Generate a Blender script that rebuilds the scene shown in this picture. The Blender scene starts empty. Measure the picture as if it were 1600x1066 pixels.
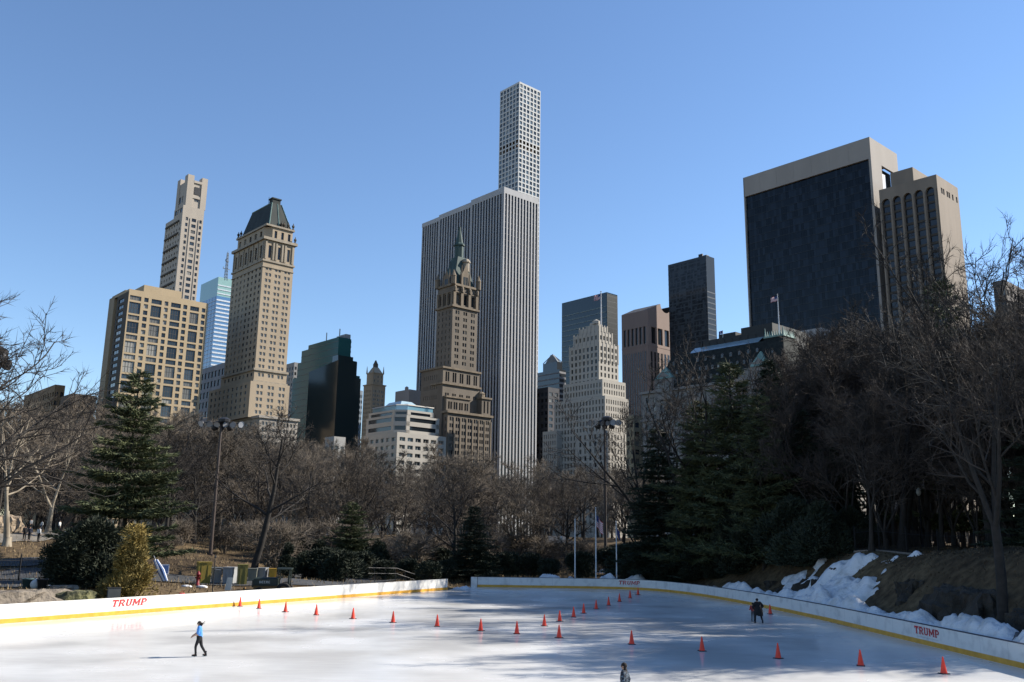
SUN_AZ_DEG, SUN_EL_DEG, SUN_STR = 74.0, 33.0, 5.0
SKY_STR, SKY_SAT, SKY_HUE = 0.097, 1.06, 0.503
EXPOSURE = 1.0
import bpy, math, random
import numpy as np
from mathutils import Vector, Matrix, noise as mnoise

random.seed(7)
SC = bpy.context.scene
COL = SC.collection
rad = math.radians

# ------------------------------------------------------------------ camera
F_PX, PITCH, ROLL, CAM_H = 1400.0, rad(12.3), rad(0.86), 5.7
cam_d = bpy.data.cameras.new('camera')
cam = bpy.data.objects.new('camera', cam_d)
COL.objects.link(cam)
cam_d.sensor_width = 36.0
cam_d.lens = 36.0 * F_PX / 1600.0
cam_d.clip_start, cam_d.clip_end = 0.1, 20000
CM = Matrix.Rotation(rad(90) + PITCH, 4, 'X') @ Matrix.Rotation(ROLL, 4, 'Z')
CM.translation = Vector((0, 0, CAM_H))
cam.matrix_world = CM
SC.camera = cam
CMI = CM.inverted()
CR = CM.to_3x3()
CAMP = Vector((0, 0, CAM_H))

# ------------------------------------------------------------------ light
SUN_AZ, SUN_EL = rad(SUN_AZ_DEG), rad(SUN_EL_DEG)      # azimuth clockwise from the view axis (+Y)
W = bpy.data.worlds.new('World'); SC.world = W; W.use_nodes = True
wt = W.node_tree; wt.nodes.clear()
sky = wt.nodes.new('ShaderNodeTexSky'); sky.sky_type = 'NISHITA'; sky.sun_disc = False
sky.sun_elevation = SUN_EL; sky.sun_rotation = SUN_AZ
sky.altitude = 0; sky.air_density = 1.0; sky.dust_density = 0.0; sky.ozone_density = 3.0
hs = wt.nodes.new('ShaderNodeHueSaturation')
hs.inputs['Saturation'].default_value = SKY_SAT
hs.inputs['Hue'].default_value = SKY_HUE
bg = wt.nodes.new('ShaderNodeBackground'); bg.inputs['Strength'].default_value = SKY_STR
wo = wt.nodes.new('ShaderNodeOutputWorld')
wt.links.new(sky.outputs[0], hs.inputs['Color']); wt.links.new(hs.outputs[0], bg.inputs[0])
wt.links.new(bg.outputs[0], wo.inputs[0])
SUNV = Vector((math.sin(SUN_AZ) * math.cos(SUN_EL), math.cos(SUN_AZ) * math.cos(SUN_EL), math.sin(SUN_EL)))
sun_d = bpy.data.lights.new('sun', 'SUN'); sun_d.energy = SUN_STR; sun_d.angle = rad(0.53)
sun_d.color = (1.0, 0.93, 0.82)
sun = bpy.data.objects.new('sun', sun_d); COL.objects.link(sun)
sun.rotation_euler = SUNV.to_track_quat('Z', 'Y').to_euler()
sun.location = (60, 40, 120)
vs = SC.view_settings
vs.view_transform = 'Standard'; vs.look = 'None'; vs.exposure = EXPOSURE; vs.gamma = 1.0; vs.use_curve_mapping = False
SC.cycles.max_bounces = 6; SC.cycles.diffuse_bounces = 3; SC.cycles.glossy_bounces = 3
SC.cycles.transmission_bounces = 2; SC.cycles.transparent_max_bounces = 4
SC.cycles.caustics_reflective = False; SC.cycles.caustics_refractive = False

# ------------------------------------------------------------------ pixel <-> world helpers (1600x1066 photograph)
def ray(u, v):
    return (CR @ Vector(((u - 800) / F_PX, -(v - 533) / F_PX, -1.0)))
def at(u, v, y):                       # point on the ray at world depth y
    d = ray(u, v); t = y / d.y
    return CAMP + d * t
def at_z(u, v, z):                     # point where the ray meets height z
    d = ray(u, v); t = (z - CAM_H) / d.z
    return CAMP + d * t
def proj(p):
    q = CMI @ Vector(p)
    return 800 + F_PX * q.x / -q.z, 533 - F_PX * q.y / -q.z
def sstep(a, b, x):
    t = np.clip((x - a) / (b - a), 0, 1)
    return t * t * (3 - 2 * t)

# ------------------------------------------------------------------ object helpers
def tag(o, label=None, cat=None, group=None, kind=None):
    if label: o['label'] = label
    if cat: o['category'] = cat
    if group: o['group'] = group
    if kind: o['kind'] = kind
    return o
def empty(name, loc=(0, 0, 0), rz=0.0, parent=None):
    o = bpy.data.objects.new(name, None); COL.objects.link(o)
    o.location = loc; o.rotation_euler = (0, 0, rz); o.empty_display_size = 0.3
    if parent: o.parent = parent
    return o
def link(name, me, parent=None, loc=(0, 0, 0), rz=0.0):
    o = bpy.data.objects.new(name, me); COL.objects.link(o)
    if parent: o.parent = parent
    o.location = loc; o.rotation_euler = (0, 0, rz)
    return o
def copy_tree(o, parent=None):
    c = o.copy(); COL.objects.link(c)
    if parent: c.parent = parent
    for ch in [x for x in KIDS.get(o.name, [])]:
        copy_tree(ch, c)
    return c
KIDS = {}
def copy_thing(root, parts, loc, rz, sc=1.0):
    """copy of a thing and of its parts; parts: list of (part, [sub-parts])"""
    r = root.copy(); COL.objects.link(r)
    r.location = loc; r.rotation_euler = (0, 0, rz)
    r.scale = (sc, sc, sc) if not isinstance(sc, tuple) else sc
    for p, subs in parts:
        q = p.copy(); COL.objects.link(q); q.parent = r
        for s in subs:
            t = s.copy(); COL.objects.link(t); t.parent = q
    return r

class MB:
    def __init__(s): s.v = []; s.f = []; s.m = []
    def quad(s, a, b, c, d, m=0):
        n = len(s.v); s.v += [tuple(a), tuple(b), tuple(c), tuple(d)]; s.f.append((n, n + 1, n + 2, n + 3)); s.m.append(m)
    def poly(s, pts, m=0):
        n = len(s.v); s.v += [tuple(p) for p in pts]; s.f.append(tuple(range(n, n + len(pts)))); s.m.append(m)
    def box(s, x0, y0, z0, x1, y1, z1, m=0):
        n = len(s.v)
        s.v += [(x0, y0, z0), (x1, y0, z0), (x1, y1, z0), (x0, y1, z0), (x0, y0, z1), (x1, y0, z1), (x1, y1, z1), (x0, y1, z1)]
        for f in ((0, 3, 2, 1), (4, 5, 6, 7), (0, 1, 5, 4), (1, 2, 6, 5), (2, 3, 7, 6), (3, 0, 4, 7)):
            s.f.append(tuple(n + i for i in f)); s.m.append(m)
    def frustum(s, x0, y0, x1, y1, z0, X0, Y0, X1, Y1, z1, m=0, cap=True):
        n = len(s.v)
        s.v += [(x0, y0, z0), (x1, y0, z0), (x1, y1, z0), (x0, y1, z0), (X0, Y0, z1), (X1, Y0, z1), (X1, Y1, z1), (X0, Y1, z1)]
        fs = [(0, 1, 5, 4), (1, 2, 6, 5), (2, 3, 7, 6), (3, 0, 4, 7)] + ([(4, 5, 6, 7)] if cap else [])
        for f in fs:
            s.f.append(tuple(n + i for i in f)); s.m.append(m)
    def tube(s, pts, rs, n=6, m=0, cap=False):
        base = len(s.v); pts = [Vector(p) for p in pts]
        for i, p in enumerate(pts):
            a = pts[max(i - 1, 0)]; b = pts[min(i + 1, len(pts) - 1)]
            d = (b - a).normalized()
            up = Vector((0, 0, 1)) if abs(d.z) < 0.9 else Vector((1, 0, 0))
            e = d.cross(up).normalized(); g = d.cross(e)
            for k in range(n):
                t = 2 * math.pi * k / n
                s.v.append(tuple(p + (e * math.cos(t) + g * math.sin(t)) * rs[i]))
        for i in range(len(pts) - 1):
            for k in range(n):
                a = base + i * n + k; b = base + i * n + (k + 1) % n
                s.f.append((a, b, b + n, a + n)); s.m.append(m)
        if cap:
            s.f.append(tuple(base + k for k in range(n))); s.m.append(m)
            s.f.append(tuple(base + (len(pts) - 1) * n + k for k in range(n))); s.m.append(m)
    def lathe(s, prof, n=12, c=(0, 0, 0), m=0):
        base = len(s.v)
        for r, z in prof:
            for k in range(n):
                t = 2 * math.pi * k / n
                s.v.append((c[0] + r * math.cos(t), c[1] + r * math.sin(t), c[2] + z))
        for i in range(len(prof) - 1):
            for k in range(n):
                a = base + i * n + k; b = base + i * n + (k + 1) % n
                s.f.append((a, b, b + n, a + n)); s.m.append(m)
    def ell(s, c, r, n=10, k=6, m=0):
        prof = [(math.sin(math.pi * i / k), -math.cos(math.pi * i / k)) for i in range(k + 1)]
        base = len(s.v)
        for a, z in prof:
            for j in range(n):
                t = 2 * math.pi * j / n
                s.v.append((c[0] + r[0] * a * math.cos(t), c[1] + r[1] * a * math.sin(t), c[2] + r[2] * z))
        for i in range(k):
            for j in range(n):
                a = base + i * n + j; b = base + i * n + (j + 1) % n
                s.f.append((a, b, b + n, a + n)); s.m.append(m)
    def mesh(s, name, mats, smooth=False):
        me = bpy.data.meshes.new(name); me.from_pydata(s.v, [], s.f)
        for mt in (mats if isinstance(mats, (list, tuple)) else [mats]): me.materials.append(mt)
        if any(s.m): me.polygons.foreach_set('material_index', s.m)
        if smooth: me.polygons.foreach_set('use_smooth', [True] * len(s.f))
        me.update(); return me
    def build(s, name, mats, parent=None, smooth=False, loc=(0, 0, 0), rz=0.0):
        return link(name, s.mesh(name, mats, smooth), parent, loc, rz)

# ------------------------------------------------------------------ materials
def new_mat(name):
    m = bpy.data.materials.new(name); m.use_nodes = True
    nt = m.node_tree; b = nt.nodes['Principled BSDF']
    return m, nt, b
def mat(name, c, rough=0.8, c2=None, scale=1.0, bump=0.0, bscale=None, stretch=(1, 1, 1), spec=0.3, detail=4.0, contrast=(0.35, 0.65), metal=0.0, rnd=0.0):
    m, nt, b = new_mat(name)
    b.inputs['Roughness'].default_value = rough; b.inputs['Specular IOR Level'].default_value = spec
    b.inputs['Metallic'].default_value = metal
    tc = nt.nodes.new('ShaderNodeTexCoord'); mp = nt.nodes.new('ShaderNodeMapping')
    mp.inputs['Scale'].default_value = stretch
    nt.links.new(tc.outputs['Object'], mp.inputs[0])
    n = nt.nodes.new('ShaderNodeTexNoise'); n.inputs['Scale'].default_value = scale; n.inputs['Detail'].default_value = detail
    nt.links.new(mp.outputs[0], n.inputs['Vector'])
    r = nt.nodes.new('ShaderNodeValToRGB')
    c2 = c2 or tuple(x * 0.78 for x in c)
    r.color_ramp.elements[0].position, r.color_ramp.elements[1].position = contrast
    r.color_ramp.elements[0].color = (*c2, 1); r.color_ramp.elements[1].color = (*c, 1)
    nt.links.new(n.outputs['Fac'], r.inputs[0])
    out = r.outputs[0]
    if rnd > 0:
        oi = nt.nodes.new('ShaderNodeObjectInfo'); mr = nt.nodes.new('ShaderNodeMapRange')
        mr.inputs[3].default_value = 1 - rnd; mr.inputs[4].default_value = 1 + rnd
        nt.links.new(oi.outputs['Random'], mr.inputs[0])
        h = nt.nodes.new('ShaderNodeHueSaturation'); nt.links.new(mr.outputs[0], h.inputs['Value'])
        nt.links.new(out, h.inputs['Color']); out = h.outputs[0]
    nt.links.new(out, b.inputs['Base Color'])
    if bump > 0:
        n2 = nt.nodes.new('ShaderNodeTexNoise'); n2.inputs['Scale'].default_value = bscale or scale * 4; n2.inputs['Detail'].default_value = 5
        nt.links.new(mp.outputs[0], n2.inputs['Vector'])
        bp = nt.nodes.new('ShaderNodeBump'); bp.inputs['Strength'].default_value = bump; bp.inputs['Distance'].default_value = 0.3
        nt.links.new(n2.outputs['Fac'], bp.inputs['Height']); nt.links.new(bp.outputs[0], b.inputs['Normal'])
    return m
def glass(name, c=(0.02, 0.028, 0.035), ior=1.5, rough=0.06, blind=None, frac=0.25, island=False, wob=0.02, wscale=0.25, spec=.5):
    """window glass; a share of the panes shows pale blinds drawn behind them"""
    m, nt, b = new_mat(name)
    b.inputs['Roughness'].default_value = rough; b.inputs['IOR'].default_value = ior
    b.inputs['Specular IOR Level'].default_value = spec
    if blind:
        src = nt.nodes.new('ShaderNodeNewGeometry').outputs['Random Per Island'] if island else nt.nodes.new('ShaderNodeObjectInfo').outputs['Random']
        r = nt.nodes.new('ShaderNodeValToRGB'); r.color_ramp.interpolation = 'CONSTANT'
        e = r.color_ramp.elements
        e[0].position = 0; e[0].color = (*c, 1); e[1].position = 1 - frac; e[1].color = (*blind, 1)
        a = e.new(0.35 * (1 - frac)); a.color = (*(x * 1.9 for x in c), 1)
        a = e.new(0.7 * (1 - frac)); a.color = (*(x * 0.5 for x in c), 1)
        a = e.new(1 - frac * 0.6); a.color = (*(x * 0.5 for x in blind), 1)
        nt.links.new(src, r.inputs[0]); nt.links.new(r.outputs[0], b.inputs['Base Color'])
    else:
        b.inputs['Base Color'].default_value = (*c, 1)
    tc = nt.nodes.new('ShaderNodeTexCoord'); n = nt.nodes.new('ShaderNodeTexNoise'); n.inputs['Scale'].default_value = wscale
    nt.links.new(tc.outputs['Object'], n.inputs['Vector'])
    bp = nt.nodes.new('ShaderNodeBump'); bp.inputs['Strength'].default_value = wob * 10; bp.inputs['Distance'].default_value = 0.1
    nt.links.new(n.outputs['Fac'], bp.inputs['Height']); nt.links.new(bp.outputs[0], b.inputs['Normal'])
    return m
# ------------------------------------------------------------------ the rink and the ground round it
RIM = [Vector(p) for p in [(-3.5, 105.4), (0, 105.5), (4, 105.55), (7.5, 105.55), (10.6, 105.45), (13.0, 105.05), (14.8, 104.25), (16.36, 102.7), (17.68, 100.2), (18.82, 97.2), (19.79, 93.8), (20.8, 88.6), (21.72, 82.6), (22.55, 75.7), (23.2, 67.2), (23.6, 56.4), (23.85, 49.4), (24.05, 43.8), (24.2, 30), (24.2, 10)]]
LEFT = [at_z(0, 975.5, 0).to_2d(), at_z(400, 944, 0).to_2d(), at_z(699, 922.3, 0).to_2d()]
LEFT[1] = LEFT[0].lerp(LEFT[2], 0.45)
LEFT.insert(0, LEFT[0] + (LEFT[0] - LEFT[2]).normalized() * 46)
GAPL = Vector((LEFT[-1].x + 1.6, RIM[0].y + 1.5))
POLY = LEFT + [GAPL] + RIM
def poly_dist(X, Y, P):
    X = np.asarray(X, float); Y = np.asarray(Y, float)
    best = np.full(X.shape, 1e9); ins = np.zeros(X.shape, bool)
    n = len(P)
    for i in range(n):
        ax, ay = P[i]; bx, by = P[(i + 1) % n]
        dx, dy = bx - ax, by - ay
        t = np.clip(((X - ax) * dx + (Y - ay) * dy) / (dx * dx + dy * dy + 1e-12), 0, 1)
        best = np.minimum(best, np.hypot(X - ax - t * dx, Y - ay - t * dy))
        c = ((ay > Y) != (by > Y)) & (X < (bx - ax) * (Y - ay) / (by - ay + 1e-12) + ax)
        ins ^= c
    return best, ins
def vnoise(X, Y, s, seed=0):
    """cheap smooth value noise"""
    x = X / s + seed * 17.3; y = Y / s + seed * 9.1
    xi = np.floor(x); yi = np.floor(y); fx = x - xi; fy = y - yi
    fx = fx * fx * (3 - 2 * fx); fy = fy * fy * (3 - 2 * fy)
    def h(a, b):
        k = np.sin(a * 127.1 + b * 311.7 + seed * 74.7) * 43758.5453
        return k - np.floor(k)
    return (h(xi, yi) * (1 - fx) + h(xi + 1, yi) * fx) * (1 - fy) + (h(xi, yi + 1) * (1 - fx) + h(xi + 1, yi + 1) * fx) * fy
def ground_z(X, Y):
    X = np.asarray(X, float); Y = np.asarray(Y, float)
    d, ins = poly_dist(X, Y, POLY)
    wl = sstep(-12, -38, X)
    wr = sstep(14, 25, X) * sstep(118, 98, Y)
    wm = 1 - np.maximum(wl, wr)
    wb = wm * sstep(4, 24, X)
    zl = 1.5 * sstep(0.2, 5, d) + 3.7 * sstep(18, 62, d)
    zm = 0.8 * sstep(0.2, 6, d) + 4.7 * sstep(16, 85, d)
    zb = 0.3 * sstep(0, 6, d) + 5.2 * sstep(4, 42, d)
    zr = 0.5 * sstep(0, 1, d) + 4.6 * sstep(1.0, 8.0, d)
    z = wl * zl + wr * zr + np.maximum(wm - wb, 0) * zm + wb * zb
    nz = (vnoise(X, Y, 9, 1) - .5) * 0.7 + (vnoise(X, Y, 3.1, 2) - .5) * 0.28
    z = z + nz * sstep(0.5, 9, d) * (1 + 1.6 * wr)
    z = np.where(ins, -0.35, np.maximum(z, -0.2))
    # camera stands on a terrace at the near end
    z = np.where((Y < 6) & ~ins, np.minimum(z, 3.6), z)
    return z
def gz(x, y): return float(ground_z(np.array([x]), np.array([y]))[0])
def clear_of_rink(u, y, r=0.0):
    """smallest depth from y on that keeps r metres clear of the boards"""
    while True:
        p = at(u, 840, y); d, ins = poly_dist(np.array([p.x]), np.array([y]), POLY)
        if (not ins[0] and d[0] >= r) or y > 200: return y
        y += .5
def on_ground(u, y, r=0.0):
    """point of the ground seen in column u at depth y"""
    y = clear_of_rink(u, y, r) if r else y
    p = at(u, 840, y)
    return Vector((p.x, y, gz(p.x, y)))

M_ground, nt, b = new_mat('leaf_litter_ground')
b.inputs['Roughness'].default_value = 0.95; b.inputs['Specular IOR Level'].default_value = 0.1
tc = nt.nodes.new('ShaderNodeTexCoord')
def noise_node(nt, vec, s, d=5):
    n = nt.nodes.new('ShaderNodeTexNoise'); n.inputs['Scale'].default_value = s; n.inputs['Detail'].default_value = d
    nt.links.new(vec, n.inputs['Vector']); return n
n1 = noise_node(nt, tc.outputs['Object'], 0.09); n2 = noise_node(nt, tc.outputs['Object'], 1.7, 8)
r1 = nt.nodes.new('ShaderNodeValToRGB'); e = r1.color_ramp.elements
e[0].position = .36; e[0].color = (.055, .041, .027, 1); e[1].position = .62; e[1].color = (.135, .102, .062, 1)
a = e.new(.5); a.color = (.088, .066, .042, 1)
r2 = nt.nodes.new('ShaderNodeValToRGB'); e = r2.color_ramp.elements
e[0].position = .3; e[0].color = (.45, .42, .4, 1); e[1].position = .72; e[1].color = (1.25, 1.2, 1.1, 1)
mx = nt.nodes.new('ShaderNodeMixRGB'); mx.blend_type = 'MULTIPLY'; mx.inputs[0].default_value = 1
nt.links.new(n1.outputs[0], r1.inputs[0]); nt.links.new(n2.outputs[0], r2.inputs[0])
nt.links.new(r1.outputs[0], mx.inputs[1]); nt.links.new(r2.outputs[0], mx.inputs[2]); nt.links.new(mx.outputs[0], b.inputs['Base Color'])
bp = nt.nodes.new('ShaderNodeBump'); bp.inputs['Strength'].default_value = .8; bp.inputs['Distance'].default_value = .15
nt.links.new(n2.outputs[0], bp.inputs['Height']); nt.links.new(bp.outputs[0], b.inputs['Normal'])

def grid_sheet(name, xs, ys, zf, m, kind='structure', mask=None, smooth=True):
    X, Y = np.meshgrid(xs, ys); Z = zf(X, Y)
    v = np.stack([X.ravel(), Y.ravel(), Z.ravel()], 1)
    nx, ny = len(xs), len(ys)
    i = np.arange(nx * ny).reshape(ny, nx)
    q = np.stack([i[:-1, :-1], i[:-1, 1:], i[1:, 1:], i[1:, :-1]], -1)
    if mask is not None:
        mk = mask(X, Y); k = mk[:-1, :-1] | mk[:-1, 1:] | mk[1:, 1:] | mk[1:, :-1]; q = q[k]
    else: q = q.reshape(-1, 4)
    me = bpy.data.meshes.new(name); me.from_pydata(v.tolist(), [], q.reshape(-1, 4).tolist()); me.materials.append(m)
    if smooth: me.polygons.foreach_set('use_smooth', [True] * len(me.polygons))
    o = link(name, me)
    if kind: o['kind'] = kind
    return o
far = [130, 160, 200, 260, 350, 500, 800, 1500, 3000, 6000]
xs = np.array([-x for x in reversed(far)] + list(np.arange(-110, 110.1, 1.25)) + far)
ys = np.array([-6000, -2000, -600, -200, -80, -30, -10] + list(np.arange(0, 200.1, 1.25)) + [210, 225, 250, 290, 350, 450, 650, 1000, 2000, 4000, 9000])
ground = grid_sheet('ground', xs, ys, ground_z, M_ground)

# ice
M_ice, nt, b = new_mat('resurfaced_ice')
tc = nt.nodes.new('ShaderNodeTexCoord')
mp = nt.nodes.new('ShaderNodeMapping'); mp.inputs['Rotation'].default_value = (0, 0, rad(-12)); mp.inputs['Scale'].default_value = (0.035, 0.12, 1)
nt.links.new(tc.outputs['Object'], mp.inputs[0])
na = noise_node(nt, mp.outputs[0], 1.0, 3); nb = noise_node(nt, tc.outputs['Object'], 2.4, 6); nc = noise_node(nt, tc.outputs['Object'], 0.16, 4)
rr = nt.nodes.new('ShaderNodeValToRGB'); e = rr.color_ramp.elements
e[0].position = .38; e[0].color = (.57, .567, .555, 1); e[1].position = .64; e[1].color = (.63, .622, .6, 1)
ms = nt.nodes.new('ShaderNodeMath'); ms.operation = 'MULTIPLY_ADD'; ms.inputs[1].default_value = .45; 
nt.links.new(nc.outputs[0], ms.inputs[0]); 
m2 = nt.nodes.new('ShaderNodeMath'); m2.operation = 'MULTIPLY'; m2.inputs[1].default_value = .55
nt.links.new(na.outputs[0], m2.inputs[0]); nt.links.new(m2.outputs[0], ms.inputs[2])
nt.links.new(ms.outputs[0], rr.inputs[0])
# scratch lines left by blades
mp2 = nt.nodes.new('ShaderNodeMapping'); mp2.inputs['Scale'].default_value = (0.35, 16, 1); mp2.inputs['Rotation'].default_value = (0, 0, rad(24))
nt.links.new(tc.outputs['Object'], mp2.inputs[0]); nd = noise_node(nt, mp2.outputs[0], 1.0, 4)
rs = nt.nodes.new('ShaderNodeValToRGB'); e = rs.color_ramp.elements
e[0].position = .48; e[0].color = (.97, .97, .975, 1); e[1].position = .7; e[1].color = (1.14, 1.14, 1.13, 1)
nt.links.new(nd.outputs[0], rs.inputs[0])
mx = nt.nodes.new('ShaderNodeMixRGB'); mx.blend_type = 'MULTIPLY'; mx.inputs[0].default_value = 1
nt.links.new(rr.outputs[0], mx.inputs[1]); nt.links.new(rs.outputs[0], mx.inputs[2]); nt.links.new(mx.outputs[0], b.inputs['Base Color'])
mr = nt.nodes.new('ShaderNodeMapRange'); mr.inputs[1].default_value = .35; mr.inputs[2].default_value = .65; mr.inputs[3].default_value = .1; mr.inputs[4].default_value = .3
nt.links.new(nc.outputs[0], mr.inputs[0]); nt.links.new(mr.outputs[0], b.inputs['Roughness'])
b.inputs['IOR'].default_value = 1.31; b.inputs['Specular IOR Level'].default_value = .3
bp = nt.nodes.new('ShaderNodeBump'); bp.inputs['Strength'].default_value = .12; bp.inputs['Distance'].default_value = .02
nt.links.new(nb.outputs[0], bp.inputs['Height']); nt.links.new(bp.outputs[0], b.inputs['Normal'])
mb = MB(); mb.poly([(p.x, p.y, 0) for p in reversed(POLY)])
tag(mb.build('ice', M_ice), kind='structure')

# rink boards
M_board = mat('white_board_plastic', (.66, .65, .62), .35, (.5, .49, .47), 1.3, spec=.4, contrast=(.3, .5), detail=9)
M_kick = mat('yellow_kick_strip', (.62, .33, .045), .45, (.5, .26, .03), 2.0, spec=.4)
M_cap = mat('dark_board_cap', (.05, .055, .075), .5)
M_red = mat('red_lettering', (.5, .035, .04), .5)
M_greyprint = mat('grey_small_print', (.5, .5, .52), .6)
def offset_line(L, o):
    out = []
    for i, p in enumerate(L):
        a = L[max(i - 1, 0)]; c = L[min(i + 1, len(L) - 1)]
        t = (c - a).normalized(); out.append(p + Vector((-t.y, t.x)) * o)
    return out
def strip(mb, L, o0, o1, z0, z1, m=0):
    A = offset_line(L, o0); B = offset_line(L, o1)
    for i in range(len(L) - 1):
        a, b, c, d = A[i], A[i + 1], B[i + 1], B[i]
        mb.quad((a.x, a.y, z0), (b.x, b.y, z0), (b.x, b.y, z1), (a.x, a.y, z1), m)
        mb.quad((c.x, c.y, z0), (d.x, d.y, z0), (d.x, d.y, z1), (c.x, c.y, z1), m)
        mb.quad((a.x, a.y, z1), (b.x, b.y, z1), (c.x, c.y, z1), (d.x, d.y, z1), m)
    for i in (0, -1):
        mb.quad((A[i].x, A[i].y, z0), (B[i].x, B[i].y, z0), (B[i].x, B[i].y, z1), (A[i].x, A[i].y, z1), m)
GLYPH = {  # block capitals with slab serifs, unit height, (width, polygons)
    'T': (.82, [[(0, .8), (.82, .8), (.82, 1), (0, 1)], [(0, .66), (.09, .66), (.09, .8), (0, .8)], [(.73, .66), (.82, .66), (.82, .8), (.73, .8)], [(.3, .09), (.52, .09), (.52, .8), (.3, .8)], [(.2, 0), (.62, 0), (.62, .09), (.2, .09)]]),
    'R': (.88, [[(.06, .09), (.28, .09), (.28, .9), (.06, .9)], [(0, 0), (.34, 0), (.34, .09), (0, .09)], [(0, .9), (.62, .9), (.62, 1), (0, 1)], [(.28, .8), (.66, .8), (.76, .86), (.62, .9), (.28, .9)], [(.58, .52), (.78, .58), (.8, .82), (.66, .8), (.58, .8)], [(.28, .42), (.6, .42), (.78, .58), (.58, .54), (.28, .54)], [(.4, .42), (.6, .42), (.88, .06), (.88, 0), (.66, 0)]]),
    'U': (.84, [[(.06, .24), (.27, .24), (.27, .9), (.06, .9)], [(0, .9), (.34, .9), (.34, 1), (0, 1)], [(.57, .24), (.78, .24), (.78, .9), (.57, .9)], [(.5, .9), (.84, .9), (.84, 1), (.5, 1)], [(.06, .24), (.2, .04), (.4, 0), (.42, .16), (.3, .18), (.27, .24)], [(.42, .16), (.4, 0), (.44, 0), (.64, .04), (.78, .24), (.57, .24), (.54, .18)]]),
    'M': (1.08, [[(.06, .09), (.25, .09), (.25, .9), (.06, .9)], [(0, 0), (.32, 0), (.32, .09), (0, .09)], [(0, .9), (.25, .9), (.25, 1), (0, 1)], [(.83, .09), (1.02, .09), (1.02, .9), (.83, .9)], [(.76, 0), (1.08, 0), (1.08, .09), (.76, .09)], [(.83, .9), (1.08, .9), (1.08, 1), (.83, 1)], [(.25, 1), (.25, .62), (.47, .2), (.61, .2), (.54, .42)], [(.83, 1), (.54, .42), (.61, .2), (.83, .62)]]),
    'P': (.8, [[(.06, .09), (.28, .09), (.28, .9), (.06, .9)], [(0, 0), (.36, 0), (.36, .09), (0, .09)], [(0, .9), (.6, .9), (.6, 1), (0, 1)], [(.28, .8), (.62, .8), (.74, .86), (.6, .9), (.28, .9)], [(.56, .48), (.76, .55), (.78, .82), (.62, .8), (.56, .8)], [(.28, .38), (.58, .38), (.76, .55), (.56, .5), (.28, .5)]]),
}
def lettering(word, pos, z0, h, shear, parent, gap=.1, name='lettering', w_scale=1.0):
    """flat print lying 2 cm proud of a board and following its curve; pos(s) gives the board face s metres along"""
    mb = MB(); x = 0.0
    def pt(px, py): q = pos((px + py * shear) * h); return (q.x, q.y, z0 + py * h)
    for ch in word:
        w, polys = GLYPH[ch]
        for pl in polys: mb.poly([pt(x + px * w_scale, py) for px, py in pl])
        x += (w + gap) * w_scale
    for a, bb in ((.1, .47), (.53, .94)):                   # fine grey line of print and a small mark under the word
        mb.quad(*[pt(x * f, z) for f, z in ((a, -.34), (bb, -.34), (bb, -.28), (a, -.28))], m=1)
    mb.quad(*[pt(x * f, z) for f, z in ((.48, -.42), (.52, -.42), (.52, -.26), (.48, -.26))], m=1)
    return mb.build(name, [M_red, M_greyprint], parent)
BH = 1.12
def boards(L, side, label, words, name='rink_boards', group=None):
    r = empty(name, (0, 0, 0)); tag(r, label, 'rink boards')
    mb = MB(); strip(mb, L, 0, side * .12, -.05, BH); mb.build('board', M_board, r)
    mb = MB(); strip(mb, L, -side * .012, -side * .002, .02, .29); mb.build('kick_strip', M_kick, r)
    mb = MB(); strip(mb, L, -side * .015, side * .14, BH + .002, BH + .045); mb.build('cap_rail', M_cap if name2 == 'dark' else M_board, r)
    mb = MB(); s_ = 1.2
    for p, q in zip(L, L[1:]):                              # upright joints between the board panels
        ln = (q - p).length; t = (q - p).normalized(); n = Vector((t.y, -t.x)) * side
        while s_ < ln:
            c = p + t * s_; a = c - t * .012 + n * .004; e = c + t * .012 + n * .004
            mb.quad((a.x, a.y, .3), (e.x, e.y, .3), (e.x, e.y, BH - .01), (a.x, a.y, BH - .01)); s_ += 2.44
        s_ -= ln
    tag(mb.build('panel_joint', M_greyprint, r), kind='stuff')
    for (u, v0, tlen, shear) in words:
        # find the point of the board face seen in column u
        best = min(((abs(proj((L[i].lerp(L[i + 1], k / 60).x, L[i].lerp(L[i + 1], k / 60).y, .6))[0] - u), i, k / 60) for i in range(len(L) - 1) for k in range(61)))
        _, i, k = best
        def pos(s_, i=i, k=k):
            p = L[i].lerp(L[i + 1], k)
            while i < len(L) - 2 and s_ > (L[i + 1] - p).length: s_ -= (L[i + 1] - p).length; i += 1; p = L[i]
            t = (L[i + 1] - L[i]).normalized(); return p + t * s_ + Vector((t.y, -t.x)) * side * .02
        wtot = sum(GLYPH[c][0] + .1 for c in 'TRUMP')
        lettering('TRUMP', pos, v0, tlen[1], shear, r, w_scale=tlen[0] / (wtot * tlen[1]))
    return r
name2 = 'white'
boards(LEFT, 1, 'long straight white rink boards with yellow kick strip along the left side of the ice', [(174.5, .58, (2.85, .46), .25)])
name2 = 'dark'
boards(RIM, 1, 'curved white rink boards with dark cap rail running behind and right of the ice', [(966, .56, (2.5, .42), .2), (1430, .56, (2.9, .42), .0)])
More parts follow.
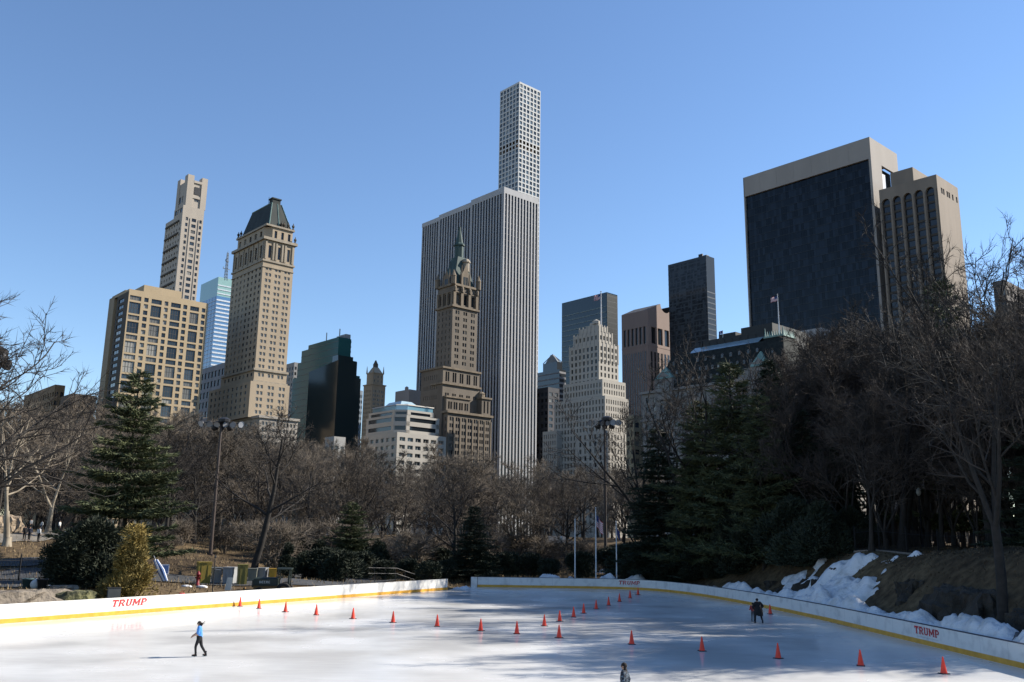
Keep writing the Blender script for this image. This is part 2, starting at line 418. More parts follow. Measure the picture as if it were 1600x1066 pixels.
# end return of the far boards at the gate, and the gate panel behind
r = empty('rink_gate', (RIM[0].x, RIM[0].y, 0)); tag(r, 'short grey white gate panel standing at the gap between the two runs of boards', 'gate')
mb = MB(); mb.box(-.75, .10, 0, -.06, .18, BH); mb.build('panel', M_board, r)
mb = MB(); mb.box(-.82, .08, 0, -.752, .2, BH + .04); mb.build('post', M_cap, r)
mb = MB(); mb.box(-.058, .18, 0, -.012, .26, BH + .02); mb.build('post', M_cap, r)
mb = MB(); mb.box(-1.9, 5.2, 0.05, 8.6, 5.3, 1.25)
r = tag(mb.build('back_panel', M_board), 'low white board panel standing behind the far boards by the gate', 'panel')
# ------------------------------------------------------------------ building kit: local x runs along the right-hand (west) face, local y along the left-hand (north) face
GRID_RZ = rad(42)
class Bld:
    def __init__(s, name, label, uc, vt, Y, uL, uR, zbase=4.0, rz=GRID_RZ, cat='building'):
        top = at(uc, vt, Y)
        s.root = empty(name, (top.x, top.y, zbase), rz); tag(s.root, label, cat)
        s.M = Matrix.Translation((top.x, top.y, zbase)) @ Matrix.Rotation(rz, 4, 'Z'); s.MI = s.M.inverted()
        s.h = top.z - zbase; s.zb = zbase
        s.b = s.W(uR, vt)[0]; s.a = s.N(uL, vt)[0]
    def _hit(s, u, v, axis, c):
        o = s.MI @ CAMP; d = s.MI.to_3x3() @ ray(u, v)
        t = (c - o[axis]) / d[axis]; return o + d * t
    def W(s, u, v, y=0.0): p = s._hit(u, v, 1, y); return p.x, p.z
    def N(s, u, v, x=0.0): p = s._hit(u, v, 0, x); return p.y, p.z
    def x(s, u, z, y=0.0):                     # local x on the west plane y at height z seen in column u
        lo, hi = -400.0, 400.0
        for _ in range(50):
            m = (lo + hi) / 2
            if proj(s.M @ Vector((m, y, z)))[0] < u: lo = m
            else: hi = m
        return lo
    def y(s, u, z, x=0.0):
        lo, hi = -400.0, 400.0
        for _ in range(50):
            m = (lo + hi) / 2
            if proj(s.M @ Vector((x, m, z)))[0] > u: lo = m
            else: hi = m
        return lo
    def z(s, v, x=0.0, y=0.0):                 # height at local (x, y) seen in row v
        lo, hi = -100.0, 900.0
        for _ in range(50):
            m = (lo + hi) / 2
            if proj(s.M @ Vector((x, y, m)))[1] > v: lo = m
            else: hi = m
        return lo
def P(fr, u, z, d):
    return (u, fr[1] + d, z) if fr[0] == 'W' else (fr[1] + d, u, z)
def cols(u0, u1, n, frac=.5, mg=0.0):
    w = (u1 - u0 - 2 * mg) / n
    return [(u0 + mg + w * (i + .5 - frac / 2), u0 + mg + w * (i + .5 + frac / 2)) for i in range(n)]
def pairs(u0, u1, n, w, gap, mg=0.0):
    s = (u1 - u0 - 2 * mg) / n; out = []
    for i in range(n):
        c = u0 + mg + s * (i + .5); out += [(c - gap / 2 - w, c - gap / 2), (c + gap / 2, c + gap / 2 + w)]
    return out
def rows(z0, z1, fh, wh, off=None):
    n = max(1, int((z1 - z0) / fh + .01)); off = (fh - wh) * .55 if off is None else off
    return [(z1 - (i + 1) * fh + off, z1 - (i + 1) * fh + off + wh) for i in range(n)]
def facade(mb, fr, u0, u1, z0, z1, wc, wr, depth, wl, m=0, skip=None, style=0):
    wc = sorted(w for w in wc if w[0] > u0 + .02 and w[1] < u1 - .02); wr = sorted(w for w in wr if w[0] > z0 + .02 and w[1] < z1 - .02)
    z = z0
    for (za, zb) in wr:
        if za > z: mb.quad(P(fr, u0, z, 0), P(fr, u1, z, 0), P(fr, u1, za, 0), P(fr, u0, za, 0), m)
        u = u0
        for (ua, ub) in wc:
            if skip and skip(ua, ub, za, zb):
                continue
            mb.quad(P(fr, u, za, 0), P(fr, ua, za, 0), P(fr, ua, zb, 0), P(fr, u, zb, 0), m)
            for a, b_ in (((ua, za), (ub, za)), ((ub, za), (ub, zb)), ((ub, zb), (ua, zb)), ((ua, zb), (ua, za))):
                mb.quad(P(fr, a[0], a[1], 0), P(fr, b_[0], b_[1], 0), P(fr, b_[0], b_[1], depth), P(fr, a[0], a[1], depth), m)
            wl.append((fr, ua, ub, za, zb, depth, style)); u = ub
        mb.quad(P(fr, u, za, 0), P(fr, u1, za, 0), P(fr, u1, zb, 0), P(fr, u, zb, 0), m)
        z = zb
    mb.quad(P(fr, u0, z, 0), P(fr, u1, z, 0), P(fr, u1, z1, 0), P(fr, u0, z1, 0), m)
def tier(mb, x0, y0, x1, y1, z0, z1, wl, W=None, N=None, depth=.35, m=0, roof=None, style=0):
    """one block of a building; W and N are (cols, rows) of windows"""
    if W: facade(mb, ('W', y0), x0, x1, z0, z1, W[0], W[1], depth, wl, m, style=style)
    else: mb.quad((x0, y0, z0), (x1, y0, z0), (x1, y0, z1), (x0, y0, z1), m)
    if N: facade(mb, ('N', x0), y0, y1, z0, z1, N[0], N[1], depth, wl, m, style=style)
    else: mb.quad((x0, y0, z0), (x0, y1, z0), (x0, y1, z1), (x0, y0, z1), m)
    mb.quad((x1, y0, z0), (x1, y1, z0), (x1, y1, z1), (x1, y0, z1), m)
    mb.quad((x0, y1, z0), (x1, y1, z0), (x1, y1, z1), (x0, y1, z1), m)
    mb.quad((x0, y0, z1), (x1, y0, z1), (x1, y1, z1), (x0, y1, z1), m if roof is None else roof)
WCACHE = {}
def win_mesh(w, h, st):
    """pane plus frame; st = (key, glass, frame, n vertical bars, n horizontal bars, bar width)"""
    key = (round(w, 1), round(h, 1), st[0])
    if key in WCACHE: return WCACHE[key]
    w, h = key[0], key[1]; mb = MB(); t = st[5]
    mb.quad((-w / 2, 0, 0), (w / 2, 0, 0), (w / 2, 0, h), (-w / 2, 0, h), 0)
    def bar(a, b, c, d):
        mb.quad((a, -.05, c), (b, -.05, c), (b, -.05, d), (a, -.05, d), 1)
        mb.quad((a, -.05, c), (a, 0, c), (a, 0, d), (a, -.05, d), 1); mb.quad((b, -.05, c), (b, 0, c), (b, 0, d), (b, -.05, d), 1)
    bar(-w / 2, -w / 2 + t, 0, h); bar(w / 2 - t, w / 2, 0, h)
    bar(-w / 2 + t, w / 2 - t, 0, t); bar(-w / 2 + t, w / 2 - t, h - t, h)
    for i in range(st[3]):
        x = -w / 2 + w * (i + 1) / (st[3] + 1); bar(x - t / 2, x + t / 2, t, h - t)
    for i in range(st[4]):
        z = h * (i + 1) / (st[4] + 1); bar(-w / 2 + t, w / 2 - t, z - t / 2, z + t / 2)
    WCACHE[key] = mb.mesh('window', [st[1], st[2]]); return WCACHE[key]
def put_windows(root, wl, styles, limit=300, g2=None):
    """windows as parts, each its own object; those past the limit joined into one part"""
    wl = sorted(wl, key=lambda q: -(q[2] - q[1]) * (q[4] - q[3]))
    for (fr, ua, ub, za, zb, d, st) in wl[:limit]:
        me = win_mesh(ub - ua, zb - za, styles[st])
        o = bpy.data.objects.new('window', me); COL.objects.link(o); o.parent = root
        o.location = P(fr, (ua + ub) / 2, za, d); o.rotation_euler = (0, 0, 0 if fr[0] == 'W' else rad(-90))
        o.scale = ((ub - ua) / round(ub - ua, 1), 1, (zb - za) / round(zb - za, 1))
    rest = wl[limit:]
    if rest:
        mb = MB()
        for (fr, ua, ub, za, zb, d, st) in rest:
            mb.quad(P(fr, ua, za, d), P(fr, ub, za, d), P(fr, ub, zb, d), P(fr, ua, zb, d), 0)
            if ub - ua > 1.0:
                c = (ua + ub) / 2
                mb.quad(P(fr, c - .06, za, d - .05), P(fr, c + .06, za, d - .05), P(fr, c + .06, zb, d - .05), P(fr, c - .06, zb, d - .05), 1)
            c = (za + zb) / 2
            mb.quad(P(fr, ua, c - .05, d - .04), P(fr, ub, c - .05, d - .04), P(fr, ub, c + .05, d - .04), P(fr, ua, c + .05, d - .04), 1)
        tag(mb.build('small_window', [g2 or styles[0][1], styles[0][2]], root), kind='stuff')
def ledge(mb, x0, y0, x1, y1, z, h=.6, o=.5, m=0):
    """cornice running round a block"""
    mb.box(x0 - o, y0 - o, z, x1 + o, y0 - .003, z + h, m); mb.box(x0 - o, y0 - .003, z, x0 - .003, y1 + o, z + h, m)
    mb.box(x0 - .003, y1 + .003, z, x1 + o, y1 + o, z + h, m); mb.box(x1 + .003, y0 - .003, z, x1 + o, y1 + .003, z + h, m)
def parapet(mb, x0, y0, x1, y1, z, h=.8, t=.4, m=0):
    mb.box(x0, y0, z, x1, y0 + t, z + h, m); mb.box(x0, y1 - t, z, x1, y1, z + h, m)
    mb.box(x0, y0 + t, z, x0 + t, y1 - t, z + h, m); mb.box(x1 - t, y0 + t, z, x1, y1 - t, z + h, m)
def roof_tank(root, x, y, z, r=2.2, h=3.5, m=None):
    mb = MB(); mb.lathe([(r, 0), (r, h), (r * .1, h + r * .5)], 14, (x, y, z + 1.5)); o = mb.build('water_tank', m or M_tankwood, root)
    mb = MB()
    for a in range(4):
        cx, cy = x + math.cos(a * math.pi / 2 + .7) * r * .8, y + math.sin(a * math.pi / 2 + .7) * r * .8
        mb.box(cx - .12, cy - .12, z, cx + .12, cy + .12, z + 1.5)
    mb.build('tank_leg', M_darkmetal, o)
def panes(root, fr, u0, u1, z0, z1, nu, nz, m, seed=1, tilt=.012):
    """curtain wall of single panes, each a hair out of true so that reflections break up"""
    rng = random.Random(seed); mb = MB(); du, dz = (u1 - u0) / nu, (z1 - z0) / nz
    for i in range(nu):
        for j in range(nz):
            a, b_ = u0 + du * i + .04, u0 + du * (i + 1) - .04; c, d = z0 + dz * j + .05, z0 + dz * (j + 1) - .05
            p, q = rng.gauss(0, tilt), rng.gauss(0, tilt)
            mb.quad(P(fr, a, c, -p - q), P(fr, b_, c, p - q), P(fr, b_, d, p + q), P(fr, a, d, -p + q))
    return tag(mb.build('glass_pane', m, root), kind='stuff')
M_tankwood = mat('weathered_tank', (.16, .13, .1), .9); M_darkmetal = mat('dark_metal', (.035, .035, .038), .5, metal=.3)
M_frame_dark = mat('dark_frame', (.06, .055, .05), .5); M_frame_white = mat('pale_frame', (.5, .48, .44), .5); M_frame_br = mat('bronze_frame', (.08, .06, .045), .5)
GL = glass('window_glass', blind=(.26, .245, .21), frac=.36)
GLs = glass('window_glass_far', blind=(.24, .23, .2), frac=.3, island=True)
GLd = glass('dark_glass', (.012, .016, .02))
ST = [('a', GL, M_frame_dark, 1, 0, .1), ('b', GL, M_frame_dark, 3, 0, .12), ('c', GL, M_frame_white, 0, 1, .1), ('d', GLd, M_frame_dark, 2, 0, .12), ('e', GL, M_frame_br, 1, 1, .1)]
M_roof = mat('tar_roof', (.08, .08, .085), .9)
# ------------------------------------------------------------------ the skyline, left to right
def stone(name, c, k=.82, sc=.16, st=(1, 1, .22)):
    c = tuple(x * .75 for x in c)
    return mat(name, c, .85, tuple(x * k for x in c), sc, stretch=st, detail=6)
M_tan = stone('tan_brick', (.5, .39, .25), .9); M_tan2 = stone('shaded_tan_brick', (.36, .29, .2), .86)  # second tone darkens the same brick for the shaded north wing
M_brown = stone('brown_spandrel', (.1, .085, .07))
M_lime = stone('pale_limestone', (.5, .44, .37), .9)
M_pierre = stone('cream_brick', (.46, .37, .265), .86); M_trim = stone('carved_limestone', (.42, .36, .28), .75, .5)
M_copper = mat('dark_green_copper', (.014, .02, .02), .75, (.023, .031, .03), .4, stretch=(1, 1, .2))
M_copperl = mat('pale_green_copper', (.2, .3, .27), .6, (.12, .2, .18), .5)

def apartment_block():
    B = Bld('apartment_tower', 'broad tan brick apartment tower with alternating wide and narrow window bays at far left', 202, 454.5, 372, 185, 327.5)
    h, b = B.h, B.b; a1 = B.a
    wl = []; mb = MB()
    # west face: four wide bays and four narrow ones
    fr = [(15, 145, 1), (180, 230, 0), (265, 385, 1), (418, 463, 0), (497, 615, 1), (645, 693, 0), (730, 840, 1), (875, 920, 0)]
    fh = 2.86; z0 = 0
    top = h - 1.7
    nf = int(top / fh)
    wide = [(p / 950 * b, q / 950 * b) for p, q, k in fr if k]; nar = [(p / 950 * b, q / 950 * b) for p, q, k in fr if not k]
    # bays are built column by column so that wide bays can join two floors
    edges = sorted(wide + nar); u = 0.0
    for (ua, ub) in edges:
        facade(mb, ('W', 0), u, ua, 0, h, [], [], .4, wl)
        is_w = (ua, ub) in wide; zs = []
        i = 0; ph = wide.index((ua, ub)) % 2 if is_w else 0
        while i < nf:
            zt = top - i * fh
            if is_w and (i % 3) == 1:
                zs.append((zt - 2 * fh + .75, zt, 5)); i += 2
            else:
                zs.append((zt - fh + (.85 if is_w else .95), zt, 1 if is_w else 0)); i += 1
        z = h
        for (za, zb, st) in zs:
            if za < 1: break
            mb.quad((ua, 0, zb), (ub, 0, zb), (ub, 0, z), (ua, 0, z))
            for p, q in (((ua, za), (ub, za)), ((ub, za), (ub, zb)), ((ub, zb), (ua, zb)), ((ua, zb), (ua, za))):
                mb.quad((p[0], 0, p[1]), (q[0], 0, q[1]), (q[0], .45, q[1]), (p[0], .45, p[1]))
            wl.append((('W', 0), ua, ub, za, zb, .45, st)); z = za
        mb.quad((ua, 0, 0), (ub, 0, 0), (ub, 0, z), (ua, 0, z)); u = ub
    facade(mb, ('W', 0), u, b, 0, h, [], [], .4, wl)
    # sides, roof
    mb.quad((b, 0, 0), (b, 18, 0), (b, 18, h), (b, 0, h)); mb.quad((0, 0, h), (b, 0, h), (b, 18, h), (0, 18, h), 1)
    mb.quad((0, 18, 0), (b, 18, 0), (b, 18, h), (0, 18, h))
    parapet(mb, 0, 0, b, 18, h, .9, .35)
    # penthouse along the roof
    px0 = B.x(224, h, 2.5); px1 = B.x(283, h, 2.5)
    tier(mb, px0, 2.5, px1, 14, h, h + 4.6, [], roof=1)
    mb.build('wall', [M_tan, M_roof], B.root)
    # dark recessed strip on the north end with a column of windows
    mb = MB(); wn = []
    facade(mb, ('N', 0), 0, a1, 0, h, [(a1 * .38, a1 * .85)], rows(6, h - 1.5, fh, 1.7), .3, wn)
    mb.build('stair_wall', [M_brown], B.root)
    # stepped wing behind it, reaching further north
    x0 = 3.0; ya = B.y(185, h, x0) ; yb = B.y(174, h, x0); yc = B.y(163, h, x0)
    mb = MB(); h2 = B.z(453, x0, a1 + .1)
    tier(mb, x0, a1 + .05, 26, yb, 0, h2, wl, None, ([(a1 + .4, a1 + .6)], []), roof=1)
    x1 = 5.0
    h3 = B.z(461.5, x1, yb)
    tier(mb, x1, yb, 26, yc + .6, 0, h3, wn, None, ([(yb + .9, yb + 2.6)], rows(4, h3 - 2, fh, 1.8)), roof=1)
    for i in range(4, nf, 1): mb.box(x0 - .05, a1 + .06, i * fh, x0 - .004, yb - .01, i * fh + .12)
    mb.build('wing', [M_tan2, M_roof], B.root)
    st = ST + [('f', GL, M_frame_dark, 3, 1, .16)]
    put_windows(B.root, wl + wn, st, 300)
apartment_block()

def limestone_tower():
    B = Bld('residential_tower', 'slender pale limestone tower with a notched crown rising behind the broad tan apartment tower', 295.2, 272, 560, 278, 326)
    h, b = B.h, B.b; mb = MB(); wl = []
    yN0 = B.y(278, h * .98); zA = B.z(321, 0, 0); zB = B.z(333, 0, 10); zC = B.z(346, 0, 20)
    y2 = B.y(275.5, zB - 1); y3 = B.y(262.5, zC - 1)
    f = 4.05
    # shaft below the crown: three columns of windows on the west side
    w3 = [(b * .10, b * .22), (b * .41, b * .63), (b * .80, b * .92)]
    W1 = [(b * .03, b * .21), (b * .41, b * .63), (b * .84, b * .98)]
    tier(mb, -1.6, 0, b - .6, y3, 0, zC, wl, ([(q[0] - .6, q[1] - .6) for q in w3], rows(20, zC - 1, f, 2.3)), (cols(0, y3, 6, .34, 1), rows(20, zC - 4, f, 1.8)))
    tier(mb, -1.6, 0, b - .6, y2, zC, zA, wl, ([(q[0] - .6, q[1] - .6) for q in w3], rows(zC, zA - 5, f, 2.3)), (cols(1, y2 - 1, 3, .8), rows(zC, zA - 1, f, 3.2)))
    # crown: recessed centre between corner piers
    p = b * .3; hc = h - 4.2
    tier(mb, 0, .6, b, yN0, zA, hc, wl, ([(b * .40, b * .62)], rows(zA + 2, hc - 10, f, 3.3)), (cols(1.2, yN0 - 1.2, 2, .8), rows(zA + 1, hc - 9, f * 1.4, 4.6)))
    for (xa, ya, xb, yb) in ((0, 0, p, 5), (b - p * .9, 0, b, 5), (0, yN0 - 4.5, 5, yN0 + .4), (b - 5, yN0 - 4.5, b, yN0 + .4)):
        mb.box(xa - .3, ya - .003, zA, xb + .003, yb, h)
    mb.box(p + .003, .2, hc - 11.5, b - p * .9 - .003, .598, hc - 9.8); mb.box(p + .003, -.1, hc - .8, b - p * .9 - .003, .598, hc + .9)
    for x in (b * .29, b * .72): mb.box(x - .25, -.32, 10, x + .25, -.004, zA - 8)
    mb.build('wall', M_lime, B.root)
    mb = MB(); mb.box(b * .38, .3, hc - 8.6, b * .66, .59, hc - 3.4); mb.build('crown_opening', M_darkmetal, B.root)
    mb = MB()
    for i in range(6):
        z = B.z(352 + i * 19, -1.6, y3 * .5); mb.box(-2.3, y3 * .15, z, -1.61, y3 * .95, z + 1.1)
    mb.build('balcony', M_brown, B.root)
    put_windows(B.root, wl, ST, 300)
limestone_tower()

def glass_tower_blue():
    B = Bld('office_tower', 'pale blue glass office tower with white floor bands and a lattice mast', 341.5, 432.5, 820, 315.5, 372)
    h, b, a = B.h, B.b, B.a
    Mb = glass('blue_curtain_glass', (.05, .13, .26), 2.3, .08); Mg = glass('green_crown_glass', (.22, .36, .33), 1.8, .2)
    Mw = mat('white_floor_band', (.55, .6, .66), .4)
    mb = MB(); zt = B.z(462, 0, 0)
    mb.quad((0, 0, 0), (b, 0, 0), (b, 0, zt), (0, 0, zt)); mb.quad((0, 0, 0), (0, a, 0), (0, a, zt), (0, 0, zt))
    mb.build('curtain_wall', Mb, B.root)
    mb = MB(); mb.box(0, 0, zt, b, a, h); mb.build('crown', Mg, B.root)
    mb = MB(); fh = 3.9; i = 0
    while 40 + i * fh < zt - 1:
        z = 40 + i * fh; mb.box(0, -.35, z, b, -.003, z + 1.5); mb.box(-.3, 0, z, -.003, a, z + .5); i += 1
    for k in range(3): mb.box(0, -.35, zt + 2 + k * 4, b, -.003, zt + 3 + k * 4)
    tag(mb.build('floor_band', Mw, B.root), kind='stuff')
    mb = MB(); n = 14
    for i in range(n): z = 40 + (zt - 40) * i / n
    for i in range(6):
        y = a * (i + .5) / 6; mb.box(-.34, y - .15, 40, -.304, y + .15, zt)
    tag(mb.build('mullion', mat('steel_blue_mullion', (.12, .2, .32), .4), B.root), kind='stuff')
    # lattice mast behind
    mb = MB(); q = B.MI @ at(352.5, 437, 826); zt2 = B.z(395, q.x, q.y); z0 = h - 2
    for sx in (-1, 1):
        for sy in (-1, 1): mb.tube([(q.x + sx * 1.2, q.y + sy * 1.2, z0), (q.x + sx * .5, q.y + sy * .5, zt2)], [.28, .22], 4)
    k = 9
    for i in range(k):
        za = z0 + (zt2 - z0) * i / k; zb = z0 + (zt2 - z0) * (i + 1) / k; r = 1.15 - .6 * i / k
        mb.tube([(q.x - r, q.y - r, za), (q.x + r, q.y - r, zb)], [.15, .15], 3); mb.tube([(q.x + r, q.y + r, za), (q.x - r, q.y + r, zb)], [.15, .15], 3)
        mb.box(q.x - r, q.y - r, za, q.x + r, q.y + r, za + .2)
    for z, r in ((B.z(421, q.x, q.y), 3.4), (B.z(409, q.x, q.y), 1.8)): mb.box(q.x - r, q.y - .3, z, q.x + r, q.y + .3, z + .5); mb.box(q.x - r, q.y - .3, z, q.x - r + .5, q.y + .3, z + 2.2)
    mb.tube([(q.x, q.y, zt2), (q.x, q.y, zt2 + 2)], [.2, .1], 4)
    mb.build('mast', mat('mast_steel', (.18, .2, .22), .5, metal=.5), B.root)
glass_tower_blue()

def grey_midrise():
    B = Bld('office_block', 'low grey midrise with square windows tucked between the tan apartment tower and green roofed hotel', 352, 569, 470, 316, 372)
    mb = MB(); wl = []; h, a, b = B.h, B.a, B.b
    tier(mb, 0, 0, b, a, 0, h, wl, (cols(0, b, 4, .6), rows(10, h - 1, 4.2, 2.4)), (cols(0, a, 7, .62), rows(10, h - 1.2, 5.4, 3.4)), roof=0)
    parapet(mb, 0, 0, b, a, h, 1.0, .5)
    mb.build('wall', stone('grey_panel', (.3, .3, .32)), B.root); put_windows(B.root, wl, [ST[3]] + ST[1:], 60)
grey_midrise()

def green_roof_hotel():
    B = Bld('hotel_tower', 'cream brick hotel tower with a steep dark green copper mansard roof', 412.6, 369, 400, 363.8, 466.3)
    h, a, b = B.h, B.a, B.b; wl = []; mb = MB(); tr = MB()
    z1 = B.z(408, 0, 0); z2 = B.z(577, 0, 0); z3 = B.z(594, 0, 0); zb_ = B.z(652, 0, 0)
    f = (z1 - z2) / 17.6
    i_ = 1.0                                         # the shaft stands in from the cornice line
    wc = pairs(i_ + .6, b - i_ - .6, 3, 1.25, .5)
    nc = cols(i_ + .5, a - i_ - .5, 8, .42)
    tier(mb, i_, i_, b - i_, a - i_, z2, z1, wl, (wc, rows(z2, z1 - 1.2, f, f * .52)), (nc, rows(z2, z1 - 1.2, f, f * .52)), depth=.3)
    # upper belt with tall windows between pilasters
    wu = cols(i_ + .6, b - i_ - .6, 3, .3)
    zu = z1 + (h - z1) * .22; zv = z1 + (h - z1) * .72
    tier(mb, i_, i_, b - i_, a - i_, z1, h - 1.0, wl, (wu, [(zu, zv), (z1 + 1.2, zu - 1.2)]), (cols(i_ + .5, a - i_ - .5, 6, .36), [(zu, zv), (z1 + 1.2, zu - 1.2)]), depth=.5)
    nP = 3
    for k in range(nP + 1):
        x = i_ + .9 + (b - 2 * i_ - 1.8) * k / nP
        for dx in ((-.75, .75) if 0 < k < nP else (0,)): tr.box(x + dx - .4, i_ - .4, z1 + 1.9, x + dx + .4, i_ - .003, h - 1.6)
    for k in range(7):
        y = i_ + .9 + (a - 2 * i_ - 1.8) * k / 6; tr.box(i_ - .4, y - .4, z1 + 1.9, i_ - .003, y + .4, h - 1.6)
    # attic storey, set back
    s = 2.3; xa, xb = s, b - s * .8; ya, yb = s, a - s * .6
    hA = B.z(352.5, xa, ya)
    ch = 3.0                                          # chamfered corner
    tier(mb, xa + ch, ya, xb, yb, h, hA, wl, (cols(xa + ch, xb, 3, .38), [(h + 1.2, hA - 1.6)]), None, depth=.5)
    tier(mb, xa, ya + ch, xb - 1, yb, h - .01, hA - .01, wl, None, (cols(ya + ch, yb, 5, .4), [(h + 1.2, hA - 1.6)]), depth=.5)
    mb.poly([(xa, ya + ch, h), (xa + ch, ya, h), (xa + ch, ya, hA), (xa, ya + ch, hA)])
    ledge(tr, i_, i_, b - i_, a - i_, h - 1.0, 1.3, 1.0); ledge(tr, i_, i_, b - i_, a - i_, z1 + .6, .9, .5); ledge(tr, i_, i_, b - i_, a - i_, z1 - 2.4 * .9, .4, .3)
    ledge(tr, xa, ya, xb, yb, hA, .9, .7)
    # lower belt and base block
    ledge(tr, i_, i_, b - i_, a - i_, z2 - .2, 1.0, .9); ledge(tr, i_ - .2, i_ - .2, b - i_ + .2, a - i_ + .2, z3 - .5, .8, .6)
    tier(mb, i_ - .3, i_ - .3, b - i_ + .3, a - i_ + 2, z3, z2 - .2, wl, (pairs(i_ + .6, b - i_ - .6, 3, 1.25, .5), rows(z3, z2 - .6, f, f * .55)), (nc, rows(z3, z2 - .6, f, f * .55)), depth=.3)
    tier(mb, -1.2, -.4, b + .6, a + 9, zb_, z3 - .5, wl, (pairs(.6, b - .6, 3, 1.3, .5), rows(zb_, z3 - 1.2, f, f * .55)), (cols(2, a + 8, 9, .4), rows(zb_, z3 - 1.2, f, f * .55)), depth=.3)
    zq = B.z(649, -8, -5); xq0 = B.x(406, zq, -7); xq1 = B.x(465.5, zq, -7)
    M_pale = stone('pale_base_stone', (.42, .38, .33), .88)
    m2 = MB(); w2 = []
    tier(m2, xq0, -7, xq1, a + 10, 0, zq, w2, (pairs(xq0 + .8, xq1 - .8, 5, 1.2, .4), rows(2, zq - 1.2, f, f * .55)), (cols(-6, a + 9, 10, .4), rows(2, zq - 1.2, f, f * .5)), depth=.3)
    ledge(m2, xq0, -7, xq1, a + 10, zq - .3, 1.1, .7)
    m2.build('base_block', M_pale, B.root)
    mb.build('wall', M_pierre, B.root); tag(tr.build('stone_trim', M_trim, B.root), kind='stuff')
    # urns along the cornices
    mu = MB()
    prof = [(.0, 0), (.5, 0), (.45, .5), (.2, .7), (.6, 1.5), (.5, 2.0), (.2, 2.2), (.15, 2.8), (0, 3.1)]
    for x, y, z in [(xb, ya, hA + .9), (xb - 2.6, ya, hA + .9), (xb + .9, ya - 1.2, h + .3), (xa, yb, hA + .9), (xa, yb - 3, hA + .9), (xb, yb, hA + .9), (xb - 4.6, ya + .5, hA + .9), (xb - 5.8, ya + .5, hA + .9)]:
        mu.lathe([(r * 1.25, q * 1.15) for r, q in prof], 6, (x, y, z))
    mu.build('urn', M_brown, B.root)
    # copper roof: steep sides, flat ridge running north
    rt = B.z(318.5, b * .45, a * .25); zr0 = hA + .9
    q0 = (xa + ch * .4, ya + .8); q1 = (xb - .6, yb - .5)
    cx = (xa + xb) / 2
    m3 = MB(); m3.frustum(q0[0], q0[1], q1[0], q1[1], zr0, cx - 2.6, ya + 5.4, cx + 2.6, yb - 4.6, rt, 0)
    m3.build('roof', M_copper, B.root)
    m4 = MB()                                         # pale ribs and dormer on the west hip
    for xl, xt in ((q0[0] + .1, cx - 2.5), (q1[0] - .1, cx + 2.5), (q0[0] + (q1[0] - q0[0]) * .45, cx + .3)):
        m4.tube([(xl, q0[1] - .05, zr0), (xt, ya + 5.3, rt)], [.28, .2], 4)
    m4.tube([(cx - 2.6, ya + 5.4, rt), (cx - 2.6, yb - 4.6, rt)], [.3, .3], 4)
    m4.build('roof_rib', M_copperl, B.root)
    m4 = MB(); m4.box(cx - 2.2, ya + 5.6, rt + .003, cx + 2.0, ya + 9, rt + 2.2); m4.box(cx - 2.6, ya + 5.2, rt + 2.2, cx + 2.4, ya + 9.4, rt + 2.8); m4.tube([(cx - 2.4, ya + 9.3, rt), (cx - 2.4, ya + 9.3, rt + 4)], [.12, .1], 4)
    m4.build('roof_lantern', M_copper, B.root)
    put_windows(B.root, wl + w2, [ST[0], ST[1], ST[2]], 300)
green_roof_hotel()

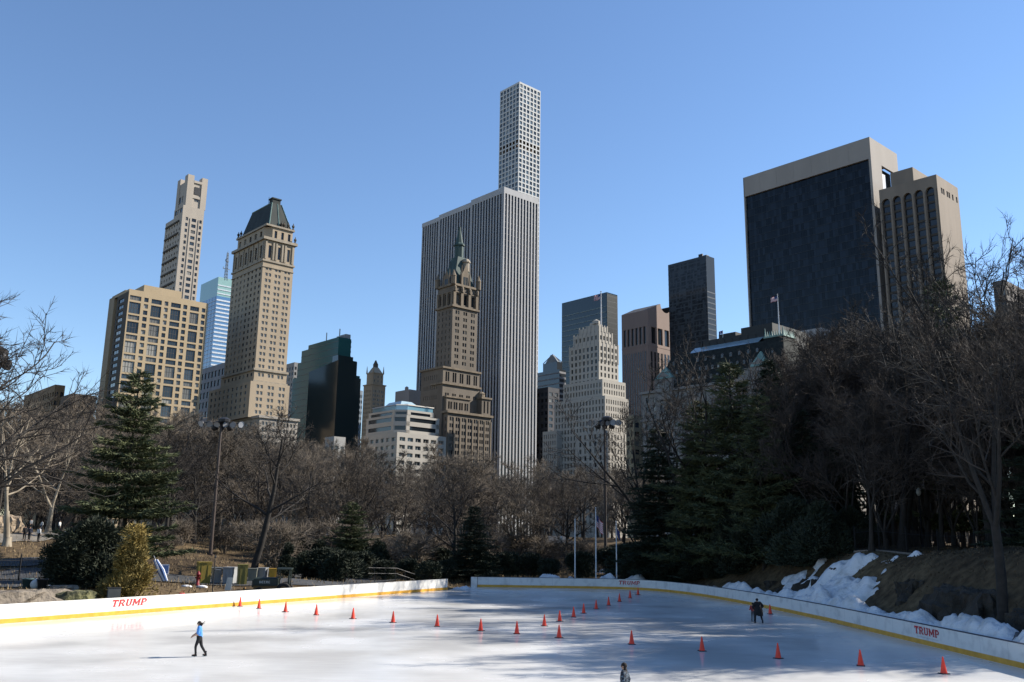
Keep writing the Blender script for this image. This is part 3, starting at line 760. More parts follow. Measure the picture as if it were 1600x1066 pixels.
def green_glass():
    B = Bld('stepped_glass_tower', 'dark green glass tower stepping down on both sides in sharp facets', 529.5, 527, 520, 482, 549)
    Ng = glass('teal_glass', (.022, .085, .085), 1.5, .15, spec=.12); Dg = glass('black_green_glass', (.014, .024, .026), 1.6, .1, wob=.09, wscale=.05)  # teal base stands for the sky reflected in the north face
    Ml = mat('dark_green_joint', (.02, .04, .04), .4)
    h = B.h
    mb = MB(); y0 = B.y(482, h); b0 = B.x(549, h)
    mb.box(0, 0, 0, b0, y0 * .55, h, 0); tiers = []
    def step(x0, y0_, x1, y1, z): mb.box(x0, y0_, 0, x1, y1, z, 0)
    z1 = B.z(540, 0, y0); step(.02, .02, b0 * .9, y0, z1)
    y2 = B.y(470, h * .9); z2 = B.z(549, 0, y2); step(.04, .04, b0 * .8, y2, z2)
    y3 = B.y(463, h * .8); z3 = B.z(568, 0, y3); step(.06, .06, b0 * .7, y3, z3)
    y4 = B.y(455, h * .7); z4 = B.z(592, 0, y4); step(.08, .08, b0 * .6, y4, z4)
    x1 = B.x(556, h * .8, .1); step(.5, .1, x1, y0 * .5, B.z(565, x1, 0))
    x2 = B.x(560.5, h * .7, .12); step(.5, .12, x2, y0 * .5, B.z(588, x2, 0))
    mb.build('curtain_wall', Ng, B.root)
    # dark west facets that come forward below the shoulder
    mb = MB(); zf = B.z(556, 0, -6); xf0 = B.x(497, h * .6, -7)
    yy = -7
    xa = B.x(524, h * .6, yy); xb = B.x(561, h * .6, yy)
    mb.poly([(xf0 - .5, 5, 0), (xa, yy, 0), (xa, yy, zf * .97), (xf0 - .5, 5, zf * .9)])
    mb.quad((xa, yy, 0), (xb, yy, 0), (xb, yy, B.z(592, xb, yy)), (xa, yy, B.z(592, xb, yy)))
    mb.box(xa + .1, yy + .4, 0, B.x(556, h * .7, yy), -.02, B.z(566, xb * .8, yy))
    mb.box(xa + .2, yy + .8, 0, B.x(550, h * .7, yy), -.03, zf)
    mb.build('dark_facet', Dg, B.root)
    mb = MB()
    for i in range(34):
        z = 12 + i * 3.9
        if z < h - 2: mb.box(-.1, 0, z, -.003, y4 if z < z4 - 1 else y3 if z < z3 - 1 else y2 if z < z2 - 1 else y0 if z < z1 - 1 else y0 * .55, z + .35)
    tag(mb.build('floor_line', Ml, B.root), kind='stuff')
    mb = MB(); mb.box(b0 * .25, 3, h, b0 * .3, 3.5, h + 6); mb.box(2, 1, h, 5, 6, h + 1.5); mb.box(b0 * .6, 1, h, b0, 8, h + 3); mb.tube([(b0 * .0, y0 * .4, h), (b0 * 0, y0 * .4, h + 5)], [.3, .3], 5)
    for k in range(4): mb.box(b0 * .98, .5, h - 2 - k * 3, b0 * 1.06, 10, h - 1 - k * 3)
    mb.build('roof_plant', mat('grey_plant', (.25, .26, .27), .6), B.root)
green_glass()

def slab(name, label, uc, vt, Y, uL, uR, m, wm=None, fh=4.0, zb=4.0):
    B = Bld(name, label, uc, vt, Y, uL, uR, zb); mb = MB(); wl = []
    tier(mb, 0, 0, B.b, B.a, 0, B.h, wl, (cols(0, B.b, max(2, int(B.b / 3.5)), .6), rows(6, B.h - 1.5, fh, fh * .55)), (cols(0, B.a, max(2, int(B.a / 3.5)), .6), rows(6, B.h - 1.5, fh, fh * .55)))
    parapet(mb, 0, 0, B.b, B.a, B.h, .9, .4)
    mb.build('wall', m, B.root); put_windows(B.root, wl, [ST[0]], 0, wm); return B
slab('office_block', 'narrow grey slab peeping out left of the green glass tower', 460, 568, 640, 440, 470, stone('grey_slab', (.3, .3, .3)), GLs)
slab('office_block', 'thin blue grey slab just right of the green glass tower', 562, 612, 640, 548, 567, stone('blue_grey_slab', (.28, .33, .38)), GLs)

def spire_tower():
    B = Bld('spire_tower', 'small tan brick tower with obelisks and a pointed spire behind the white stepped block', 581.5, 600, 760, 568.5, 602.5)
    h, a, b = B.h, B.a, B.b; mb = MB(); wl = []; f = 3.7
    tier(mb, 0, 0, b, a, 0, h, wl, (pairs(1, b - 1, 3, 1.0, .5), rows(60, h - 4, f, 1.9)), (cols(1, a - 1, 5, .3), rows(60, h - 4, f, 1.9)))
    ledge(mb, 0, 0, b, a, h - .6, 1.0, .6)
    s = 1.6; z1 = B.z(583, s, s)
    tier(mb, s, s, b - s, a - s, h, z1, wl, (cols(s, b - s, 3, .3), rows(h, z1 - 1, f, 2)), None); ledge(mb, s, s, b - s, a - s, z1, .7, .4)
    for x, y in ((s, s), (b - s, s), (s, a - s), (b - s, a - s)): mb.frustum(x - .5, y - .5, x + .5, y + .5, z1 + .7, x - .1, y - .1, x + .1, y + .1, z1 + 7)
    mb.build('wall', stone('tan_tower_brick', (.36, .27, .18)), B.root)
    m2 = MB(); c = (b / 2, a / 2); z2 = z1 + 6
    m2.frustum(s + .4, s + .4, b - s - .4, a - s - .4, z1 + .7, c[0] - 2, c[1] - 2, c[0] + 2, c[1] + 2, z2); m2.build('roof', M_trim, B.root)
    m2 = MB(); zt = B.z(568.5, *c); m2.box(c[0] - 1.6, c[1] - 1.6, z2, c[0] + 1.6, c[1] + 1.6, z2 + 3.2); m2.lathe([(2, 3.2), (1.2, 5), (.5, 6.5), (.12, zt - z2)], 8, (c[0], c[1], z2)); m2.build('spire', M_brown, B.root)
    put_windows(B.root, wl, [ST[0]], 0, GLs)
spire_tower()
M_white = stone('white_panel', (.5, .465, .41), .93); M_sherry = stone('brown_stone', (.2, .168, .134), .74); M_sherryd = stone('dark_brown_stone', (.16, .135, .11), .8)
M_marble = stone('white_marble', (.5, .5, .51), .88); M_concrete = stone('pale_concrete', (.62, .63, .63), .95)

def white_stepped():
    B = Bld('stepped_block', 'low white office block stepping back above a grid of oblong windows', 620.8, 676.5, 430, 568.5, 697.5)
    h, a, b = B.h, B.a, B.b; mb = MB(); wl = []; f = 3.75
    tier(mb, 0, 0, b, a, 0, h, wl, (cols(.8, b - .8, 6, .7), rows(1, h - .9, f, 1.9)), (cols(.8, a - .8, 6, .6), rows(1, h - 1.1, f, 1.9)), depth=.6)
    parapet(mb, 0, 0, b, a, h, .5, .4)
    # stepped band storeys with a chamfered corner
    def band_tier(s, c, xr, yl, z0, z1, n, mbx=mb):
        pts = [(s, yl), (s, s + c), (s + c, s), (xr, s), (xr, yl)]
        fh = (z1 - z0) / n; g = MB()
        for i in range(n):
            zz = z0 + i * fh; sp = fh * .52
            for k in range(len(pts)):
                p, q = pts[k], pts[(k + 1) % len(pts)]
                mbx.quad((*p, zz), (*q, zz), (*q, zz + sp), (*p, zz + sp)); g.quad((p[0] + .4, p[1] + .4, zz + sp), (q[0] + .4, q[1] + .4, zz + sp), (q[0] + .4, q[1] + .4, zz + fh), (p[0] + .4, p[1] + .4, zz + fh))
            mbx.poly([(*p, zz + sp) for p in pts])
        # piers at the corners of the bands
        for p in ((s, yl - 2.2), (s, s + c), (s + c, s), (xr - 2, s)): mbx.box(p[0] + (.02 if p[0] == s else 0), p[1], z0, p[0] + 2.0, p[1] + 2.0, z1 - .02)
        mbx.poly([(*p, z1) for p in pts]); mbx.poly([(*p, z1 - .02) for p in pts])
        for k in range(len(pts) - 1):
            p, q = pts[k], pts[k + 1]; mbx.quad((*p, z1 - .02), (*q, z1 - .02), (*q, z1 + 1.0), (*p, z1 + 1.0))
        g.build('window_band', GLd, B.root)
    x1 = B.x(684, h, 3); y1 = B.y(573, h, 3); z1 = B.z(652, 3, 7)
    band_tier(2.2, 4.5, x1, y1, h, z1, 2)
    x2 = B.x(681, z1, 4); y2 = B.y(577, z1, 4); z2 = B.z(644, 5, 9)
    band_tier(3.4, 4.5, x2 - 2, y2, z1, z2, 1)
    x3 = B.x(676, z2, 5); y3 = B.y(582, z2, 5); z3 = z2 + 3.4; z4 = B.z(632, 6, 10)
    g = MB(); g.poly([(5, y3, z2), (5, 9, z2), (9, 5, z2), (9, 5, z3), (5, 9, z3), (5, y3, z3)][:3] + [(9, 5, z3), (5, 9, z3), (5, y3, z3)]); g.quad((9, 5, z2), (x3, 5, z2), (x3, 5, z3), (9, 5, z3)); g.quad((5, y3, z2), (5, 9, z2), (5, 9, z3), (5, y3, z3))
    g.build('sky_lounge_glass', glass('pale_blue_glass', (.15, .3, .38), 2.2, .1), B.root)
    mb.box(9, 9, z2, x3 - .1, y3, z3 - .02); mb.poly([(4.6, y3, z3), (4.6, 8.8, z3), (8.8, 4.6, z3), (x3 + .4, 4.6, z3), (x3 + .4, y3, z3)])
    for p, q in (((4.6, y3), (4.6, 8.8)), ((4.6, 8.8), (8.8, 4.6)), ((8.8, 4.6), (x3 + .4, 4.6)), ((x3 + .4, 4.6), (x3 + .4, y3))): mb.quad((*p, z3), (*q, z3), (q[0] + .8, q[1] + .8, z4), (p[0] + .8, p[1] + .8, z4))
    mb.poly([(5.4, y3, z4), (5.4, 9.6, z4), (9.6, 5.4, z4), (x3 - .2, 5.4, z4), (x3 - .2, y3, z4)])
    mb.build('wall', M_white, B.root)
    g = MB(); g.frustum(7.5, 9, x3 - 6, y3 - 6, z4 + .003, 9.5, 11, x3 - 9, y3 - 8, z4 + 2.2); g.build('skylight', glass('skylight_glass', (.3, .4, .45), 1.8, .15), B.root)
    st = [('g', GL, M_frame_white, 1, 0, .12)]
    put_windows(B.root, wl, st, 300)
white_stepped()

def grey_box():
    B = Bld('plant_tower', 'plain windowless grey box tower behind the white stepped block', 639.5, 608.3, 520, 618, 662.5)
    mb = MB(); mb.box(0, 0, 0, B.b, B.a, B.h)
    for i in range(9): x = B.b * (i + .5) / 9; mb.box(x - .18, -.12, B.h - 22, x + .18, -.003, B.h - 1)
    mb.lathe([(1.1, 0), (1.1, 2), (.2, 2.6)], 8, (B.b * .2, B.a * .4, B.h))
    mb.build('wall', stone('grey_rendered', (.4, .37, .35), .93), B.root)
grey_box()

def spired_hotel():
    B = Bld('spired_hotel_tower', 'dark brown stone hotel tower with gothic dormers and a slim green copper spire', 707.5, 479, 480, 683, 746.5)
    h, a, b = B.h, B.a, B.b; mb = MB(); wl = []; tr = MB()
    zB0, zB1 = B.z(602, 0, 0), B.z(577, 0, 0)
    f = 3.55
    wc = pairs(.6, b - .6, 3, 1.15, .45)
    tier(mb, 0, 0, b, a, zB1, h, wl, (wc, rows(zB1, h - 1, f, 2.0)), (cols(.6, a - .6, 4, .3), rows(zB1, h - 1, f, 1.9)), depth=.35)
    # belvedere
    zp = B.z(444, 0, 0)
    tier(mb, .3, .3, b - .3, a - .3, h, zp, wl, (cols(1, b - 1, 3, .55), [(h + 2.2, h + (zp - h) * .62)]), (cols(1, a - 1, 3, .4), [(h + 2.2, h + (zp - h) * .62)]), depth=.9)
    ledge(tr, 0, 0, b, a, h, 1.1, .9); ledge(tr, .3, .3, b - .3, a - .3, zp - .4, 1.2, .9); ledge(tr, .3, .3, b - .3, a - .3, h + (zp - h) * .68, .5, .5)
    for k in range(4):
        x = .9 + (b - 1.8) * k / 3; tr.box(x - .9, -.55, h + 1.1, x + .9, .29, h + (zp - h) * .66); tr.lathe([(.9, 0), (1.1, 2), (.6, 3), (0, 3.6)], 7, (x, -.2, h + (zp - h) * .72))
        y = .9 + (a - 1.8) * k / 3; tr.box(-.55, y - .7, h + 1.1, .29, y + .7, h + (zp - h) * .66)
    for x, y in ((0, 0), (b, 0), (0, a)):
        tr.lathe([(1.5, 0), (1.5, 4.6), (1.7, 4.8), (.9, 6.4), (.12, 8.5)], 8, (x, y, zp))
    # gothic dormers
    def dormer(x0, x1, y, zt):
        m = (x0 + x1) / 2
        tr.poly([(x0, y, zp), (x1, y, zp), (x1, y, zp + (zt - zp) * .5), (m, y, zt), (x0, y, zp + (zt - zp) * .5)])
        tr.box(x0, y + .003, zp, x0 + .5, y + 4, zp + (zt - zp) * .55); tr.box(x1 - .5, y + .003, zp, x1, y + 4, zp + (zt - zp) * .55)
        for xx in (x0, x1): tr.frustum(xx - .4, y - .4, xx + .4, y + .4, zp, xx - .08, y - .05, xx + .08, y + .05, zp + (zt - zp) * .95)
        wl.append((('W', y), m - 1.6, m - .2, zp + .8, zp + (zt - zp) * .45, -.05, 0)); wl.append((('W', y), m + .2, m + 1.6, zp + .8, zp + (zt - zp) * .45, -.05, 0))
    dormer(b * .34, b * .66, .4, B.z(414, b * .5, .4))
    m = a / 2; zt = B.z(422, .4, m); tr.poly([(.4, m - 3, zp), (.4, m + 3, zp), (.4, m + 3, zp + (zt - zp) * .5), (.4, m, zt), (.4, m - 3, zp + (zt - zp) * .5)])
    for yy in (m - 3, m + 3): tr.frustum(0, yy - .4, .8, yy + .4, zp, .35, yy - .05, .45, yy + .05, zt)
    wl.append((('N', .4), m - 1.4, m - .2, zp + .8, zp + (zt - zp) * .45, -.05, 0)); wl.append((('N', .4), m + .2, m + 1.4, zp + .8, zp + (zt - zp) * .45, -.05, 0))
    # stepped shoulders below
    zB2 = B.z(646, 0, -4); xb1 = B.x(749.5, zB1, -1.5); x0 = B.x(692.5, zB1, -1.5); yb1 = B.y(658.5, zB1, x0)
    tier(mb, x0, -1.5, xb1, yb1, 0, zB1, wl, (pairs(x0 + .6, xb1 - .6, 5, 1.1, .4), [(zB0 + 1.5, zB1 - 2.0), (zB2 + 2, zB2 + 6), (zB2 + 8, zB2 + 11)]), (cols(3, yb1 - 2, 7, .25), rows(zB2 - 30, zB1 - 2, 5.5, 2.4)), depth=.5)
    ledge(tr, x0, -1.5, xb1, yb1, zB1 - .4, 1.0, .8); ledge(tr, x0, -1.5, xb1, yb1 * .4, zB0 - .2, 1.0, .9)
    zz3 = B.z(621, 0, -4); yc = -5.5; xc0 = B.x(699.8, zB2, yc); xc1 = B.x(767, zB2, yc)
    tier(mb, xc0, yc, xc1, -1.6, 0, zB2, wl, (pairs(xc0 + .5, xc1 - .5, 7, 1.05, .4), rows(2, zB2 - 1.6, f, 2.1)), (cols(yc + .5, -2.2, 1, .3), rows(4, zB2 - 2, f, 2)), depth=.35)
    ledge(tr, xc0, yc, xc1, -1.6, zB2 - .3, 1.2, 1.0)
    xs_ = B.x(741, zB2, yc + .5)
    tier(mb, xc0 + .4, yc + 2, xs_ - 2, -1.55, zB2, zz3, wl, (pairs(xc0 + 1, xs_ - 2.6, 4, 1.1, .4), [(zB2 + 2.2, zz3 - 2.5)]), None, depth=.5)
    ledge(tr, xc0 + .4, yc + 2, xs_ - 2, -1.56, zz3 - .4, .9, .6)
    # corner turret at the right end of the shoulder
    xt0 = B.x(753, zB2, yc); zt_ = B.z(622, xt0, yc)
    tier(mb, xt0, yc + .3, xc1 - .3, 3, zB2, zt_, wl, (cols(xt0 + .6, xc1 - .9, 2, .42), [(zB2 + 2, zt_ - 1.6)]), None, depth=.6)
    tier(mb, xs_ - 2, -1.2, xt0 + .1, 2, zB2, zt_ - .8, wl)
    ledge(tr, xt0, yc + .3, xc1 - .3, 3, zt_ - .4, 1.0, .7); tr.lathe([(2.2, 0), (2.2, 2), (2.5, 2.2), (1.6, 3.2), (0, 3.6)], 10, ((xt0 + xc1) / 2 - 1, yc + 4, zt_ + .6))
    for i in range(8):
        x = xc0 + (xc1 - xc0) * i / 7; tr.box(x - .35, yc - .3, 2, x + .35, yc - .003, zB2 - 2.6)
    mb.build('wall', M_sherry, B.root); tag(tr.build('stone_trim', stone('carved_brown_stone', (.25, .2, .145), .7, .6), B.root), kind='stuff')
    # copper roof and spire
    c = (b * .5, a * .5); m2 = MB(); zr = B.z(404, *c); zt = B.z(363, *c)
    m2.frustum(1.6, 1.6, b - 1.6, a - 1.6, zp + .8, c[0] - 3, c[1] - 3, c[0] + 3, c[1] + 3, zr); m2.build('roof', M_copper2, B.root)
    m2 = MB(); m2.lathe([(2.6, 0), (2.6, 7), (3.3, 7.3), (3.3, 8), (2.2, 9.2), (1.9, 11), (.9, 16), (.5, 19), (.1, zt - zr)], 8, (c[0], c[1], zr)); m2.build('spire', M_copper2, B.root)
    m2 = MB(); m2.lathe([(2.0, 0), (2.0, 5), (2.5, 5.3), (2.5, 6), (1.6, 7.4)], 9, (b * .62, 3.2, zp + 10)); m2.build('chimney_turret', M_trim, B.root)
    put_windows(B.root, wl, [ST[0]], 300)
M_copper2 = mat('weathered_copper', (.04, .072, .068), .7, (.025, .045, .044), .5, stretch=(1, 1, .25))
spired_hotel()

def finned_slab():
    B = Bld('finned_office_tower', 'huge slab tower of white vertical fins and dark window strips, widest in the middle', 787.9, 291.8, 528, 657, 841.8)
    h, a, b = B.h, B.a, B.b
    y1 = B.y(736, h); y2 = B.y(683.5, h); o1, o2 = 1.4, 2.6                      # the north face steps back in bays
    segs = [(0, y1, 0.0), (y1, y2, o1), (y2, a, o2)]
    core = MB(); tp = B.z(301, 0, 0)
    d = .55
    core.box(d, d, 0, b - d, y1, tp); core.box(d + o1, y1, 0, b - d, y2, tp); core.box(d + o2, y2, 0, b - d, a - d, tp)
    o = core.build('glazing', glass('black_strip_glass', (.012, .014, .018), 1.5, .1, wob=.04), B.root)
    head = MB()
    for (ya, yb, off) in segs:
        head.box(off, ya + .003, tp, b, yb, h - off * .35)
    head.build('parapet', M_marble, B.root)
    def pier(w, dp, z1):
        mb = MB(); mb.frustum(-w / 2, 0, w / 2, dp, 0, -w / 2, 0, w / 2, dp, z1, cap=False); return mb.mesh('pier', M_marble)
    zt = tp - .003
    npx = 11; me = pier(b / npx * .38, d + .2, zt)
    for i in range(npx + 1):
        x = b / npx * .19 + (b - b / npx * .38) * i / npx; link('pier', me, B.root, (x, 0.003, 0))
    sp = 0
    me2 = pier(a / 33 * .36, d + .2, zt)
    for (ya, yb, off) in segs:
        n = max(5, round((yb - ya) / (a / 33)))
        for i in range(n):
            y = ya + (yb - ya) * (i + .65) / n; link('pier', me2, B.root, (off + .003, y, 0), rad(-90))
    # floor edges seen between the fins
    mb = MB(); fh = 3.85; i = 0
    while 8 + i * fh < tp - 2:
        z = 8 + i * fh
        mb.box(d + .003, d - .14, z, b - d, d - .004, z + .5)
        for (ya, yb, off) in segs: mb.box(d + off - .14, ya + d, z, d + off - .004, yb - .3, z + .45)
        i += 1
    tag(mb.build('spandrel', mat('dark_spandrel', (.05, .05, .055), .5), B.root), kind='stuff')
finned_slab()

def grid_tower():
    B = Bld('pencil_tower', 'very tall thin white concrete tower with a square grid of windows, highest in the skyline', 811.8, 127.3, 776, 781.8, 844.8)
    h = B.h; a = B.a; b = B.b; mb = MB(); wl = []; f = 4.72
    wr = [(z, z + f * .72) for z in [h - 1.2 - f * (i + 1) + f * .12 for i in range(62)] if z > 120]
    wc = cols(0.2, b - .2, 6, .7); nc = cols(.2, a - .2, 6, .7)
    tier(mb, 0, 0, b, a, 0, h, wl, (wc, wr), (nc, wr), depth=.5)
    mb.build('concrete_frame', M_concrete, B.root)
    gl = glass('grid_glass', (.05, .07, .085), 1.6, .08, blind=(.2, .23, .25), frac=.15, island=True)
    zo = B.z(222, 0, 0)
    op = [w for w in wl if abs((w[3] + w[4]) / 2 - zo) < f]
    wl = [w for w in wl if abs((w[3] + w[4]) / 2 - zo) >= f]
    g = MB()
    for (fr, ua, ub, za, zb, d, s) in wl: g.quad(P(fr, ua, za, d), P(fr, ub, za, d), P(fr, ub, zb, d), P(fr, ua, zb, d))
    tag(g.build('small_window', gl, B.root), kind='stuff')
    g = MB()
    for (fr, ua, ub, za, zb, d, s) in op: g.quad(P(fr, ua, za, 3), P(fr, ub, za, 3), P(fr, ub, zb, 3), P(fr, ua, zb, 3))
    g.build('mechanical_floor', mat('brown_screen', (.14, .09, .06), .8), B.root)
grid_tower()

# dark towers just right of the finned slab
def pyramid_top():
    B = Bld('pyramid_top_tower', 'dark office tower with a small open pyramid top beside the finned slab', 874, 577, 640, 840, 884)
    h, a, b = B.h, B.a, B.b; mb = MB()
    mb.box(0, 0, 0, b, a, h); mb.box(.003, a * .1, h, b * .8, a * .75, h + 6)
    mb.build('wall', glass('dark_office_glass', (.03, .035, .04), 1.6, .12), B.root)
    mb = MB()
    for i in range(44):
        z = h - 3 - i * 3.9
        if z > 5: mb.box(-.2, 0, z, -.003, a, z + .9); mb.box(-.2, -.2, z, b, -.003, z + 1.5)
    tag(mb.build('floor_band', stone('grey_band', (.3, .3, .31)), B.root), kind='stuff')
    mb = MB(); zt = B.z(554, b * .3, a * .4); cx, cy = b * .3, a * .4
    for x, y in ((0, a * .1), (b * .8, a * .1), (0, a * .75), (b * .8, a * .75)): mb.tube([(x, y, h + 6), (cx, cy, zt)], [.35, .3], 4)
    mb.frustum(1, a * .15, b * .75, a * .7, h + 6, cx - 1, cy - 1, cx + 1, cy + 1, h + 12)
    mb.build('pyramid_frame', mat('grey_steel', (.2, .22, .24), .5), B.root)
pyramid_top()
slab('office_block', 'low dark building squeezed between the finned slab and white art deco tower', 856.5, 607, 560, 826, 874, stone('dark_grey_panel', (.1, .1, .11)), GLs)

def black_glass():
    B = Bld('black_glass_tower', 'black glass slab tower with thin pale floor bands behind the white art deco tower', 948, 456.5, 660, 878, 964.7)
    h, a, b = B.h, B.a, B.b; mb = MB(); mb.box(0, 0, 0, b, a, h)
    mb.build('curtain_wall', glass('black_green_curtain', (.014, .022, .022), 1.55, .08), B.root)
    zt = B.z(488, 0, a * .5); mb = MB(); gm = MB(); i = 0
    while zt - i * 4.15 > 8:
        z = zt - i * 4.15; mb.box(-.28, .3, z, -.003, a - .2, z + .75); i += 1
    tag(mb.build('floor_band', mat('pale_band', (.17, .22, .22), .5), B.root), kind='stuff')
    for k in range(4): pass
    mb = MB()
    for k in range(15):
        x = b * (k + .5) / 15; mb.box(x - .2, -.25, 4, x + .2, -.003, h - 1)
    i = 0
    while h - 3 - i * 4.15 > 8: mb.box(0, -.14, h - 3 - i * 4.15, b, -.004, h - 2.2 - i * 4.15); i += 1
    tag(mb.build('mullion', mat('black_mullion', (.03, .035, .035), .5), B.root), kind='stuff')
black_glass()

def flag_mesh(w, h, drop=.25, seed=0, nx=10, sag=.5):
    """a waving flag of thirteen stripes with a blue canton; hoist along z at x=0"""
    mb = MB(); n = 13
    def pt(u, v):
        x = u * w * (1 - .12 * sag); y = .14 * w * math.sin(u * 7 + seed) * u; z = v * h - u * w * sag * .55 + .05 * h * math.sin(u * 9 + seed)
        return (x, y, z)
    for j in range(n):
        for i in range(nx):
            u0, u1, v0, v1 = i / nx, (i + 1) / nx, j / n, (j + 1) / n
            blue = u0 < .4 - 1e-6 and j >= 6
            mb.quad(pt(u0, v0), pt(u1, v0), pt(u1, v1), pt(u0, v1), 2 if blue else (0 if j % 2 == 0 else 1))
    return mb, pt
M_fr = mat('flag_red', (.45, .04, .05), .8); M_fw = mat('flag_white', (.75, .74, .74), .8); M_fb = mat('flag_blue', (.03, .05, .16), .8)
def flag_cloth(parent, loc, w, h, rz, seed=0, sag=.5, name='flag_cloth'):
    mb, pt = flag_mesh(w, h, seed=seed, sag=sag)
    for j in range(4):
        for i in range(5):
            u, v = .03 + i * .075, .5 + j * .12; p = Vector(pt(u + .02, v + .03)); s = w * .012
            for o in (-.012 * w, .012 * w): mb.poly([(p.x - s, p.y + o, p.z), (p.x, p.y + o, p.z - s), (p.x + s, p.y + o, p.z), (p.x, p.y + o, p.z + s)], 1)
    return mb.build(name, [M_fr, M_fw, M_fb], parent, loc=loc, rz=rz)
M_pole = mat('painted_pole', (.55, .56, .58), .4)

def deco_tower():
    B = Bld('art_deco_tower', 'white art deco tower stepping up to small roof tanks under a flagpole', 935.5, 535, 470, 890, 966)
    mb = MB(); wl = []; f = 3.6; a, b = B.a, B.b; h = B.h
    zt = [B.z(v, 0, 0) for v in (508, 525, 536)]
    y_ = lambda u, z: B.y(u, z); x_ = lambda u, z: B.x(u, z)
    # main shaft and the steps of its crown (the corner stays in line)
    zA, zB = B.z(518, 0, 0), B.z(508.5, 0, 0); S = [(0, h, a, b), (h, zA, y_(896, zA), x_(957.5, zA)), (zA, zB, y_(904, zB), x_(950.5, zB))]
    zprev = 0
    for k, (z0, z1, aa, bb) in enumerate(S):
        n = max(4, round(aa / 3.1)); m = max(3, round(bb / 3.1))
        tier(mb, k * .35, k * .35, bb, aa, z0, z1, wl, (cols(k * .35 + .5, bb - .5, m, .46), rows(z0 + (2 if k == 0 else .5), z1 - 1.2, f, 2.35)), (cols(k * .35 + .5, aa - .5, n, .46), rows(z0 + (2 if k == 0 else .5), z1 - 1.2, f, 2.35)), depth=.4)
        for i in range(n + 1):
            y = k * .35 + .5 + (aa - .5 - k * .35) * i / n; mb.box(k * .35 - .2, y - .35, max(z0, z1 - 10), k * .35 - .003, y + .35, z1 + .8)
        for i in range(m + 1):
            x = k * .35 + .5 + (bb - .7 - k * .35) * i / m; mb.box(x - .35, k * .35 - .2, max(z0, z1 - 10), x + .35, k * .35 - .003, z1 + .8)
    zc = S[-1][1]
    tier(mb, 1.2, 1.2, x_(944, zc), y_(913, zc), zc, zc + 1.2, [])
    # wings
    z5 = B.z(592, 0, -4); xw = B.x(977, z5, -3); yw = B.y(880, z5, -.8)
    tier(mb, -.8, -3.2, xw, yw, 0, z5, wl, (cols(0, xw - .5, 9, .46), rows(3, z5 - 1.2, f, 2.35)), (cols(-2.5, yw - .5, 13, .46), rows(3, z5 - 1.2, f, 2.35)), depth=.4)
    z6 = B.z(618, 0, -8); xw2 = B.x(982, z6, -6); yw2 = B.y(866, z6, -2)
    tier(mb, -2, -6, xw2, yw2, 0, z6, wl, (cols(-1.5, xw2 - .5, 10, .46), rows(3, z6 - 1.2, f, 2.35)), (cols(-5.5, yw2 - .5, 16, .46), rows(3, z6 - 1.2, f, 2.35)), depth=.4)
    xq0 = B.x(943, 60, -13); z7 = B.z(672, xq0, -13); xq1 = B.x(997, z7, -13)
    tier(mb, xq0, -13, xq1, 6, 0, z7, wl, (cols(xq0 + .5, xq1 - .5, 11, .4), rows(2, z7 - 1.2, f, 2.35)), (cols(-12.5, 5, 5, .4), rows(2, z7 - 1.2, f, 2.35)), depth=.4)
    yq = B.y(872, 60, -5); yq2 = B.y(850, 60, -5); z8 = B.z(673, -5, yq)
    tier(mb, -6, yq, 10, yq2, 0, z8, wl, None, (cols(yq + .5, yq2 - .5, 6, .4), rows(2, z8 - 1.2, f, 2.35)), depth=.4)
    mb.build('wall', M_white, B.root)
    put_windows(B.root, wl, [ST[0]], 300)
    roof_tank(B.root, 3.2, y_(918, zc) * .82, zc - .6, 2.1, 1.6, M_white); roof_tank(B.root, 3.0, y_(933, zc) + 3.4, zc + .3, 2.1, 1.7, M_white)
    # flagpole on the roof, a thing of its own
    p = B.M @ Vector((x_(942.5, zc), 1.5, zc - .3)); zt_ = at(942.5, 457, p.y).z
    r = empty('roof_flagpole', p); tag(r, 'tall flagpole flying a striped flag on the roof of the white art deco tower', 'flagpole')
    mb = MB(); mb.tube([(0, 0, 0), (0, 0, zt_ - p.z)], [.42, .25], 8, cap=True); mb.lathe([(0, 0), (.6, .4), (0, .8)], 8, (0, 0, zt_ - p.z)); mb.build('pole', M_pole, r)
    flag_cloth(r, (0, 0, zt_ - p.z - 3.6), 4.6, 3.0, rad(190), 1, .75)
deco_tower()

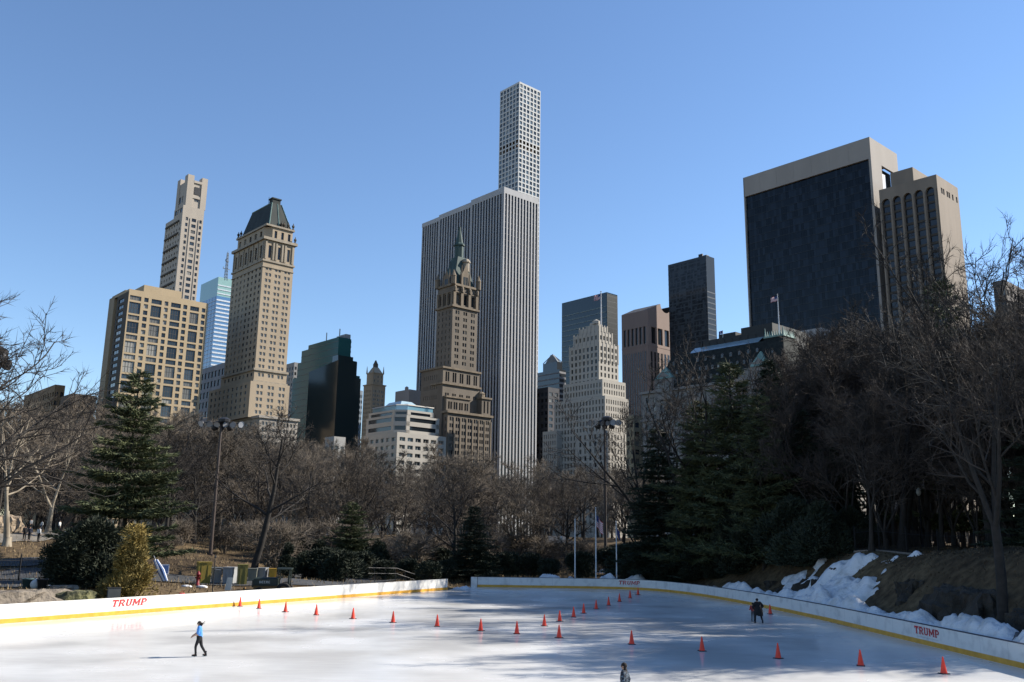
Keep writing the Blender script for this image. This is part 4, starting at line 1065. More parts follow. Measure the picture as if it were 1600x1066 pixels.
def pediment_tower():
    B = Bld('pediment_tower', 'pinkish stone office tower with a notched triangular pediment roof', 1012, 483.5, 620, 971, 1062)
    h, a, b = B.h, B.a, B.b; mb = MB(); wl = []
    z1 = B.z(509, 0, 0); z2 = B.z(535, 0, 0); z3 = B.z(541, 0, 0)
    wW = [(b * .10, b * .24), (b * .29, b * .44), (b * .5, b * .64), (b * .7, b * .84)]
    nN = cols(1.5, a - 1.0, 6, .62)
    tier(mb, 0, 0, b, a, 0, h, wl, (wW, [(z2, z1)]), (nN, [(B.z(536, 0, 0), z1)] + []), depth=1.0)
    # lower storeys: long strips of windows between slim piers
    tier_w = []
    for (c0, c1) in cols(1.5, b - 1, 9, .6): wl.append((('W', 0), c0, c1, 4, z3 - 3, -.06, 1))
    for (c0, c1) in cols(1.5, a - 1, 10, .6): wl.append((('N', 0), c0, c1, 4, z3 - 3, -.06, 1))
    # pediment with a round notch at the apex
    zp = B.z(476, b * .55, 0); n = 10; apex = b * .55; r = b * .16
    front = [(0, 0, h), (apex - r, 0, h + (zp - h) * .92)]
    for i in range(n + 1):
        t = math.pi * i / n; front.append((apex - r * math.cos(t), 0, h + (zp - h) * .92 - r * math.sin(t)))
    front += [(apex + r, 0, h + (zp - h) * .92), (b, 0, h)]
    mb.poly(front)
    mb.quad((0, 0, h + .003), (apex - r, 0, h + (zp - h) * .92), (apex - r, a, h + (zp - h) * .92), (0, a, h + .003), 1); mb.quad((b, 0, h + .003), (apex + r, 0, h + (zp - h) * .92), (apex + r, a, h + (zp - h) * .92), (b, a, h + .003), 1)
    mb.box(-.15, -.15, z2 - 2.2, b + .1, -.003, z2 - 1.2); mb.box(-.15, 0, z2 - 2.2, -.003, a, z2 - 1.2)
    mb.build('wall', [stone('pink_granite', (.33, .25, .22), .92), M_roof], B.root)
    put_windows(B.root, wl, [ST[3], ('s', GLd, stone('pink_pier', (.3, .23, .2)), 0, 16, .3)], 300)
pediment_tower()

def dark_prism():
    B = Bld('dark_prism_tower', 'smooth dark glass tower with a flat top between the pediment tower and huge black slab', 1103, 398.8, 600, 1043.4, 1115.8)
    h, a, b = B.h, B.a, B.b; mb = MB(); mb.box(0, 0, 0, b, a, h)
    mb.build('curtain_wall', glass('grey_green_prism', (.05, .058, .068), 1.5, .1, spec=.12, wob=.03, wscale=.05), B.root)
    panes(B.root, ('N', -.08), .05, a - .05, 4, h - 2, 26, int(h / 3.8), glass('prism_pane', (.03, .036, .043), 1.45, .08, blind=(.05, .056, .064), frac=.2, island=True, wob=.005, spec=.2), 5, .003)
    mb = MB(); i = 0
    while h - 4 - i * 3.8 > 8:
        z = h - 4 - i * 3.8; mb.box(-.1, 0, z, -.003, a, z + .9); 
        if z < B.z(450, 0, 0): mb.box(0, -.1, z, b, -.003, z + .9)
        i += 1
    tag(mb.build('floor_band', mat('dark_prism_band', (.035, .042, .05), .35), B.root), kind='stuff')
    mb = MB()
    for k in range(26):
        y = a * (k + .5) / 26; mb.box(-.14, y - .12, 6, -.104, y + .12, h - 1)
    tag(mb.build('mullion', mat('dark_mullion', (.04, .045, .05), .4), B.root), kind='stuff')
    mb = MB(); mb.box(2, 1, h, 5, a * .12, h + 1.0); mb.box(.4, a * .1, h, 1.4, a * .2, h + 2); mb.build('roof_plant', M_darkmetal, B.root)
dark_prism()
M_trav = stone('travertine', (.40, .36, .325), .9, .08); M_plaza = stone('pale_hotel_brick', (.28, .265, .25), .84)
M_slate = mat('dark_slate_roof', (.014, .017, .018), .8, (.024, .029, .028), .8, spec=.12)

def black_slab():
    B = Bld('black_slab_tower', 'huge black glass slab framed by pale travertine, biggest tower on the right', 1358.2, 213.8, 410, 1159.8, 1399, 4)
    h, a, b = B.h, B.a, B.b; d = 1.2
    zt = B.z(247, 0, 0); yL = B.y(1165.5, h * .8); y0 = B.y(1354.5, h)
    mb = MB(); mb.quad((d, y0, 0), (d, yL, 0), (d, yL, zt), (d, y0, zt)); mb.build('curtain_wall', glass('black_slab_glass', (.008, .011, .016), 1.28, .1, wob=.05, wscale=.08), B.root)
    panes(B.root, ('N', d - .07), y0 + .05, yL - .05, 2, zt - .05, 46, int(zt / 3.9), glass('black_slab_pane', (.007, .01, .015), 1.28, .1, blind=(.012, .016, .021), frac=.12, island=True, wob=.005), 1, .002)
    fr = MB()
    fr.box(0, y0, zt, d + 6, yL, h); fr.box(0, yL + .003, 0, b, a, h); fr.box(0, 0, 0, b * .37, y0 - .003, h)
    fr.box(b * .37 + .003, 0, B.z(262, b * .5, 0), b, y0, h); fr.box(b * .86, 0, 0, b, y0, B.z(262, b * .5, 0) - .003)
    fr.box(d + 6.01, y0 + .01, h - 6, b - .01, yL, h - .3)
    for i in range(1, 7):                                # joints in the stone head
        y = y0 + (yL - y0) * i / 7; fr.box(-.06, y - .12, zt + 1, -.003, y + .12, h - 1.5)
    fr.build('stone_frame', M_trav, B.root)
    mb = MB(); mb.box(b * .37, 2.5, 0, b * .86, 3, B.z(262, b * .5, 0)); mb.build('end_glazing', GLd, B.root)
    mb = MB(); mb.box(b * .37 + .01, 1.0, B.z(330, b * .5, 0), b * .55, 1.6, B.z(272, b * .5, 0)); mb.build('end_panel', mat('pale_recess', (.3, .34, .4), .5), B.root)
    mb = MB(); i = 0
    while zt - 3.9 * (i + 1) > 6:
        z = zt - 3.9 * (i + 1); mb.box(d - .16, y0 + .01, z, d - .003, yL - .01, z + .22); i += 1
    tag(mb.build('floor_line', mat('black_floor_line', (.012, .014, .018), .35), B.root), kind='stuff')
black_slab()

def arched_block():
    B = Bld('arched_office_block', 'brown stone office block with five tall arched window strips right of the black slab', 1463, 275.6, 385, 1371.5, 1494.5, 4)
    h, a, b = B.h, B.a, B.b; mb = MB(); gl = MB(); rc = MB(); d = 1.3
    n = 5; sp = (a - 1.2) / n; top = B.z(289, 0, 0); w = sp * .74
    ys = []
    mb.quad((0, 0, top), (0, a, top), (0, a, h), (0, 0, h))
    y = 0.0; z0 = 0
    for i in range(n):
        ya = .9 + sp * i + (sp - w) / 2; yb = ya + w; zc = top - w / 2
        mb.quad((0, y, z0), (0, ya, z0), (0, ya, top), (0, y, top))
        m = 8; arc = [(ya + w / 2 - w / 2 * math.cos(math.pi * k / m), zc + w / 2 * math.sin(math.pi * k / m)) for k in range(m + 1)]
        mb.poly([(0, ya, top)] + [(0, p, q) for p, q in arc[:m // 2 + 1]]); mb.poly([(0, yb, top)] + [(0, p, q) for p, q in reversed(arc[m // 2:])])
        pts = [(ya, z0)] + arc + [(yb, z0)]
        for k in range(len(pts) - 1):
            p, q = pts[k], pts[k + 1]; mb.quad((0, *p), (0, *q), (d, *q), (d, *p))
        g = MB(); g.poly([(d - .01, p, q) for p, q in pts]); o = g.build('arched_window', M_archglass, B.root)
        g = MB(); zz = top - w
        while zz > 4: g.box(d - .35, ya + .05, zz, d - .02, yb - .05, zz + 1.1); zz -= 3.9
        tag(g.build('spandrel', M_brown, o), kind='stuff'); y = yb
    mb.quad((0, y, z0), (0, a, z0), (0, a, top), (0, y, top))
    for i in range(n + 1):
        yy = .9 + sp * i; mb.box(-.4, yy - sp * .07, 0, -.003, yy + sp * .07, top - w * .4)
    wl = []
    facade(mb, ('W', 0), 0, b, 0, h, [(b * x, b * (x + .07)) for x in (.16, .25, .42, .51, .67, .86, .93)], [(B.z(309, b * .5, 0), B.z(300, b * .5, 0))], .3, wl)
    mb.quad((b, 0, 0), (b, a, 0), (b, a, h), (b, 0, h)); mb.quad((0, 0, h), (b, 0, h), (b, a, h), (0, a, h), 1)
    parapet(mb, 0, 0, b, a, h, 1.0, .5)
    x0 = 2.0; ya, yb = B.y(1428, h, x0), B.y(1393, h, x0); xb = B.x(1452, h, ya)
    tier(mb, x0, ya, xb, yb, h, B.z(261, x0, ya), [], roof=1)
    mb.build('wall', [stone('warm_stone', (.3, .245, .195), .84), M_roof], B.root)
    put_windows(B.root, wl, [ST[3]], 300)
M_archglass = glass('arch_glass', (.016, .016, .018), 1.45, .15, wob=.05)
arched_block()

def mansard_hotel():
    B = Bld('mansard_hotel', 'long pale hotel with a steep dark mansard roof and corner tower below the black slab', 1243, 600, 318, 1003, 1330, 4)
    a, b = B.a, B.b; mb = MB(); wl = []; tr = MB(); f = 3.7
    ze = B.z(603, 0, a * .6)                                       # eaves
    h = ze
    tier(mb, 0, 0, b, a, 0, ze, wl, (cols(1, b - 1, 9, .42), rows(1, ze - 1.5, f, 2.2)), (cols(1, a - 1, 19, .42), rows(1, ze - 1.5, f, 2.2)), depth=.35)
    ledge(tr, 0, 0, b, a, ze - .6, 1.0, .9); ledge(tr, 0, 0, b, a, ze - 12, .8, .6); ledge(tr, 0, 0, b, a, ze - 22, .6, .5)
    rf = MB(); zr = B.z(548, 6.5, a * .55); y0, y1 = B.y(1196, ze), B.y(1022, ze)
    in_ = 4.6
    rf.quad((.4, y0, ze + .4), (.4, y1, ze + .4), (in_, y1 - 6, zr), (in_, y0, zr)); rf.quad((in_, y0, zr), (in_, y1 - 6, zr), (b - in_, y1 - 6, zr), (b - in_, y0, zr))
    rf.quad((.4, y1, ze + .4), (b, y1, ze + .4), (b - in_, y1 - 6, zr), (in_, y1 - 6, zr)); rf.quad((b - .4, y0, ze + .4), (b - .4, y1, ze + .4), (b - in_, y1 - 6, zr), (b - in_, y0, zr))
    rf.build('mansard_roof', M_slate, B.root)
    # glazed band and plant rooms above the slope
    zq = B.z(536, in_ + 1, (y0 + y1) / 2); g = MB(); ya, yb = B.y(1184, zr, in_), B.y(1076, zr, in_)
    g.quad((in_ + .2, ya, zr + .05), (in_ + .2, yb, zr + .05), (in_ + 4.5, yb, zq), (in_ + 4.5, ya, zq)); g.build('glazed_band', glass('skylight_band', (.2, .27, .31), 1.8, .2), B.root)
    g = MB(); g.box(in_ + 4.6, ya, zr, b - in_, yb - 4, zq + 2.4); g.box(in_ + 5, y0 + 2, zr, b - in_ - 2, y0 + 16, zq + 5); g.box(in_ + 3, yb + 2, zr, b - in_, y1 - 9, zq - 1.5); g.box(in_ + 7, yb - 18, zq, b - in_, yb - 10, zq + 4.6)
    for k in range(9): yy = ya + (yb - ya) * k / 9; g.box(in_ + 4.4, yy, zq - .2, in_ + 4.9, yy + 1.0, zq + 1.6)
    g.build('roof_plant', mat('black_roof_plant', (.03, .033, .034), .7), B.root)
    # rows of small pale dormers on the slope
    dm = MB(); dw = MB()
    for k, (n, t) in enumerate(((15, .14), (15, .4), (11, .68))):
        for i in range(n):
            yy = y0 + 3 + (y1 - y0 - 9) * (i + .5) / n; x = .4 + (in_ - .4) * t; z = ze + .4 + (zr - ze) * t
            me = None; link_parts.append((x, yy, z))
    me = MB(); me.box(-.25, -.5, 0, 1.2, .5, 1.25); me.frustum(-.35, -.62, 1.3, .62, 1.25, -.1, -.02, 1.3, .02, 1.8); dmesh = me.mesh('dormer', stone('dormer_stone', (.2, .2, .2)))
    g = MB(); g.quad((-.26, -.32, .25), (-.26, .32, .25), (-.26, .32, 1.1), (-.26, -.32, 1.1)); gm = g.mesh('dormer_glass', GL)
    for p in link_parts:
        o = link('dormer', dmesh, B.root, p); link('dormer_glass', gm, o)
    # gables with green copper caps
    def gable(u0, u1, vt, vb):
        yb_, ya_ = B.y(u0, ze, -.6), B.y(u1, ze, -.6); m = (ya_ + yb_) / 2; zt = B.z(vt, -.6, m); zc = B.z(vb, -.6, m)
        q = MB(); q.box(-.6, ya_, ze - 4, 4, yb_, zc); q.poly([(-.6, ya_, zc), (-.6, yb_, zc), (-.6, m, zc + (zt - zc) * .55)])
        q.build('gable', M_plaza, B.root)
        q = MB(); q.frustum(-.9, ya_ - .3, 4, yb_ + .3, zc, 1.2, m - .15, 2, m + .15, zt); q.build('gable_roof', M_copperl, B.root)
        for k in (-1, 0, 1): wl.append((('N', -.6), m + k * (yb_ - ya_) * .28 - .6, m + k * (yb_ - ya_) * .28 + .6, zc - 4.6, zc - 1.6, -.05, 0))
    gable(1023, 1050, 573, 592); gable(1173, 1199, 548, 572)
    q = MB()
    for k in range(3):
        yy = B.y(1160 + k * 9, ze, -.3); q.box(-.5, yy - 1.6, ze - 3, 2.5, yy + 1.6, ze + 2.5 + k * 1.6)
    q.build('stepped_gable', M_plaza, B.root)
    # tall corner pavilion with a crested flat roof
    yc0, yc1 = B.y(1214, zr, -.5), B.y(1186, zr, -.5)
    zt = B.z(521, 2, yc0); q = MB()
    tw = (B.y(1180, ze, -.6) - B.y(1227, ze, -.6)); yA, yB = B.y(1227, ze, -.6), B.y(1180, ze, -.6); cx = tw * .6
    q.frustum(-.6, yA, tw * 1.2, yB, ze, cx - tw * .3, yc0, cx + tw * .3, yc1, zt); q.build('tower_roof', M_slate, B.root)
    for (t, off) in ((.25, 0), (.55, 0)):
        link('dormer_glass', gm, B.root, (-.6 + (cx - tw * .3 + .6) * t + .2, (yA + yB) / 2, ze + (zt - ze) * t))
    q = MB()
    for i in range(9):
        yy = yc0 + (yc1 - yc0) * i / 8; q.frustum(cx - tw * .3 - .15, yy - .35, cx - tw * .3 + .15, yy + .35, zt, cx - tw * .3 - .03, yy - .06, cx - tw * .3 + .03, yy + .06, zt + (3.4 if i in (0, 8) else 2.0))
        xx = cx - tw * .3 + tw * .6 * i / 8; q.frustum(xx - .35, yc0 - .15, xx + .35, yc0 + .15, zt, xx - .06, yc0 - .03, xx + .06, yc0 + .03, zt + (3.4 if i in (0, 8) else 2.0))
    q.box(cx - tw * .34, yc0 - .5, zt - .6, cx + tw * .34, yc1 + .5, zt)
    q.build('roof_cresting', M_copperl, B.root)
    mb.build('wall', M_plaza, B.root); tag(tr.build('stone_trim', stone('pale_trim', (.31, .295, .28)), B.root), kind='stuff')
    put_windows(B.root, wl, [ST[0]], 300)
    p = B.M @ Vector((cx, (yc0 + yc1) / 2, zt)); zt_ = at(1201, 461, p.y).z - p.z
    r = empty('roof_flagpole', p); tag(r, 'flagpole with a striped flag on the corner tower of the mansard hotel', 'flagpole')
    mb = MB(); mb.tube([(0, 0, 0), (0, 0, zt_)], [.28, .14], 8, cap=True); mb.lathe([(0, 0), (.35, .25), (0, .5)], 8, (0, 0, zt_)); mb.build('pole', M_pole, r)
    flag_cloth(r, (0, 0, zt_ - 2.2), 3.0, 1.9, rad(185), 2, .55)
    p = B.M @ Vector((in_ + 6, B.y(1130, zq, in_ + 6), zq)); zt_ = at(1130, 516, p.y).z - p.z
    r = empty('roof_flagpole', p); tag(r, 'short flagpole with a small dark blue flag on the long mansard roof', 'flagpole')
    mb = MB(); mb.tube([(0, 0, -2), (0, 0, zt_)], [.16, .1], 6, cap=True); mb.build('pole', M_pole, r)
    mb, _ = flag_mesh(1.9, 1.3, sag=.6, seed=3); mb.m = [0] * len(mb.m); mb.build('flag_cloth', M_fb, r, loc=(0, 0, zt_ - 1.4), rz=rad(200))
link_parts = []
mansard_hotel()

def sunlit_block():
    B = Bld('apartment_block', 'cream apartment block with sunlit windows behind the crested corner tower of the mansard hotel', 1231, 521, 345, 1212, 1263, 4)
    mb = MB(); wl = []; h, a, b = B.h, B.a, B.b
    tier(mb, 0, 0, b, a, 0, h, wl, (pairs(.6, b - .6, 3, 1.2, .5), rows(4, h - 1.4, 4.2, 2.3)), (cols(.5, a - .5, 3, .4), rows(4, h - 1.4, 4.2, 2.3)))
    ledge(mb, 0, 0, b, a, h - .3, 1.0, .8); ledge(mb, 0, 0, b, a, h - 9.6, .6, .5); ledge(mb, 0, 0, b, a, h - 22, .6, .5)
    mb.build('wall', stone('cream_stone', (.5, .43, .33), .9), B.root)
    mb = MB(); mb.frustum(-.5, a * .3, b * .4, a + 1, h + .7, 2, a * .5, b * .3, a * .8, h + 3); mb.build('roof', M_copperl, B.root)
    put_windows(B.root, wl, [ST[0]], 300)
sunlit_block()
B = slab('plain_block', 'plain grey white block with a bare roof edge below the huge black slab', 1283, 515, 372, 1236, 1297, stone('grey_white_render', (.42, .42, .43), .95), GLs)
slab('apartment_block', 'grey apartment block behind bare trees at the right edge', 1570, 441, 300, 1551, 1660, stone('dark_taupe_brick', (.16, .14, .13)), GLs)
slab('apartment_block', 'tan apartment block half hidden by branches right of the corner of the mansard hotel', 1322, 540, 335, 1300, 1350, stone('light_taupe_brick', (.36, .33, .3)), GLs)
slab('low_block', 'low yellowish brick block between the art deco tower and mansard hotel', 990, 652, 400, 978, 1012, stone('yellow_brick', (.45, .38, .25)), GLs)
slab('low_block', 'long low tan block seen over bare trees at the far left', 86, 604, 400, 40, 102, stone('ochre_brick', (.3, .2, .11)), GLs)
slab('low_block', 'low brown block stepping down just left of the tan apartment tower', 112, 618, 380, 96, 150, stone('brown_brick', (.16, .11, .075)), GLs)
slab('pavilion', 'small white roofed building low among the trees under the green glass tower', 522, 686, 300, 508, 540, stone('white_render', (.4, .39, .37)), GLs)
# ------------------------------------------------------------------ trees and shrubs
M_bark = mat('dark_bark', (.046, .038, .032), .9, (.025, .021, .018), 2.5, .4, 6, stretch=(1, 1, .25), rnd=.2)
M_twig = mat('brown_twigs', (.135, .11, .085), .9, (.088, .072, .056), .6, rnd=.35)
M_twigd = mat('dark_twigs', (.068, .053, .043), .9, (.045, .036, .03), .6, rnd=.25)  # twig brown darkened to stand for backlit crowns
M_dkbark = mat('silhouette_bark', (.03, .026, .023), .9, (.018, .016, .014), 2.5); M_dktwig = mat('silhouette_twigs', (.036, .03, .026), .9, (.025, .021, .018), .6)  # bark and twigs blackened in the colour to read as backlit silhouettes
M_pale = mat('pale_mottled_bark', (.3, .26, .2), .85, (.14, .115, .085), 1.6, stretch=(1, 1, .4))
M_paletwig = mat('pale_twigs', (.2, .165, .125), .9, (.13, .105, .08), .6)
def rot_off(d, ang, az):
    up = Vector((0, 0, 1)) if abs(d.z) < .95 else Vector((1, 0, 0))
    e = d.cross(up).normalized(); g = d.cross(e)
    return (d * math.cos(ang) + (e * math.cos(az) + g * math.sin(az)) * math.sin(ang)).normalized()
def limb(rng, mb, p, d, L, r0, r1, ns, wander, up, sides):
    pts = [p.copy()]; dirs = [d.copy()]; rs = [r0]
    for i in range(ns):
        d = (d + Vector((rng.gauss(0, wander), rng.gauss(0, wander), rng.gauss(0, wander) + up))).normalized()
        p = p + d * (L / ns); pts.append(p.copy()); dirs.append(d.copy()); rs.append(r0 + (r1 - r0) * (i + 1) / ns)
    mb.tube(pts, rs, sides); return pts, dirs, rs
def along(pts, dirs, rs, t):
    f = t * (len(pts) - 1); i = min(int(f), len(pts) - 2); k = f - i
    return pts[i].lerp(pts[i + 1], k), dirs[min(i + 1, len(dirs) - 1)], rs[i] + (rs[i + 1] - rs[i]) * k
def bare_tree(seed, H=18, r=.32, first=.25, limbs=11, ang=(35, 65), reach=.5, dens=(8, 6, 5), up=.06, lean=0.0, fork=0, lead=.8, droop=0.0):
    rng = random.Random(seed); tr = MB(); cr = MB()
    stems = []
    d0 = Vector((lean, lean * .3, 1)).normalized()
    pts, dirs, rs = limb(rng, tr, Vector((0, 0, -.4)), d0, H * (lead if not fork else first + .05), r, r * (.22 if not fork else .75), 8 if not fork else 4, .05, .03, 8)
    for i, q in enumerate(pts[:1]): pass
    if fork:
        for k in range(fork):
            p, d, rr = pts[-1], dirs[-1], rs[-1]
            dd = rot_off(d, rad(rng.uniform(12, 32)), 2 * math.pi * k / fork + rng.uniform(-.4, .4))
            stems.append(limb(rng, tr, p - d * .2, dd, H * (lead - first) * rng.uniform(.85, 1.1), rr * .75, r * .12, 8, .07, .05, 7))
    else: stems.append((pts, dirs, rs))
    n1 = max(3, limbs // len(stems))
    for (P_, D_, R_) in stems:
        for i in range(n1):
            t0 = (first / lead) if not fork else .12
            t = t0 + (1 - t0) * ((i + rng.uniform(.1, .9)) / n1)
            p, d, rr = along(P_, D_, R_, min(t, .99))
            fr = (t - t0) / (1 - t0)
            L1 = H * reach * (1.0 - .55 * fr) * rng.uniform(.75, 1.15)
            dd = rot_off(d, rad(rng.uniform(*ang)) * (1 - .35 * fr), i * 2.4 + rng.uniform(-.5, .5))
            a1 = limb(rng, tr, p, dd, L1, max(.05, min(rr * .7, r * .42) * (1 - .4 * fr)), .03, 7, .11, up, 5)
            for j in range(dens[0]):
                t2 = .2 + .8 * (j + rng.random()) / dens[0]; p2, d2, r2 = along(*a1, min(t2, .99))
                L2 = L1 * .52 * (1.1 - .6 * t2) * rng.uniform(.7, 1.3)
                a2 = limb(rng, cr, p2, rot_off(d2, rad(rng.uniform(28, 62)), rng.uniform(0, 6.28)), L2, max(.026, r2 * .6), .016, 4, .15, up * .7 - droop, 4)
                for k in range(dens[1]):
                    t3 = .15 + .85 * (k + rng.random()) / dens[1]; p3, d3, r3 = along(*a2, min(t3, .99))
                    L3 = max(.5, L2 * .5 * rng.uniform(.6, 1.3))
                    a3 = limb(rng, cr, p3, rot_off(d3, rad(rng.uniform(25, 60)), rng.uniform(0, 6.28)), L3, .02, .011, 2, .2, up * .5 - droop, 3)
                    for m in range(dens[2]):
                        p4, d4, _ = along(*a3, .2 + .8 * rng.random())
                        dd4 = rot_off(d4, rad(rng.uniform(20, 60)), rng.uniform(0, 6.28)); l4 = rng.uniform(.35, .8)
                        e = p4 + dd4 * l4 + Vector((0, 0, .05))
                        s = dd4.orthogonal().normalized() * .013; s2 = dd4.cross(s).normalized() * .013
                        n = len(cr.v); cr.v += [tuple(p4 + s), tuple(p4 - s * .5 + s2), tuple(p4 - s * .5 - s2), tuple(e)]
                        cr.f += [(n, n + 1, n + 3), (n + 1, n + 2, n + 3), (n + 2, n, n + 3)]; cr.m += [0, 0, 0]
    # root flare
    tr.lathe([(r * 1.7, -.5), (r * 1.35, .15), (r * 1.02, .8)], 8)
    return tr, cr
PROTO = {}
def make_bare(key, H, bark, twig, **kw):
    tr, cr = bare_tree(H=H, **kw)
    zmax = max(v[2] for v in cr.v)
    PROTO[key] = (tr.mesh('trunk', bark, True), cr.mesh('crown', twig), zmax)
make_bare('oak', 17, M_bark, M_twig, seed=3, r=.36, first=.22, limbs=11, ang=(40, 72), reach=.52, dens=(8, 6, 5), up=.05, lead=.75)
make_bare('elm', 20, M_dkbark, M_twigd, seed=11, r=.36, first=.3, limbs=12, ang=(30, 50), reach=.42, dens=(7, 6, 5), up=.09, fork=3, lead=.85)
make_bare('tall', 20, M_bark, M_twig, seed=21, r=.3, first=.3, limbs=14, ang=(32, 58), reach=.33, dens=(7, 6, 5), up=.08, lead=.85)
make_bare('thicket', 12, M_bark, M_twig, seed=31, r=.16, first=.14, limbs=12, ang=(25, 55), reach=.42, dens=(7, 6, 6), up=.08, fork=3, lead=.8)
make_bare('thicket_low', 9, M_bark, M_twig, seed=37, r=.13, first=.08, limbs=12, ang=(30, 62), reach=.48, dens=(7, 6, 6), up=.06, fork=4, lead=.75)
make_bare('spread', 15, M_dkbark, M_dktwig, seed=41, r=.4, first=.16, limbs=11, ang=(45, 80), reach=.68, dens=(9, 7, 5), up=.055, lead=.7)
make_bare('leaning', 18, M_dkbark, M_dktwig, seed=53, r=.33, first=.3, limbs=10, ang=(40, 70), reach=.42, dens=(7, 5, 4), up=.06, lead=.88, lean=.22)
make_bare('sycamore', 15, M_pale, M_paletwig, seed=61, r=.3, first=.18, limbs=11, ang=(35, 70), reach=.5, dens=(7, 5, 4), up=.05, fork=2, lead=.8)
make_bare('dark_vase', 20, M_dkbark, M_dktwig, seed=71, r=.38, first=.25, limbs=14, ang=(28, 55), reach=.46, dens=(8, 6, 4), up=.08, fork=3, lead=.85)
make_bare('shrub', 3.2, M_twig, M_twig, seed=83, r=.05, first=.05, limbs=14, ang=(15, 45), reach=.5, dens=(5, 4, 4), up=.1, fork=6, lead=.85)
make_bare('wood', 18, M_bark, M_twigd, seed=91, r=.24, first=.2, limbs=14, ang=(28, 55), reach=.4, dens=(8, 6, 6), up=.08, fork=2, lead=.85)
make_bare('wood_low', 11, M_bark, M_twigd, seed=93, r=.16, first=.1, limbs=13, ang=(25, 58), reach=.46, dens=(8, 6, 6), up=.07, fork=4, lead=.8)
def plant(key, loc, H, rz, name, label, cat='tree', group=None, wide=1.0):
    tm, cm, h = PROTO[key]; s = H / h
    r = empty(name, loc, rz); r.scale = (s * wide, s * wide, s); tag(r, label, cat, group)
    link('trunk', tm, r); link('crown', cm, r); return r
def plant_px(key, u, y, vtop, rz, name, label, cat='tree', group=None, wide=1.0):
    p = on_ground(u, y, {'hemlock': 5.0, 'pine': 4.5, 'pine_open': 4.5}.get(key, 1.8)); y = p.y; return plant(key, p, at(u, vtop, y).z - p.z, rz, name, label, cat, group, wide)

# ---- evergreens: boughs of needle sprays
def sprays(rng, mb_v, mb_f, c, d, n, ln, wd, flat=.35):
    for _ in range(n):
        dd = Vector((d.x + rng.gauss(0, .6), d.y + rng.gauss(0, .6), d.z * .5 + rng.gauss(.05, flat))).normalized()
        p = c + Vector((rng.gauss(0, .12), rng.gauss(0, .12), rng.gauss(0, .06))); l = ln * rng.uniform(.6, 1.3)
        s = dd.orthogonal(); s.rotate(Matrix.Rotation(rng.uniform(0, 6.28), 3, dd)); s = s.normalized() * wd
        k = len(mb_v); mb_v += [tuple(p - s), tuple(p + s), tuple(p + dd * l)]; mb_f.append((k, k + 1, k + 2))
def conifer(seed, H, Rb, step=.55, bough=6, r=.25, bare=.12, droop=-.1, n=5, ln=.5, wd=.035, shape=1.0, gap=.0, side=.38):
    rng = random.Random(seed); tr = MB(); cv, cf = [], []
    tr.tube([(0, 0, -.4), (0.05, 0, H * .3), (-.05, .05, H * .7), (0, 0, H)], [r, r * .75, r * .4, .03], 7)
    z = H * bare
    while z < H - .2:
        f = (z - H * bare) / (H * (1 - bare)); R = Rb * ((1 - f) ** shape) * rng.uniform(.55, 1.2) + .25
        nb = max(3, int(bough * (1 - .3 * f)))
        if rng.random() >= gap:
            a0 = rng.uniform(0, 6.28)
            for i in range(nb):
                a = a0 + 6.28 * i / nb + rng.uniform(-.3, .3); L = R * rng.uniform(.65, 1.2)
                d = Vector((math.cos(a), math.sin(a), .12)); p = Vector((0, 0, z + rng.uniform(-.2, .2))); pts = [p.copy()]; ns = max(2, int(L / .5))
                for k in range(ns):
                    t = (k + 1) / ns; q = p + Vector((d.x * L * t, d.y * L * t, d.z * L * t + droop * L * t * t * 1.3 + .12 * L * t ** 3)); pts.append(q)
                    if t > .18:
                        w = side * L * (1.05 - t) * (1 if t > .3 else .6); sd = Vector((-d.y, d.x, 0))
                        for o in ((-w, -w * .5, 0, w * .5, w) if w > .45 else (-w * .6, w * .6)):
                            c = q + sd * o * rng.uniform(.7, 1.2); sprays(rng, cv, cf, c, Vector((d.x + sd.x * o * .8, d.y + sd.y * o * .8, .1)), n, ln, wd)
                tr.tube(pts, [max(.015, .05 * (1 - k / len(pts))) * (1 - .6 * f) for k in range(len(pts))], 3)
        z += step * rng.uniform(.75, 1.25) * (1 - .25 * f)
    cr = MB(); cr.v, cr.f, cr.m = cv, cf, [0] * len(cf)
    return tr, cr
def needles(name, c, c2, rnd=.15): return mat(name, c, .75, c2, .5, rnd=rnd, contrast=(.3, .7))
M_pine = needles('pine_needles', (.09, .1, .042), (.04, .052, .026)); M_hem = needles('dark_evergreen_needles', (.026, .036, .02), (.016, .024, .015))
M_gold = needles('golden_cedar_sprays', (.235, .165, .04), (.12, .095, .03)); M_jun = needles('juniper_sprays', (.028, .036, .02), (.016, .022, .013))
def make_con(key, m, **kw):
    tr, cr = conifer(**kw); PROTO[key] = (tr.mesh('trunk', M_bark, True), cr.mesh('crown', m), kw['H'])
make_con('pine', M_pine, seed=5, H=18, Rb=5.6, step=.55, bough=7, n=11, gap=.14, shape=.62, bare=.06, ln=.6, wd=.06)
make_con('pine_open', M_pine, seed=6, H=19, Rb=5.6, step=.6, bough=7, n=8, gap=.12, shape=.72, bare=.06, ln=.65, wd=.065, droop=-.05)
make_con('hemlock', M_hem, seed=8, H=17, Rb=4.8, step=.42, bough=8, n=7, gap=.03, shape=.85, bare=.02, ln=.55, wd=.06, droop=-.2)
